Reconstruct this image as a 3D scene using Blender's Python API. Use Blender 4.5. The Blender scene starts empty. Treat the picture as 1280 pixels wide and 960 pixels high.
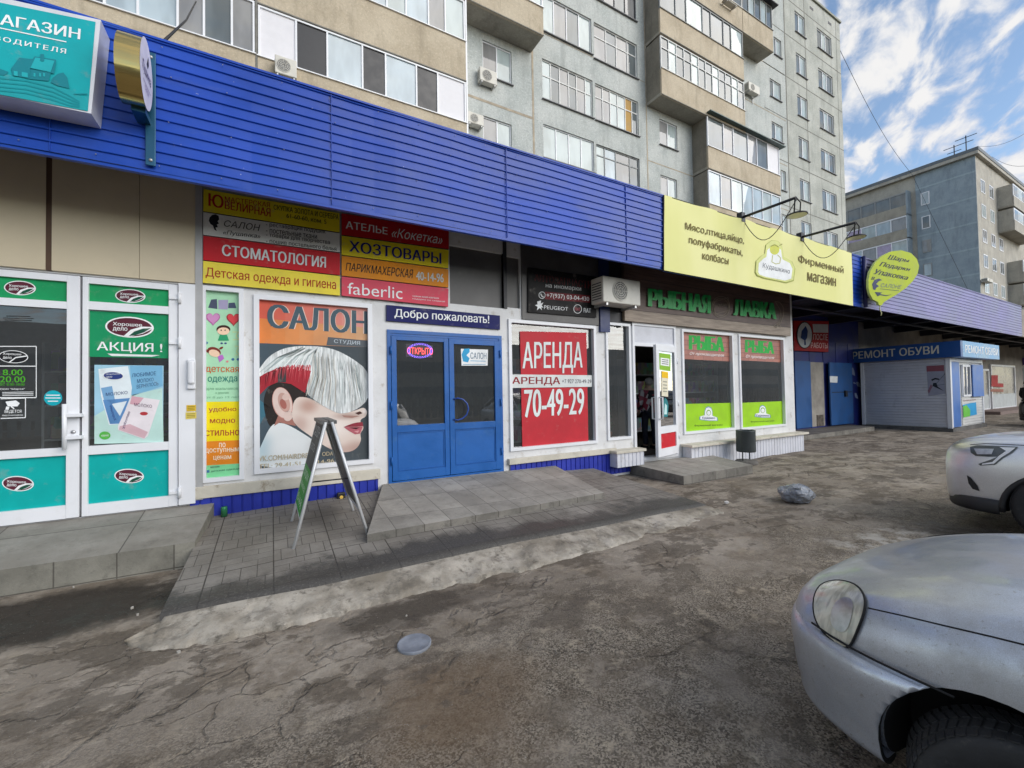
import bpy, bmesh, math, random
from mathutils import Vector, Matrix
from mathutils.bvhtree import BVHTree
random.seed(7)
R = math.radians
sc = bpy.context.scene
col = sc.collection

# ------------------------------------------------------------------ camera, sky, sun, exposure
EYE = Vector((0, 0, 1.64)); FPX = 528.88
yaw, pitch, roll = 0.514981, 0.02125959, -0.01712939
fw = Vector((math.sin(yaw)*math.cos(pitch), math.cos(yaw)*math.cos(pitch), math.sin(pitch)))
rt = fw.cross(Vector((0, 0, 1))).normalized(); up = rt.cross(fw)
rt, up = rt*math.cos(roll)+up*math.sin(roll), up*math.cos(roll)-rt*math.sin(roll)
cd = bpy.data.cameras.new('camera'); cam = bpy.data.objects.new('camera', cd); col.objects.link(cam)
cd.sensor_width = 36; cd.lens = FPX/1280*36; cd.clip_start = .05; cd.clip_end = 2000
cam.matrix_world = Matrix(((rt.x, up.x, -fw.x, EYE.x), (rt.y, up.y, -fw.y, EYE.y), (rt.z, up.z, -fw.z, EYE.z), (0, 0, 0, 1)))
sc.camera = cam

SUN_AZ, SUN_EL = R(148), R(26)
w = bpy.data.worlds.new('World'); sc.world = w; w.use_nodes = True
nt = w.node_tree; nt.nodes.clear()
def N(t, **k):
    n = nt.nodes.new(t)
    for a, v in k.items():
        setattr(n, a, v)
    return n
sky = N('ShaderNodeTexSky', sky_type='NISHITA', sun_disc=False, sun_elevation=SUN_EL, sun_rotation=SUN_AZ, altitude=100, air_density=1.0, dust_density=.25, ozone_density=1.0)
tc = N('ShaderNodeTexCoord'); sp = N('ShaderNodeSeparateXYZ'); nt.links.new(tc.outputs['Generated'], sp.inputs[0])
def wm(op, a, b=None, c=None, clamp=False):
    n = N('ShaderNodeMath', operation=op, use_clamp=clamp)
    for i, v in enumerate((a, b, c)):
        if v is None: continue
        if isinstance(v, (int, float)): n.inputs[i].default_value = v
        else: nt.links.new(v, n.inputs[i])
    return n.outputs[0]
zz = wm('MAXIMUM', sp.outputs[2], .0); zz = wm('ADD', zz, .10)
cx = wm('DIVIDE', sp.outputs[0], zz); cy = wm('DIVIDE', sp.outputs[1], zz)
# streets of small clouds: rotate, stretch
ca, sa = math.cos(R(28)), math.sin(R(28))
ux = wm('ADD', wm('MULTIPLY', cx, ca), wm('MULTIPLY', cy, sa)); uy = wm('SUBTRACT', wm('MULTIPLY', cy, ca), wm('MULTIPLY', cx, sa))
cb = N('ShaderNodeCombineXYZ'); nt.links.new(wm('MULTIPLY', ux, 1.0), cb.inputs[0]); nt.links.new(wm('MULTIPLY', uy, 2.0), cb.inputs[1])
n1 = N('ShaderNodeTexNoise'); n1.inputs['Scale'].default_value = 5.2; n1.inputs['Detail'].default_value = 7; n1.inputs['Roughness'].default_value = .56; n1.inputs['Distortion'].default_value = .35
nt.links.new(cb.outputs[0], n1.inputs['Vector'])
cb2 = N('ShaderNodeCombineXYZ'); nt.links.new(ux, cb2.inputs[0]); nt.links.new(uy, cb2.inputs[1])
n2 = N('ShaderNodeTexNoise'); n2.inputs['Scale'].default_value = .55; n2.inputs['Detail'].default_value = 3
nt.links.new(cb2.outputs[0], n2.inputs['Vector'])
n3 = N('ShaderNodeTexNoise'); n3.inputs['Scale'].default_value = 1.1; n3.inputs['Detail'].default_value = 4
nt.links.new(cb2.outputs[0], n3.inputs['Vector'])
dens = wm('ADD', n1.outputs[0], wm('MULTIPLY', wm('SUBTRACT', n2.outputs[0], .5), .55))
rmp = N('ShaderNodeMapRange', interpolation_type='SMOOTHSTEP'); nt.links.new(dens, rmp.inputs[0])
rmp.inputs[1].default_value = .40; rmp.inputs[2].default_value = .64
ccol = N('ShaderNodeMixRGB'); ccol.inputs[1].default_value = (.72, .75, .86, 1); ccol.inputs[2].default_value = (1.0, .985, .97, 1)
crm = N('ShaderNodeMapRange', interpolation_type='SMOOTHSTEP'); nt.links.new(wm('ADD', wm('MULTIPLY', n1.outputs[0], .6), wm('MULTIPLY', n3.outputs[0], .4)), crm.inputs[0])
crm.inputs[1].default_value = .42; crm.inputs[2].default_value = .58
nt.links.new(crm.outputs[0], ccol.inputs[0])
skym = N('ShaderNodeMixRGB', blend_type='MULTIPLY'); skym.inputs[0].default_value = 1
nt.links.new(sky.outputs[0], skym.inputs[1]); skym.inputs[2].default_value = (1.05, 1.04, 1.03, 1)
bg1 = N('ShaderNodeBackground'); bg1.inputs[1].default_value = .11; nt.links.new(skym.outputs[0], bg1.inputs[0])
bg2 = N('ShaderNodeBackground'); bg2.inputs[1].default_value = .52; nt.links.new(ccol.outputs[0], bg2.inputs[0])
mx = N('ShaderNodeMixShader'); nt.links.new(wm('MULTIPLY', rmp.outputs[0], .96), mx.inputs[0]); nt.links.new(bg1.outputs[0], mx.inputs[1]); nt.links.new(bg2.outputs[0], mx.inputs[2])
wo = N('ShaderNodeOutputWorld'); nt.links.new(mx.outputs[0], wo.inputs[0])
sl = bpy.data.lights.new('sun', 'SUN'); so = bpy.data.objects.new('sun', sl); col.objects.link(so)
sl.energy = 1.4; sl.angle = R(50); sl.color = (1, .95, .88)
sd = Vector((math.sin(SUN_AZ)*math.cos(SUN_EL), math.cos(SUN_AZ)*math.cos(SUN_EL), math.sin(SUN_EL)))
so.rotation_euler = (-sd).to_track_quat('-Z', 'Y').to_euler(); so.location = (0, -10, 40)
sc.view_settings.view_transform = 'Standard'; sc.view_settings.look = 'None'
sc.view_settings.exposure = 0.85; sc.view_settings.gamma = 1; sc.view_settings.use_curve_mapping = False
sc.render.engine = 'CYCLES'
sc.cycles.use_denoising = True; sc.cycles.max_bounces = 6; sc.cycles.transparent_max_bounces = 10
sc.cycles.caustics_reflective = False; sc.cycles.caustics_refractive = False

# ------------------------------------------------------------------ pixel -> point on a world plane (measuring the photograph)
def ray(x, y): return fw + rt*((x-640)/FPX) - up*((y-480)/FPX)
def PY(x, y, Y):
    d = ray(x, y); return EYE + d*(Y/d.y)
def PX(x, y, X):
    d = ray(x, y); return EYE + d*(X/d.x)
def PZ(x, y, Z):
    d = ray(x, y); return EYE + d*((Z-EYE.z)/d.z)
def XZ(tl, br, Y):
    a = PY(*tl, Y); b = PY(*br, Y); return a.x, b.x, b.z, a.z      # X0 X1 Z0 Z1
def rect4(tl, tr, br, bl, Y):
    a, b, c, d = [PY(*p, Y) for p in (tl, tr, br, bl)]
    return (a.x+d.x)/2, (b.x+c.x)/2, (c.z+d.z)/2, (a.z+b.z)/2

# ------------------------------------------------------------------ materials
MATS = {}
def lin(h):
    h = h.lstrip('#'); o = []
    for i in (0, 2, 4):
        c = int(h[i:i+2], 16)/255; o.append(c/12.92 if c <= .04045 else ((c+.055)/1.055)**2.4)
    return tuple(o)
class NB:
    def __init__(s, name):
        s.m = bpy.data.materials.new(name); s.m.use_nodes = True; s.t = s.m.node_tree; s.t.nodes.clear()
        s.out = s.t.nodes.new('ShaderNodeOutputMaterial'); s.geo = None
    def n(s, t, ins=None, **k):
        n = s.t.nodes.new(t)
        for a, v in k.items(): setattr(n, a, v)
        for a, v in (ins or {}).items(): s.put(n, a, v)
        return n
    def put(s, n, a, v):
        if isinstance(v, bpy.types.NodeSocket): s.t.links.new(v, n.inputs[a])
        else:
            if isinstance(v, tuple) and len(v) == 3 and n.inputs[a].type == 'RGBA': v = (*v, 1)
            n.inputs[a].default_value = v
    def pos(s):
        if not s.geo: s.geo = s.n('ShaderNodeNewGeometry')
        return s.geo.outputs['Position']
    def mapv(s, scale=(1, 1, 1), loc=(0, 0, 0), rot=(0, 0, 0), v=None):
        return s.n('ShaderNodeMapping', {'Vector': v or s.pos(), 'Scale': scale, 'Location': loc, 'Rotation': rot}).outputs[0]
    def noise(s, scale, detail=4, rough=.55, v=None, dist=0):
        return s.n('ShaderNodeTexNoise', {'Vector': v or s.pos(), 'Scale': scale, 'Detail': detail, 'Roughness': rough, 'Distortion': dist}).outputs[0]
    def rng(s, x, a, b, c=0., d=1.):
        return s.n('ShaderNodeMapRange', {0: x, 1: a, 2: b, 3: c, 4: d}, interpolation_type='SMOOTHSTEP').outputs[0]
    def math(s, op, a, b=0., clamp=False): return s.n('ShaderNodeMath', {0: a, 1: b}, operation=op, use_clamp=clamp).outputs[0]
    def mix(s, f, a, b, blend='MIX'): return s.n('ShaderNodeMixRGB', {0: f, 1: a, 2: b}, blend_type=blend).outputs[0]
    def bump(s, h, strength=.4, dist=.01): return s.n('ShaderNodeBump', {'Height': h, 'Strength': strength, 'Distance': dist}).outputs[0]
    def bsdf(s, **k):
        b = s.n('ShaderNodeBsdfPrincipled')
        for a, v in k.items(): s.put(b, a.replace('_', ' '), v)
        s.t.links.new(b.outputs[0], s.out.inputs[0]); return b
def mat(name, c, rough=.6, metal=0., var=.12, scale=3., bump=0., bscale=30., dirt=0., dirtc=(.09, .075, .06), coat=0., spec=.5, streak=False):
    if name in MATS: return MATS[name]
    if isinstance(c, str): c = lin(c)
    b = NB(name)
    v = b.mapv((1, 1, .15)) if streak else None
    f = b.rng(b.noise(scale, 6, .6, v), .3, .7)
    lo = tuple(x*(1-var) for x in c); hi = tuple(min(1, x*(1+var)) for x in c)
    cc = b.mix(f, lo, hi)
    if dirt:
        d = b.rng(b.noise(scale*2.3, 8, .68, v), .56, .72, 0, dirt); cc = b.mix(d, cc, dirtc)
    k = dict(Base_Color=cc, Roughness=b.rng(f, 0, 1, max(.02, rough-.06), min(1, rough+.06)), Metallic=metal, Coat_Weight=coat, Specular_IOR_Level=spec)
    if bump: k['Normal'] = b.bump(b.noise(bscale, 5, .6), bump, .01)
    b.bsdf(**k); MATS[name] = b.m; return b.m
def C(h, rough=.6): return mat('print_'+h.lstrip('#'), h, rough, 0, .08, 3., dirt=.28, dirtc=(.34, .31, .27), spec=.25)
def glass(name, tint=(.82, .87, .86), refl=1.0, body=None, bodyf=0., rough=.008):
    if name in MATS: return MATS[name]
    b = NB(name)
    fr = b.n('ShaderNodeFresnel', {'IOR': 1.55, 'Normal': b.bump(b.noise(1.3, 2), .05, .02)}).outputs[0]
    fr = b.math('MULTIPLY', fr, refl, True)
    base = b.n('ShaderNodeBsdfTransparent', {0: (*tint, 1)}).outputs[0]
    if body:
        d = b.n('ShaderNodeBsdfDiffuse', {0: b.mix(b.rng(b.noise(1.7, 3, .5, b.mapv((1, 1, .35))), .35, .65), tuple(x*.75 for x in body), body)}).outputs[0]
        base = b.n('ShaderNodeMixShader', {0: bodyf, 1: base, 2: d}).outputs[0]
    g = b.n('ShaderNodeBsdfGlossy', {'Color': (1, 1, 1, 1), 'Roughness': rough, 'Normal': b.bump(b.noise(.9, 2), .04, .03)}).outputs[0]
    s = b.n('ShaderNodeMixShader', {0: fr, 1: base, 2: g}).outputs[0]
    b.t.links.new(s, b.out.inputs[0]); MATS[name] = b.m; return b.m

# ------------------------------------------------------------------ mesh builder
ORG = {}
class MB:
    def __init__(s): s.bm = bmesh.new(); s.mats = []
    def mi(s, m):
        if m not in s.mats: s.mats.append(m)
        return s.mats.index(m)
    def face(s, pts, m, smooth=False):
        try: f = s.bm.faces.new([s.bm.verts.new(p) for p in pts])
        except ValueError: return
        f.material_index = s.mi(m); f.smooth = smooth; return f
    def grid(s, rows, m, closed=False, smooth=True, cap=False):
        vs = [[s.bm.verts.new(p) for p in r] for r in rows]; k = s.mi(m); n = len(vs[0])
        for i in range(len(vs)-1):
            for j in range(n if closed else n-1):
                a, b, c, d = vs[i][j], vs[i][(j+1) % n], vs[i+1][(j+1) % n], vs[i+1][j]
                f = s.bm.faces.new((a, b, c, d)); f.material_index = k; f.smooth = smooth
        if cap:
            for r in (vs[0][::-1], vs[-1]):
                f = s.bm.faces.new(r); f.material_index = k
    def box(s, x0, x1, y0, y1, z0, z1, m, bev=0):
        if x0 > x1: x0, x1 = x1, x0
        if y0 > y1: y0, y1 = y1, y0
        if z0 > z1: z0, z1 = z1, z0
        k = s.mi(m)
        v = [s.bm.verts.new((x, y, z)) for z in (z0, z1) for x, y in ((x0, y0), (x1, y0), (x1, y1), (x0, y1))]
        fs = [s.bm.faces.new([v[i] for i in q]) for q in ((3, 2, 1, 0), (4, 5, 6, 7), (0, 1, 5, 4), (1, 2, 6, 5), (2, 3, 7, 6), (3, 0, 4, 7))]
        for f in fs: f.material_index = k
        if bev:
            es = {e for f in fs for e in f.edges}
            r = bmesh.ops.bevel(s.bm, geom=list(es), offset=bev, segments=2, affect='EDGES', profile=.5, material=k)
    def prism(s, pts, d, m, cap_m=None):
        """closed polygon pts extruded by vector d"""
        d = Vector(d); a = [s.bm.verts.new(p) for p in pts]; b = [s.bm.verts.new(Vector(p)+d) for p in pts]; n = len(a); k = s.mi(m); kc = s.mi(cap_m or m)
        for i in range(n):
            f = s.bm.faces.new((a[i], a[(i+1) % n], b[(i+1) % n], b[i])); f.material_index = k
        for r in (a[::-1], b):
            f = s.bm.faces.new(r); f.material_index = kc
    def tube(s, pts, r, m, seg=8, cap=True):
        pts = [Vector(p) for p in pts]; rows = []; last = None
        for i, p in enumerate(pts):
            t = (pts[min(i+1, len(pts)-1)]-pts[max(i-1, 0)]).normalized()
            a = last if last is not None else (Vector((0, 0, 1)) if abs(t.z) < .9 else Vector((1, 0, 0)))
            u = (a - t*a.dot(t)).normalized(); v = t.cross(u); last = u
            rr = r[i] if isinstance(r, (list, tuple)) else r
            rows.append([p+u*math.cos(2*math.pi*j/seg)*rr+v*math.sin(2*math.pi*j/seg)*rr for j in range(seg)])
        s.grid(rows, m, True, True, cap)
    def lathe(s, prof, org, m, ax=(0, 0, 1), seg=24):
        ax = Vector(ax).normalized(); u = (Vector((1, 0, 0)) if abs(ax.x) < .9 else Vector((0, 0, 1))); u = (u-ax*u.dot(ax)).normalized(); v = ax.cross(u); org = Vector(org)
        s.grid([[org+ax*h+(u*math.cos(2*math.pi*j/seg)+v*math.sin(2*math.pi*j/seg))*max(r, 1e-4) for j in range(seg)] for r, h in prof], m, True, True)
    def addmesh(s, me, m, M=None, smooth=True):
        k = s.mi(m); vs = [s.bm.verts.new(M @ v.co if M else v.co) for v in me.vertices]
        for p in me.polygons:
            try: f = s.bm.faces.new([vs[i] for i in p.vertices]); f.material_index = k; f.smooth = smooth
            except ValueError: pass
    def build(s, name, parent=None, label=None, cat=None, group=None, kind=None, recalc=True, origin=None):
        if recalc: bmesh.ops.recalc_face_normals(s.bm, faces=s.bm.faces)
        me = bpy.data.meshes.new(name); o = bpy.data.objects.new(name, me); col.objects.link(o)
        if parent is None:
            if origin is None and s.bm.verts:
                xs = [v.co for v in s.bm.verts]; lo = [min(c[i] for c in xs) for i in range(3)]; hi = [max(c[i] for c in xs) for i in range(3)]
                origin = Vector(((lo[0]+hi[0])/2, (lo[1]+hi[1])/2, lo[2]))
            origin = Vector(origin or (0, 0, 0)); o.location = origin; ORG[o] = origin
        else:
            o.parent = parent; ORG[o] = ORG[parent]
        bmesh.ops.translate(s.bm, verts=s.bm.verts, vec=-ORG[o])
        s.bm.to_mesh(me); s.bm.free()
        for m in s.mats: me.materials.append(m)
        return tag(o, label, cat, group, kind)
def tag(o, label=None, cat=None, group=None, kind=None):
    if label: o['label'] = label
    if cat: o['category'] = cat
    if group: o['group'] = group
    if kind: o['kind'] = kind
    return o
def thing(name, label, cat, loc=(0, 0, 0), group=None):
    o = bpy.data.objects.new(name, None); col.objects.link(o); o.empty_display_size = .1
    o.location = loc; ORG[o] = Vector(loc); return tag(o, label, cat, group)
def copy_tree(o, parent=None):
    c = o.copy(); col.objects.link(c)
    if parent: c.parent = parent
    for ch in [x for x in list(col.objects) if x.parent == o]: copy_tree(ch, c)
    return c

# lettering: text turned into flat mesh faces, fitted to a rectangle of a plane
_cu = bpy.data.curves.new('lettering_source', 'FONT'); _to = bpy.data.objects.new('lettering_source', _cu); col.objects.link(_to)
_TC = {}; _OC = {}
def outline_edges(s, shear, space):
    k = (s, shear, space)
    if k not in _OC:
        _cu.body = s; _cu.shear = shear; _cu.space_character = space; _cu.resolution_u = 4; _cu.fill_mode = 'NONE'; _cu.size = 1
        _cu.update_tag(); dg = bpy.context.evaluated_depsgraph_get(); dg.update(); ev = _to.evaluated_get(dg); me = ev.to_mesh()
        vs = [(v.co.x, v.co.y) for v in me.vertices]; nb = {}
        for e in me.edges:
            for p, q in (e.vertices, reversed(e.vertices)): nb.setdefault(p, set()).add(q)
        ev.to_mesh_clear(); seen = set(); E = []
        for i in range(len(vs)):
            if i in seen: continue
            st = [i]; comp = set()
            while st:
                j = st.pop()
                if j in comp: continue
                comp.add(j); st += nb.get(j, ())
            seen |= comp; c = sorted(comp)
            if len(c) > 2: E += [(vs[c[t]], vs[c[(t+1) % len(c)]]) for t in range(len(c))]
        _OC[k] = E
    return _OC[k]
def glyphs(s, bold=0., shear=0., space=1.):
    """letter shapes cut into thin level strips (non-zero winding), so overlapping font contours never double up"""
    k = (s, bold, shear, space)
    if k not in _TC:
        E = outline_edges(s, shear, space); ys = [p[1] for e in E for p in e]; y0, y1 = min(ys), max(ys); n = 26
        lv = [y0+(y1-y0)*i/n for i in range(n+1)]
        hz = {}
        for p, q in E:
            if abs(p[1]-q[1]) < .004 and abs(p[0]-q[0]) > .04: hz[round(p[1], 3)] = p[1]
        for y in hz.values():
            j = min(range(len(lv)), key=lambda t: abs(lv[t]-y))
            if abs(lv[j]-y) < (y1-y0)*.012 and 0 < j < len(lv)-1: lv[j] = y
            elif y0 < y < y1: lv.append(y)
        lv = sorted(set(lv)); V = []; Fc = []
        for ya, yb in zip(lv, lv[1:]):
            ym = (ya+yb)/2; cr = []
            for p, q in E:
                if (p[1] <= ym) != (q[1] <= ym):
                    f = lambda y: p[0]+(q[0]-p[0])*max(0, min(1, (y-p[1])/(q[1]-p[1])))
                    cr.append((f(ym), f(ya), f(yb), 1 if q[1] > p[1] else -1))
            cr.sort(); wn = 0; sp_ = []
            for x, xa, xb, d in cr:
                if wn == 0: a_ = (xa, xb)
                wn += d
                if wn == 0: sp_.append([a_[0]-bold*.4, a_[1]-bold*.4, xa+bold*.4, xb+bold*.4])
            mg = []
            for t in sp_:
                if mg and t[0] < mg[-1][2] and t[1] < mg[-1][3]: mg[-1][2] = max(mg[-1][2], t[2]); mg[-1][3] = max(mg[-1][3], t[3])
                else: mg.append(t)
            for xa, xb, xc, xd in mg:
                i = len(V); V += [(xa, ya), (max(xc, xa), ya), (max(xd, xb), yb), (xb, yb)]; Fc.append((i, i+1, i+2, i+3))
        x0 = min(v[0] for v in V); x1 = max(v[0] for v in V)
        _TC[k] = ([((x-x0)/(x1-x0), (y-y0)/(y1-y0)) for x, y in V], Fc)
    return _TC[k]
class Flat:
    """things drawn on a plane Y = const (or another plane through P) in photograph pixels: print on a real flat surface"""
    def __init__(s, Y, proj=None, n=(0, -1, 0), step=.0016):
        s.mb = MB(); s.Y = Y; s.p = proj or (lambda x, y: PY(x, y, Y)); s.n = Vector(n); s.L = 1; s.step = step
    def lay(s, l): return s.n*(s.step*l)
    def poly(s, pts, m, l=1, crop=None, sm=0):
        for _ in range(sm): pts = [q for i in range(len(pts)) for q in ((pts[i][0]*.75+pts[(i+1) % len(pts)][0]*.25, pts[i][1]*.75+pts[(i+1) % len(pts)][1]*.25), (pts[i][0]*.25+pts[(i+1) % len(pts)][0]*.75, pts[i][1]*.25+pts[(i+1) % len(pts)][1]*.75))]
        if crop: pts = [(crop[0]+x/crop[2], crop[1]+y/crop[2]) for x, y in pts]
        P = [s.p(*q)+s.lay(l) for q in pts]
        if len(P) <= 4: s.mb.face(P, m); return
        vs = [s.mb.bm.verts.new(p) for p in P]
        es = [s.mb.bm.edges.new((vs[i], vs[(i+1) % len(vs)])) for i in range(len(vs))]
        r = bmesh.ops.triangle_fill(s.mb.bm, use_beauty=True, edges=es, normal=s.n)
        k = s.mb.mi(m)
        for g in r['geom']:
            if isinstance(g, bmesh.types.BMFace): g.material_index = k
    def ell(s, cx, cy, rx, ry, m, l=1, rot=0., n=28, crop=None):
        if crop: cx = crop[0]+cx/crop[2]; cy = crop[1]+cy/crop[2]; rx /= crop[2]; ry /= crop[2]
        c, q = math.cos(rot), math.sin(rot)
        P = [s.p(cx+rx*math.cos(a)*c-ry*math.sin(a)*q, cy+rx*math.cos(a)*q+ry*math.sin(a)*c)+s.lay(l) for a in [2*math.pi*i/n for i in range(n)]]
        s.mb.face(P, m)
    def line(s, pts, wpx, m, l=1, crop=None):
        if crop: pts = [(crop[0]+x/crop[2], crop[1]+y/crop[2]) for x, y in pts]; wpx /= crop[2]
        for a, b in zip(pts, pts[1:]):
            dx, dy = b[0]-a[0], b[1]-a[1]; d = math.hypot(dx, dy) or 1; nx, ny = -dy/d*wpx/2, dx/d*wpx/2
            s.poly([(a[0]+nx, a[1]+ny), (b[0]+nx, b[1]+ny), (b[0]-nx, b[1]-ny), (a[0]-nx, a[1]-ny)], m, l)
    def text(s, t, q, m, l=2, bold=.0, shear=0., space=1., outline=None, crop=None, ow=.03):
        """q = four pixel corners: bottom-left, bottom-right, top-right, top-left"""
        if crop: q = [(crop[0]+x/crop[2], crop[1]+y/crop[2]) for x, y in q]
        if outline: s.text(t, q, outline, l, bold+ow, shear, space); l += 1
        bl, br, tr, tl = [s.p(*c) for c in q]
        vs, fs = glyphs(t, bold, shear, space); k = s.mb.mi(m); o = s.lay(l)
        V = [s.mb.bm.verts.new(bl*(1-u)*(1-v)+br*u*(1-v)+tr*u*v+tl*(1-u)*v+o) for u, v in vs]
        for f in fs:
            try: g = s.mb.bm.faces.new([V[i] for i in f]); g.material_index = k
            except ValueError: pass
    def build(s, *a, **k): return s.mb.build(*a, recalc=False, **k)
def Q(xl, yb, xr, slope, h):
    """parallelogram for one line of text: left bottom (xl,yb), right x, slope dy/dx of the line, height h"""
    dy = (xr-xl)*slope; return [(xl, yb), (xr, yb+dy), (xr, yb+dy-h), (xl, yb-h)]
def plate(name, q, Y, t, m, label, cat, edge=None, group=None, parent=None):
    """flat board with the four pixel corners q (tl,tr,br,bl) on plane Y, thickness t behind"""
    mb = MB(); P = [PY(*c, Y) for c in q]; mb.prism([P[3], P[2], P[1], P[0]], (0, t, 0), edge or m, m)
    return mb.build(name, parent, label, cat, group)
def wall_holes(mb, X0, X1, Z0, Z1, Y, holes, m, reveal=.12, rm=None):
    xs = sorted({X0, X1, *[min(max(v, X0), X1) for h in holes for v in h[:2]]}); zs = sorted({Z0, Z1, *[min(max(v, Z0), Z1) for h in holes for v in h[2:]]})
    k = mb.mi(m); vc = {}
    def V(i, j):
        if (i, j) not in vc: vc[i, j] = mb.bm.verts.new((xs[i], Y, zs[j]))
        return vc[i, j]
    for i in range(len(xs)-1):
        for j in range(len(zs)-1):
            cx, cz = (xs[i]+xs[i+1])/2, (zs[j]+zs[j+1])/2
            if any(h[0] < cx < h[1] and h[2] < cz < h[3] for h in holes): continue
            f = mb.bm.faces.new((V(i, j), V(i+1, j), V(i+1, j+1), V(i, j+1))); f.material_index = k
    for x0, x1, z0, z1 in holes:
        for a, b in (((x0, z0), (x1, z0)), ((x1, z0), (x1, z1)), ((x1, z1), (x0, z1)), ((x0, z1), (x0, z0))):
            mb.face([(a[0], Y, a[1]), (b[0], Y, b[1]), (b[0], Y+reveal, b[1]), (a[0], Y+reveal, a[1])], rm or m)
def frame(mb, x0, x1, z0, z1, y0, y1, wd, m):
    mb.box(x0, x1, y0, y1, z1-wd, z1, m); mb.box(x0, x1, y0, y1, z0, z0+wd, m)
    mb.box(x0, x0+wd, y0, y1, z0+wd, z1-wd, m); mb.box(x1-wd, x1, y0, y1, z0+wd, z1-wd, m)

# ------------------------------------------------------------------ ground materials
def asphalt():
    b = NB('asphalt'); P = b.pos()
    sx = b.n('ShaderNodeSeparateXYZ', {0: P}); X, Y = sx.outputs[0], sx.outputs[1]
    big = b.noise(.55, 5, .6); mid = b.noise(2.2, 8, .7); fine = b.noise(38, 4, .7); grit = b.noise(140, 2, .6)
    warp = b.n('ShaderNodeVectorMath', {0: P, 1: b.n('ShaderNodeVectorMath', {0: b.n('ShaderNodeTexNoise', {'Vector': P, 'Scale': 2.6, 'Detail': 5}).outputs[1], 1: (.55, .55, .55)}, operation='MULTIPLY').outputs[0]}, operation='ADD').outputs[0]
    vor = b.n('ShaderNodeTexVoronoi', {'Vector': b.mapv((.62, 1.25, 1), v=warp), 'Scale': 1.0}, feature='DISTANCE_TO_EDGE').outputs[0]
    vor2 = b.n('ShaderNodeTexVoronoi', {'Vector': b.mapv((2.2, 3.4, 1), v=warp), 'Scale': 1.0}, feature='DISTANCE_TO_EDGE').outputs[0]
    cr1 = b.math('MULTIPLY', b.rng(vor, .002, .024, 1, 0), b.rng(b.noise(.9, 5, .65), .46, .60))
    cr2 = b.math('MULTIPLY', b.rng(vor2, .004, .03, 1, 0), b.rng(b.noise(.7, 4, .6, b.mapv(loc=(5, 3, 0))), .50, .60))
    crack = b.math('MULTIPLY', b.math('MAXIMUM', cr1, b.math('MULTIPLY', cr2, .8)), b.rng(b.noise(14, 4, .7), .36, .56))
    c = b.mix(b.rng(big, .35, .65), (.20, .176, .152), (.30, .272, .240))
    c = b.mix(b.rng(b.noise(.95, 9, .74, b.mapv((1, 1.3, 1), (2, 5, 0))), .50, .55, 0, .6), c, (.36, .325, .285))
    c = b.mix(b.rng(mid, .44, .62, 0, .75), c, (.125, .100, .076))
    # pale scuffs, sandy crumbs
    c = b.mix(b.rng(b.noise(3.4, 9, .76, b.mapv((1, 1.7, 1), (3, 1, 0))), .52, .68, 0, .6), c, (.36, .315, .25))
    c = b.mix(b.rng(b.noise(1.3, 8, .74, b.mapv((1, 1.5, 1), (8, 3, 0))), .515, .56, 0, .72), c, (.075, .062, .050))
    damp = b.rng(b.math('ADD', b.noise(.62, 8, .72, b.mapv((1, 1.9, 1), (1, 9, 0))), b.math('MULTIPLY', b.math('SUBTRACT', mid, .5), .25)), .545, .575, 0, .8)
    near = b.rng(b.math('ADD', Y, b.math('MULTIPLY', b.math('SUBTRACT', big, .5), 2.2)), 2.0, 3.1, 1, 0)      # worn coarse surface nearer the road
    agg = b.n('ShaderNodeTexVoronoi', {'Vector': P, 'Scale': 125.}).outputs[1]
    aggv = b.n('ShaderNodeSeparateXYZ', {0: agg}).outputs[0]
    coarse = b.mix(b.rng(aggv, .1, .95), (.050, .042, .034), (.32, .285, .24))
    coarse = b.mix(b.rng(b.noise(3.2, 8, .72, b.mapv(loc=(9, 2, 0))), .46, .63, 0, .7), coarse, (.085, .066, .048))
    coarse = b.mix(b.rng(b.noise(6.5, 8, .75, b.mapv(loc=(1, 7, 0))), .53, .66, 0, .7), coarse, (.44, .39, .31))
    c = b.mix(b.math('MULTIPLY', near, b.rng(b.noise(1.9, 7, .72, b.mapv(loc=(6, 6, 0))), .36, .56, .35, .95)), c, coarse)
    def blot(x, y, rx, ry, col_, amt, soft=.5, ns=.55):
        dx = b.math('DIVIDE', b.math('SUBTRACT', X, x), rx); dy = b.math('DIVIDE', b.math('SUBTRACT', Y, y), ry)
        d = b.math('SQRT', b.math('ADD', b.math('MULTIPLY', dx, dx), b.math('MULTIPLY', dy, dy)))
        d = b.math('ADD', d, b.math('MULTIPLY', b.math('SUBTRACT', b.noise(2.4, 7, .7), .5), ns*2.6))
        return b.rng(d, 1-soft, 1+soft*.3, amt, 0)
    c = b.mix(blot(.85, 2.15, .55, .5, None, .7, .7), c, (.125, .082, .048))                                    # rusty gravel by the lid
    wet = b.math('MAXIMUM', blot(-1.75, 4.62, 1.25, .55, None, .96, .3, .35), blot(6.6, 1.5, .55, .65, None, .8, .4))
    wet = b.math('MAXIMUM', wet, blot(1.0, 3.25, .9, .22, None, .5, .5))
    c = b.mix(b.math('MULTIPLY', damp, .75), c, (.072, .060, .050))
    c = b.mix(wet, c, (.030, .024, .019))
    c = b.mix(b.math('MULTIPLY', blot(5.7, 1.85, 1.0, .55, None, 1., .6, .6), b.rng(b.noise(4.5, 8, .75), .42, .58, 0, .9)), c, (.46, .45, .43))                                     # dried slush between the cars
    c = b.mix(b.math('MULTIPLY', crack, b.rng(mid, .35, .6, .05, .6)), c, (.032, .026, .020))
    dry = b.math('SUBTRACT', 1., wet)
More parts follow.
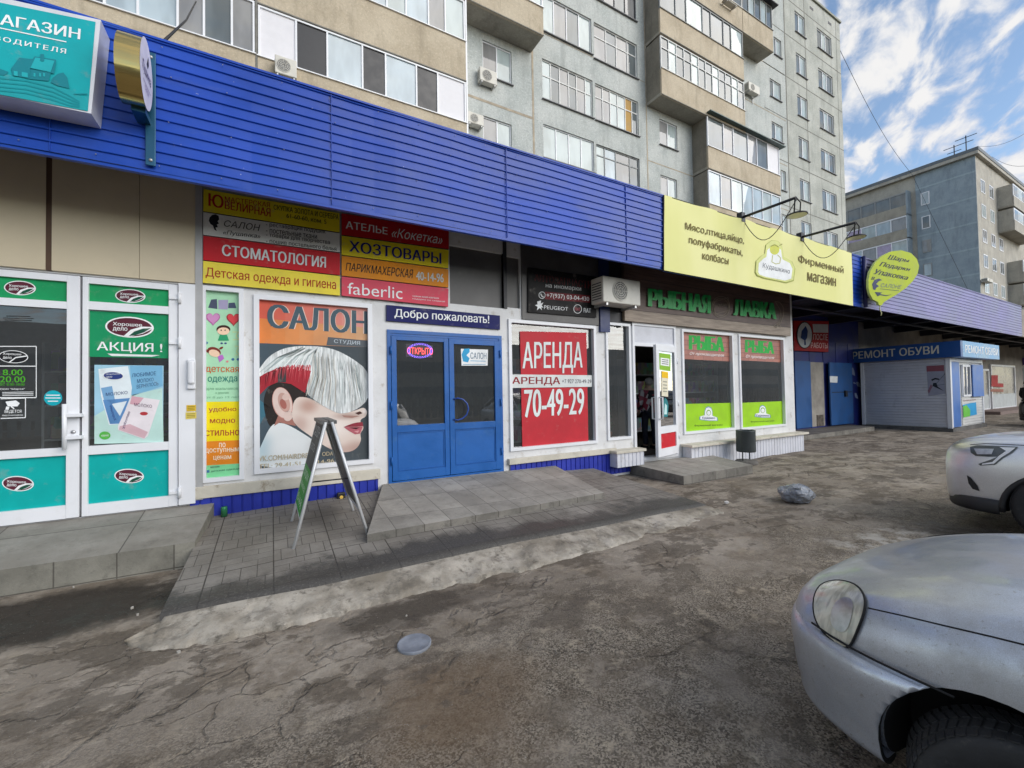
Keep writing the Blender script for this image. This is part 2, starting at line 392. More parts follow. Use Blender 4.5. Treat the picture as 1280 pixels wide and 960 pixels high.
    c = b.mix(b.math('MULTIPLY', dry, b.rng(fine, .30, .72, 0, .35)), c, b.mix(.5, c, (.32, .28, .22)))
    c = b.mix(b.rng(fine, .62, .75, 0, .5), c, (.02, .017, .014))
    c = b.mix(1., c, (1.16, 1.12, 1.05), 'MULTIPLY'); sp_ = b.rng(b.noise(95, 1, .5), .735, .76, 0, .6); c = b.mix(sp_, c, (.42, .40, .36))
    h = b.math('ADD', b.math('MULTIPLY', fine, .5), b.math('ADD', b.math('MULTIPLY', grit, .35), b.math('MULTIPLY', crack, -1.6)))
    h = b.math('ADD', h, b.math('MULTIPLY', b.math('MULTIPLY', aggv, near), .5)); h = b.math('ADD', h, b.math('MULTIPLY', mid, 1.6))
    rough = b.math('SUBTRACT', b.math('SUBTRACT', .93, b.math('MULTIPLY', damp, .2)), b.math('MULTIPLY', wet, b.rng(mid, .4, .6, .05, .45)))
    b.bsdf(Base_Color=c, Roughness=rough, Specular_IOR_Level=.35, Normal=b.bump(h, .75, .018)); return b.m
def pavers():
    b = NB('pavers')
    br = lambda sc_, w_, h_, off, ms, loc=(0, 0, 0): b.n('ShaderNodeTexBrick', {'Vector': b.mapv(loc=loc), 'Color1': (.8, .8, .8, 1), 'Color2': (.55, .55, .55, 1), 'Mortar': (0, 0, 0, 1), 'Scale': sc_, 'Mortar Size': ms, 'Mortar Smooth': .25, 'Bias': 0., 'Brick Width': w_, 'Row Height': h_}, offset=off)
    a = br(1., .50, .50, 0., .006); s = br(1., .25, .125, .5, .003, (.0, .0, 0))
    s2 = br(1., .125, .25, .5, .004); chk = b.n('ShaderNodeTexChecker', {'Vector': b.pos(), 'Scale': 2.}).outputs[1]
    sub = b.mix(chk, s.outputs[0], s2.outputs[0])
    f = b.mix(1., a.outputs[1], (0, 0, 0)) if False else a.outputs[1]
    mid = b.noise(1.6, 7, .68)
    c = b.mix(b.rng(mid, .35, .65), (.18, .163, .14), (.27, .25, .222))
    subv = b.n('ShaderNodeSeparateXYZ', {0: sub}).outputs[0]
    c = b.mix(b.rng(subv, .5, .82, .18, 0), c, (.08, .075, .068)); c = b.mix(b.rng(subv, .05, .35, .8, 0), c, (.055, .048, .04))
    c = b.mix(b.math('MULTIPLY', f, .85), c, (.05, .042, .034))
    Y = b.n('ShaderNodeSeparateXYZ', {0: b.pos()}).outputs[1]
    damp = b.math('MULTIPLY', b.rng(b.math('ADD', Y, b.math('MULTIPLY', b.math('SUBTRACT', b.noise(2.8, 6, .65), .5), 1.1)), 4.1, 4.42, 1, 0), .9)
    damp2 = b.math('MAXIMUM', damp, b.rng(b.noise(1.9, 7, .65, b.mapv(loc=(2, 8, 0))), .61, .66, 0, .7))
    c = b.mix(damp2, c, (.040, .037, .033))
    c = b.mix(b.rng(b.noise(60, 3, .6), .5, .75, 0, .25), c, (.33, .31, .28))
    h = b.math('ADD', b.math('MULTIPLY', f, -1.2), b.math('MULTIPLY', b.noise(45, 4, .6), .35)); h = b.math('ADD', h, b.math('MULTIPLY', b.rng(subv, .05, .35, 1, 0), -.7))
    b.bsdf(Base_Color=c, Roughness=b.math('SUBTRACT', .88, b.math('MULTIPLY', damp2, .35)), Normal=b.bump(h, .6, .012)); return b.m
def concrete(name, lo, hi, tile=None, dirt=.6, bump=.4, loc=(0, 0, 0), rot=(0, 0, 0), gap=.006):
    b = NB(name); m = b.noise(1.7, 7, .66); c = b.mix(b.rng(m, .34, .66), lo, hi); c = b.mix(b.rng(b.noise(2.9, 8, .75, b.mapv(loc=(7, 1, 2))), .50, .60, 0, dirt*.55), c, tuple(x*.55 for x in lo))
    c = b.mix(b.rng(b.noise(7, 8, .72), .52, .70, 0, dirt), c, tuple(x*.45 for x in lo)); c = b.mix(b.rng(b.noise(11, 7, .7, b.mapv((1, 1, 2), (4, 2, 1))), .60, .72, 0, dirt*.5), c, tuple(min(1, x*1.4) for x in hi))
    h = b.math('ADD', b.math('MULTIPLY', b.noise(50, 4, .65), .5), b.math('MULTIPLY', m, .8))
    if tile:
        t = b.n('ShaderNodeTexBrick', {'Vector': b.mapv(loc=loc, rot=rot), 'Color1': (1, 1, 1, 1), 'Color2': (.78, .78, .78, 1), 'Mortar': (1, 1, 1, 1), 'Scale': 1., 'Mortar Size': gap, 'Mortar Smooth': .2, 'Bias': 0., 'Brick Width': tile[0], 'Row Height': tile[1]}, offset=0.)
        c = b.mix(1., c, t.outputs[0], 'MULTIPLY'); c = b.mix(b.math('MULTIPLY', t.outputs[1], .75), c, (.05, .043, .036)); h = b.math('ADD', h, b.math('MULTIPLY', t.outputs[1], -1.2))
    c = b.mix(b.rng(b.noise(90, 2), .6, .75, 0, .3), c, (.05, .045, .04))
    b.bsdf(Base_Color=c, Roughness=.86, Normal=b.bump(h, bump, .012)); MATS[name] = b.m; return b.m

from mathutils import noise as mn
ASPH = asphalt()
def axis(a, b, st, far):
    v = []; x = a
    while x <= b+1e-6: v.append(x); x += st
    lo = []; s = st; x = a
    while x > far[0]: s *= 1.5; x -= s; lo.append(x)
    hi = []; s = st; x = b
    while x < far[1]: s *= 1.5; x += s; hi.append(x)
    return lo[::-1]+v+hi
mb = MB()
xs = axis(-4.5, 12, .09, (-700, 900)); ys = axis(0.2, 6.6, .09, (-700, 900))
def gz(x, y):
    n = max(0, 1-max(0, abs(x-4)-9)/6)*max(0, 1-max(0, abs(y-3)-4)/4)
    return n*(.018*mn.fractal(Vector((x*.9, y*.9, 0)), 1., 2., 4)-.012) + (-.012 if n == 0 else -.012*(1-n))
mb.grid([[(x, y, gz(x, y)) for x in xs] for y in ys], ASPH)
mb.build('road', None, 'cracked grey brown asphalt yard in front of the shops', 'road', kind='structure', origin=(0, 0, 0))

# raised strip of pavers along the shop row, and the crumbling concrete slope that edges it
FRONT = [((204, 768), .075), ((300, 748), .085), ((400, 730), .095), ((494, 709), .10), ((640, 677), .09), ((749, 657), .065), ((824, 641), .058), ((880, 631), .05)]
FP = [PZ(*p, z) for p, z in FRONT]
def lerp_tab(t, x):
    for (x0, v0), (x1, v1) in zip(t, t[1:]):
        if x <= x1: return v0+(v1-v0)*max(0, min(1, (x-x0)/(x1-x0)))
    return t[-1][1]
backz = [(-.75, .235), (1.3, .30), (3.4, .285), (5, .22), (6.4, .13), (8, .03)]
fy = [(p.x, p.y) for p in FP]; fz = [(p.x, p.z) for p in FP]
mb = MB(); rows = []
px_ = [-.66+i*.12 for i in range(50)]
for t in [j/16 for j in range(17)]:
    r_ = []
    for x in px_:
        y0 = lerp_tab(fy, x); y1 = 6.2; xl = x
        if x < -.6: xl = x-.06*(1-t)
        r_.append((xl, y0+(y1-y0)*t, lerp_tab(fz, x)+(lerp_tab(backz, x)-lerp_tab(fz, x))*t+.004*mn.noise(Vector((x*2, t*5, 3)))))
    rows.append(r_)
rows.insert(0, [(x, y-.01, -.05) for x, y, z in rows[0]])
PAV = pavers()
mb.grid(rows, PAV, smooth=True)
mb.face([r[0] for r in rows[::-1]]+[(rows[-1][0][0], 6.2, -.05)], PAV)
mb.build('pavement', None, 'sloping strip of grey paving bricks before the doors', 'pavement', kind='structure', origin=(0, 0, 0))
CURB = concrete('curb_concrete', (.23, .20, .155), (.50, .455, .385), dirt=.95, bump=1.)
OUT = [(158, 803), (180, 815), (262, 806), (330, 790), (400, 772), (480, 752), (560, 733), (640, 715), (700, 701), (760, 685), (820, 668), (860, 655), (906, 641)]
OP = [PZ(*p, 0.0) for p in OUT]; oy = [(p.x, p.y) for p in OP]
mb = MB(); rows = []
cxs = [OP[0].x+(OP[-1].x-OP[0].x)*i/380 for i in range(381)]
cxs = [OP[0].x+(OP[-1].x-OP[0].x)*i/380 for i in range(381)]
for t in [j/17 for j in range(18)]:
    r_ = []
    for x in cxs:
        yo = lerp_tab(oy, x)+.075*mn.fractal(Vector((x*3.1, 0, 1)), .8, 2, 6); yi = lerp_tab(fy, x)+.03; zi = lerp_tab(fz, x)-.012
        if x < FP[0].x: yi = lerp_tab(fy, FP[0].x)-(FP[0].x-x)*1.2; zi *= .6
        if x > FP[-1].x: yi = yo+.05+(FP[-1].y-yo)*max(0, 1-(x-FP[-1].x)/.5)
        z = zi*(t**.75)*(1-.0*t) + (.022*mn.fractal(Vector((x*4.2, t*2.4, 7)), .75, 2.1, 7) - .016*max(0, .35-abs(mn.noise(Vector((x*2.1, t*.8, 3)))*2.2))*2)*math.sin(math.pi*min(1, t+.12)) - (.035 if t == 0 else 0)
        r_.append((x, yo+(yi-yo)*t, z))
    rows.append(r_)
mb.grid(rows, CURB)
mb.build('kerb', None, 'crumbling pale concrete slope edging the pavers', 'kerb', kind='structure', origin=(0, 0, 0))

# entrance platforms
def slab(name, pts_top, zb, mt, mf, label):
    mb = MB(); n = len(pts_top); mb.face(pts_top, mt)
    for i in range(n):
        a, b_ = Vector(pts_top[i]), Vector(pts_top[(i+1) % n]); mb.face([a, (a.x, a.y, zb), (b_.x, b_.y, zb), b_], mf)
    o = mb.build(name, None, label, 'step'); 
    bv = o.modifiers.new('edge', 'BEVEL'); bv.width = .008; bv.segments = 2; bv.limit_method = 'ANGLE'
    return o
TILE_A = concrete('platform_top', (.25, .232, .20), (.34, .32, .285), (1.05, .9), .35, .3, (.2, .4, 0)); TILE_AF = concrete('platform_front', (.22, .21, .175), (.33, .315, .265), (.42, 2.), .5, .4, rot=(R(90), 0, 0))
TILE_B = concrete('step_top', (.31, .29, .255), (.42, .395, .35), (.31, .62), .45, .35, (.12, .1, 0), gap=.004); TILE_BF = concrete('step_front', (.17, .16, .14), (.29, .27, .235), (.31, 2.), .6, .4, (.12, 0, 0), rot=(R(90), 0, 0))
a = PZ(0, 708, .225); b_ = PZ(243.7, 677, .225); back = PY(268, 634, 6.19)
slab('entrance_step', [(-4.6, a.y+(a.x+4.6)*-.02, .225), (b_.x, b_.y, .225), (back.x, 6.19, .395), (-4.6, 6.19, .395)], -.05, TILE_A, TILE_AF, 'wide grey concrete platform under the white double door')
a = PZ(459, 668, .235); b_ = PZ(755, 616, .20); bl = PY(475, 606, 6.19)
slab('entrance_step', [(a.x, a.y, .235), (b_.x, b_.y, .20), (4.35, 6.19, .345), (1.36, 6.19, .372)], -.02, TILE_B, TILE_BF, 'low grey tiled slope in front of the blue double door')
FS = slab('entrance_step', [(6.18, 4.95, .15), (8.12, 4.90, .16), (8.45, 6.1, .2), (6.15, 6.19, .2)], -.05, TILE_B, TILE_BF, 'grey concrete step in front of the open white door')
slab('entrance_step', [(14.2, 7.1, .14), (19.6, 7.15, .15), (20.2, 8.19, .15), (13.4, 8.19, .15)], -.05, concrete('step_dark', (.13, .115, .10), (.22, .20, .175), (.6, 3), .6, .4), TILE_BF, 'worn concrete step by the dark blue metal doors')

# ------------------------------------------------------------------ the shop row
YF, YC = 6.2, 5.2
WHITE = mat('white_paint', (.70, .70, .70), .55, 0, .08, 2.5, .2, 40, .6, (.36, .31, .24))
PVC = mat('white_plastic', (.80, .81, .84), .35, 0, .03, 2, 0, 30, .12, (.45, .42, .38))
SILL = mat('cream_sill', (.60, .56, .47), .7, 0, .12, 3, .3, 30, .8, (.26, .19, .12))
BEIGE = mat('beige_panel', (.62, .53, .37), .45, 0, .05, 1.2, .0, 30, .3, (.40, .33, .22))
DARKJ = mat('dark_joint', (.03, .028, .025), .8)
BLUED = mat('blue_door_paint', (.004, .10, .37), .42, 0, .10, 2.5, .2, 18, .4, (.05, .15, .34))
BLUEC = mat('blue_cladding', (.018, .035, .36), .42, 0, .15, 3, .1, 20, .5, (.05, .05, .16))
BLUEW = mat('blue_wall', (.012, .022, .17), .5, 0, .2, 2, .2, 14, .3, (.01, .015, .08))
ROOM = mat('room_wall', (.26, .25, .23), .9, 0, .3, 1.5)
ROOMF = mat('room_floor', (.16, .13, .11), .6, 0, .3, 2)
GREYP = mat('grey_panel', (.085, .082, .08), .45, 0, .25, 1.5, 0, 30, .4, (.16, .16, .15))
SHOPG = glass('shop_glass', (.72, .77, .77), 2.2, (.34, .36, .37), .09)  # faint grey body: street reflections put into the glass colour
STEEL = mat('steel', (.45, .45, .46), .35, .9, .1)
DARKM = mat('dark_metal', (.025, .025, .03), .5, .3, .2)
GALV = mat('galvanised', (.5, .5, .5), .45, .7, .15)
def fascia_mat(name, c, rough=.3):
    b = NB(name); P = b.pos()
    f = b.rng(b.noise(1.1, 5, .6, b.mapv((.5, 1, 1))), .3, .7)
    cc = b.mix(f, tuple(x*.82 for x in c), tuple(x*1.2 for x in c))
    cc = b.mix(b.rng(b.noise(2.6, 8, .72, b.mapv((.5, 1, .35), (3, 0, 1))), .46, .68, 0, .4), cc, tuple(x*.6+y for x, y in zip(c, (.03, .05, .12))))
    cc = b.mix(b.rng(b.noise(7, 7, .75, b.mapv((.25, 1, 1), (1, 0, 4))), .56, .72, 0, .3), cc, (.08, .12, .31))
    cc = b.mix(b.rng(b.noise(26, 3, .6), .73, .77, 0, .7), cc, (.55, .56, .60))
    b.bsdf(Base_Color=cc, Specular_IOR_Level=.3, Roughness=b.rng(f, 0, 1, rough-.02, rough+.14), Normal=b.bump(b.noise(2.2, 3, .5, b.mapv((.8, 1, 2))), .12, .03)); MATS[name] = b.m; return b.m
FASC = fascia_mat('blue_profiled_sheet', (.008, .060, .40)); FASR = fascia_mat('weathered_sheen_sheet', (.25, .235, .44), .34)  # far sheets: grazing sky sheen painted into the pale lilac, with some weathering

shop = thing('shop_row', 'long low row of shops under a blue ribbed metal canopy', 'building', (6, YF, 0))
H = {}
H['door_w'] = (-2.76, -.945, .40, 2.98)
H['strip'] = rect4((255.5, 361), (302, 364), (301, 596), (255, 600), YF)
H['hair'] = rect4((321, 370), (463, 384), (463, 577.5), (321, 588), YF)
bdz = rect4((482, 412), (627.5, 420), (628, 585), (487, 604), YF); H['door_b'] = (bdz[0], bdz[1], bdz[2], bdz[3])
H['rent'] = rect4((638, 401), (743, 410), (744, 552), (638, 562), YF)
H['trans'] = rect4((562, 303), (629, 320), (629, 385), (562, 380), YF)
H['trans2'] = rect4((633, 320), (650, 323), (650, 386), (633, 384), YF)
H['narrow'] = rect4((758, 406), (787, 406), (787, 546), (760, 549), YF)
fd = rect4((794, 431), (843, 435), (844, 565), (794, 575), YF); H['door_f'] = fd
H['fish1'] = rect4((853, 414), (915.5, 418), (916.5, 536), (854.5, 541), YF)
H['fish2'] = rect4((924, 419.5), (979.5, 424), (980.5, 532), (925.5, 535), YF)
XE = 12.27
zs_ = min(H['hair'][2], H['strip'][2])-.16
# front wall: painted render with all its openings; base stands lower than the sills
mb = MB()
wall_holes(mb, -7, XE, 0, 4.4, YF, list(H.values()), WHITE, .14, WHITE)
mb.face([(XE, YF, 0), (XE, 8.2, 0), (XE, 8.2, 4.4), (XE, YF, 4.4)], BLUEW)
mb.build('wall', shop, recalc=False)
mb = MB()     # rooms behind the glass
for x0, x1, yb in ((-7, -.85, 9.5), (-.83, 3.42, 8.4), (3.44, 6.0, 8.8), (6.02, XE-.02, 10.)):
    mb.face([(x0, yb, 0), (x1, yb, 0), (x1, yb, 3.6), (x0, yb, 3.6)], ROOM); mb.face([(x0, YF+.2, .3), (x1, YF+.2, .3), (x1, yb, .3), (x0, yb, .3)], ROOMF)
    mb.face([(x0, YF+.15, 3.55), (x1, YF+.15, 3.55), (x1, yb, 3.55), (x0, yb, 3.55)], ROOM)
    for x in (x0, x1): mb.face([(x, YF+.15, .3), (x, yb, .3), (x, yb, 3.6), (x, YF+.15, 3.6)], ROOM)
GOODS = NB('shelf_goods'); gg = GOODS; gv = gg.n('ShaderNodeTexVoronoi', {'Vector': gg.mapv((9, 1, 5)), 'Scale': 1.}, distance='CHEBYCHEV').outputs[1]; gg.bsdf(Base_Color=gg.mix(.55, gv, (.30, .26, .2)), Roughness=.5)
mb.build('interior', shop, recalc=False)
for x0, x1, yb in ((-2.9, -1.2, 9.2), (3.7, 5.8, 8.5), (8.2, 11.8, 8.6)):
    mb = MB()
    for k in range(4):
        mb.box(x0, x1, yb-.45, yb, .55+k*.5, .58+k*.5, PVC); mb.box(x0+.04, x1-.04, yb-.38, yb-.02, .582+k*.5, .90+k*.5, GOODS.m)
    for x in (x0-.03, x1): mb.box(x, x+.03, yb-.46, yb+.01, .3, 2.5, PVC)
    mb.build('shelf', shop)
mb = MB()     # recessed blue back wall past the fish shop, then the far shops' wall
FARW = mat('far_shop_wall', (.26, .23, .19), .7, 0, .3, 1.2)
mb.box(XE+.01, 21.3, 8.2, 8.4, 0, 4.4, BLUEW); mb.box(21.31, 85, 8.2, 8.4, 0, 4.4, FARW)
for x in range(13, 21): mb.box(x+.3, x+.33, 8.185, 8.2, .1, 3.4, BLUEW)
mb.build('rear_wall', shop)
mb = MB()
mb.box(-7, 85, YC+.05, 14.5, 5.02, 5.1, DARKM); mb.box(-7, XE, YC+.12, YF-.01, 4.36, 4.40, DARKM); mb.box(XE+.002, 85, YC+.12, 8.19, 4.36, 4.40, DARKM)
for i in range(24): mb.box(XE+.5+i*3, XE+.7+i*3, YC+.14, 8.18, 4.1, 4.36, DARKM)
mb.box(XE+.02, 85, 6.7, 6.85, 4.05, 4.099, DARKM)
mb.build('canopy_soffit', shop)

# profiled sheets of the canopy front: trapezoid ribs, a few dents, panel joints
def fascia(x0, x1, z0, z1, m, name, wob=.0):
    mb = MB(); ribs = 12; per = (z1-z0)/ribs; prof = []
    for i in range(ribs):
        b = z0+i*per; prof += [(b, 0), (b+per*.74, -.002), (b+per*.79, -.016), (b+per*.83, -.018), (b+per*.93, -.018), (b+per*.985, -.001)]
    prof.append((z1, 0)); n = max(2, int((x1-x0)/.25))
    rows = []
    for i in range(n+1):
        x = x0+(x1-x0)*i/n; seam = .004*((int(x/1.17)) % 2)
        rows.append([(x, YC+d-seam+wob*(mn.noise(Vector((x*.9, z*1.4, 2)))*.014+mn.noise(Vector((x*3.1, z*3.4, 5)))*.006), z+wob*.012*mn.noise(Vector((x*.6, 5, z*.4)))) for z, d in prof])
    mb.grid(rows, m, smooth=False)
    mb.box(x0, x1, YC+.002, YC+.05, z0-.035, z0, m); mb.box(x0, x1, YC-.03, YC+.05, z1-.004, z1+.018, m)
    xx = x0+.7
    while xx < x1-.3 and m == FASC:                                          # lapped sheet joints
        mb.box(xx, xx+.006, YC-.0215, YC-.004, z0+.004, z1-.01, m); xx += 2.3
    return mb.build(name, shop)
ZB = PY(250, 229, YC).z; ZT = PY(637, 186, YC).z
ZB = 3.84; ZT = 5.13
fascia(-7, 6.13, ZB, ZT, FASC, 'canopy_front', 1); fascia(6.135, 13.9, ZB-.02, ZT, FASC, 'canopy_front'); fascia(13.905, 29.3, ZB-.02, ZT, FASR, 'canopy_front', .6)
mb = MB(); mb.box(29.32, 85, YC+.01, YC+.12, ZB-.05, ZT-.1, FARW); mb.build('canopy_front', shop)

# pale screws of the canopy sheets
mb = MB()
for z in (ZB+.05, ZB+.5, ZB+.95, ZT-.06):
    for i in range(34):
        x = -2.4+i*.5+random.uniform(-.05, .05)
        if x < 6.1: mb.lathe([(.0, -.008), (.005, -.004), (.006, 0)], (x, YC-.022, z+random.uniform(-.01, .01)), GALV, (0, 1, 0), 8)
mb.build('screws', shop)

# beige upper panels left of the boards, with dark joints and two tags
mb = MB(); xb = [-7, -4.4, -2.02, -1.98, -.80]
mb.box(-7, -2.045, YF-.035, YF-.002, 3.0, 4.36, BEIGE); mb.box(-2.0, -1.30, YF-.035, YF-.002, 3.0, 4.36, BEIGE); mb.box(-1.296, -.79, YF-.034, YF-.002, 3.0, 4.36, BEIGE)
mb.box(-2.045, -2.0, YF-.03, YF-.001, 3.0, 4.36, mat('rust_joint', (.09, .05, .03), .7))
mb.box(-.79, -.72, YF-.045, YF-.001, .45, 4.36, mat('grey_pillar', (.40, .40, .40), .5)); mb.box(-.945, -.79, YF-.06, YF-.002, .42, 2.98, PVC)
mb.build('upper_panel', shop)
# long panels under the windows: cream sills, blue and white ribbed skirting
def skirting(x0, x1, z0, z1, y, m, name, per=.105, ret=None):
    mb = MB(); n = int((x1-x0)/per); pts = []
    for i in range(n+1):
        x = x0+i*per
        if x > x1: break
        pts += [(x, 0), (min(x1, x+per*.82), 0), (min(x1, x+per*.86), .014), (min(x1, x+per*.96), .014)]
    pts.append((x1, 0))
    mb.grid([[(x, y-.012+d, z) for x, d in pts] for z in (z0, z1)], m, smooth=False)
    if ret:
        for x in (x0, x1): mb.face([(x, y-.012, z0), (x, ret, z0), (x, ret, z1), (x, y-.012, z1)], m)
    return mb.build(name, shop)
xa0, xa1 = PY(238, 625, YF).x, PY(472, 600, YF).x
skirting(xa0, xa1, .15, .47, YF-.02, BLUEC, 'skirting'); 
mb = MB(); mb.box(xa0, xa1+.03, YF-.055, YF-.001, .462, .60, SILL, .006); mb.build('sill', shop)
xr0, xr1 = PY(637, 586, YF).x, PY(763, 570, YF).x
skirting(xr0, xr1+.75, .05, .46, YF-.02, BLUEC, 'skirting')
mb = MB(); mb.box(xr0-.04, xr1+.1, YF-.075, YF-.001, .452, .545, SILL, .006); mb.build('sill', shop)
RIBW = mat('white_ribbed_sheet', (.66, .67, .72), .42, 0, .05, 2, .1, 30, .45, (.36, .33, .28))
skirting(5.62, 6.32, .20, .46, 5.98, RIBW, 'skirting', .1, YF-.01); mb = MB(); mb.box(5.58, 6.36, 5.94, YF-.002, .463, .515, SILL, .005); mb.build('sill', shop)
skirting(7.72, 12.2, -.02, .42, 5.98, RIBW, 'skirting', .12, YF-.01); mb = MB(); mb.box(7.66, 12.34, 5.90, YF-.002, .422, .475, SILL, .006); mb.build('sill', shop)

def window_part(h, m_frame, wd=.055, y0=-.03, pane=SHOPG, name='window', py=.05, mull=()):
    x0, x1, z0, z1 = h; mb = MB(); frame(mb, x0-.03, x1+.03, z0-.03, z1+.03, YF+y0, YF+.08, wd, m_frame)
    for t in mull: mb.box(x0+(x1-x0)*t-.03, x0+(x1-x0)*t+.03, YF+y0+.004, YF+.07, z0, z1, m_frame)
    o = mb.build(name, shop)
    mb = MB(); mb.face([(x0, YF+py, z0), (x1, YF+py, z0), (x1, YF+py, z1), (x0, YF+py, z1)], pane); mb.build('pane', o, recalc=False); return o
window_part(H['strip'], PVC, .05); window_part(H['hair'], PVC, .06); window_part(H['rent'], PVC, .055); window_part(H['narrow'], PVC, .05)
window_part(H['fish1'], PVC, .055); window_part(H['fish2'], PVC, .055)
DG = glass('dark_glass', (.55, .57, .57), 2.0, (.30, .33, .34), .12)  # grey body imitates reflections, as in the shop glass
mb = MB()
for k in ('trans', 'trans2'):
    x0, x1, z0, z1 = H[k]; mb.face([(x0, YF+.05, z0), (x1, YF+.05, z0), (x1, YF+.05, z1), (x0, YF+.05, z1)], GREYP)
mb.box(H['trans'][1]+.0, H['trans2'][0], YF-.02, YF+.1, H['trans'][2], 4.35, DARKM)
mb.box(5.44, 5.68, YF-.05, YF-.001, 2.78, 4.35, mat('navy_post', (.008, .022, .11), .45)); mb.box(H['trans2'][1]+.02, 5.43, YF-.025, YF-.001, 2.9, 4.35, GREYP); mb.box(5.69, 6.3, YF-.025, YF-.001, 2.95, 4.35, DARKM)
mb.build('transom_panel', shop)

# doors
def leaf(name, x0, x1, z0, z1, opens, y0, y1, m, st=.055, parent=None):
    mb = MB(); mb2 = []
    zs = sorted([(o[2], o[3]) for o in opens]); xo0, xo1 = opens[0][0], opens[0][1]
    mb.box(x0, xo0, y0, y1, z0, z1, m, .004); mb.box(xo1, x1, y0, y1, z0, z1, m, .004)
    zz_ = z0
    for a, b_ in zs: mb.box(xo0, xo1, y0+.002, y1-.002, zz_, a, m); zz_ = b_
    mb.box(xo0, xo1, y0+.002, y1-.002, zz_, z1, m)
    return mb.build(name, parent or shop)
GRN = C('#0c8a55'); TEAL = C('#00aaa6'); MAROON = C('#5a2433'); PAPER = C('#eef0f0'); LOGOG = C('#124f3c'); INK = C('#17171c')
def logo(F, cx, cy, rx, ry, l=1, dark=MAROON, fill=True, sl=.05):
    F.ell(cx, cy, rx, ry, PAPER, l, sl); F.ell(cx, cy, rx*.92, ry*.88, dark, l+1, sl)
    F.poly([(cx-rx*.25, cy+ry*.88), (cx+rx*.05, cy+ry*.25), (cx+rx*.5, cy-ry*.05), (cx+rx*.93, cy-ry*.02), (cx+rx*.9, cy+ry*.22), (cx+rx*.55, cy+ry*.62), (cx+rx*.1, cy+ry*.86)], PAPER, l+2)
    F.poly([(cx-rx*.02, cy+ry*.84), (cx+rx*.2, cy+ry*.42), (cx+rx*.55, cy+ry*.14), (cx+rx*.88, cy+ry*.10), (cx+rx*.6, cy+ry*.5), (cx+rx*.25, cy+ry*.78)], LOGOG, l+3)
    F.text('Хорошее', Q(cx-rx*.68, cy-ry*.08, cx+rx*.52, .05, ry*.42), PAPER, l+3, .03); F.text('дело', Q(cx-rx*.68, cy+ry*.38, cx-rx*.08, .05, ry*.40), PAPER, l+3, .03)
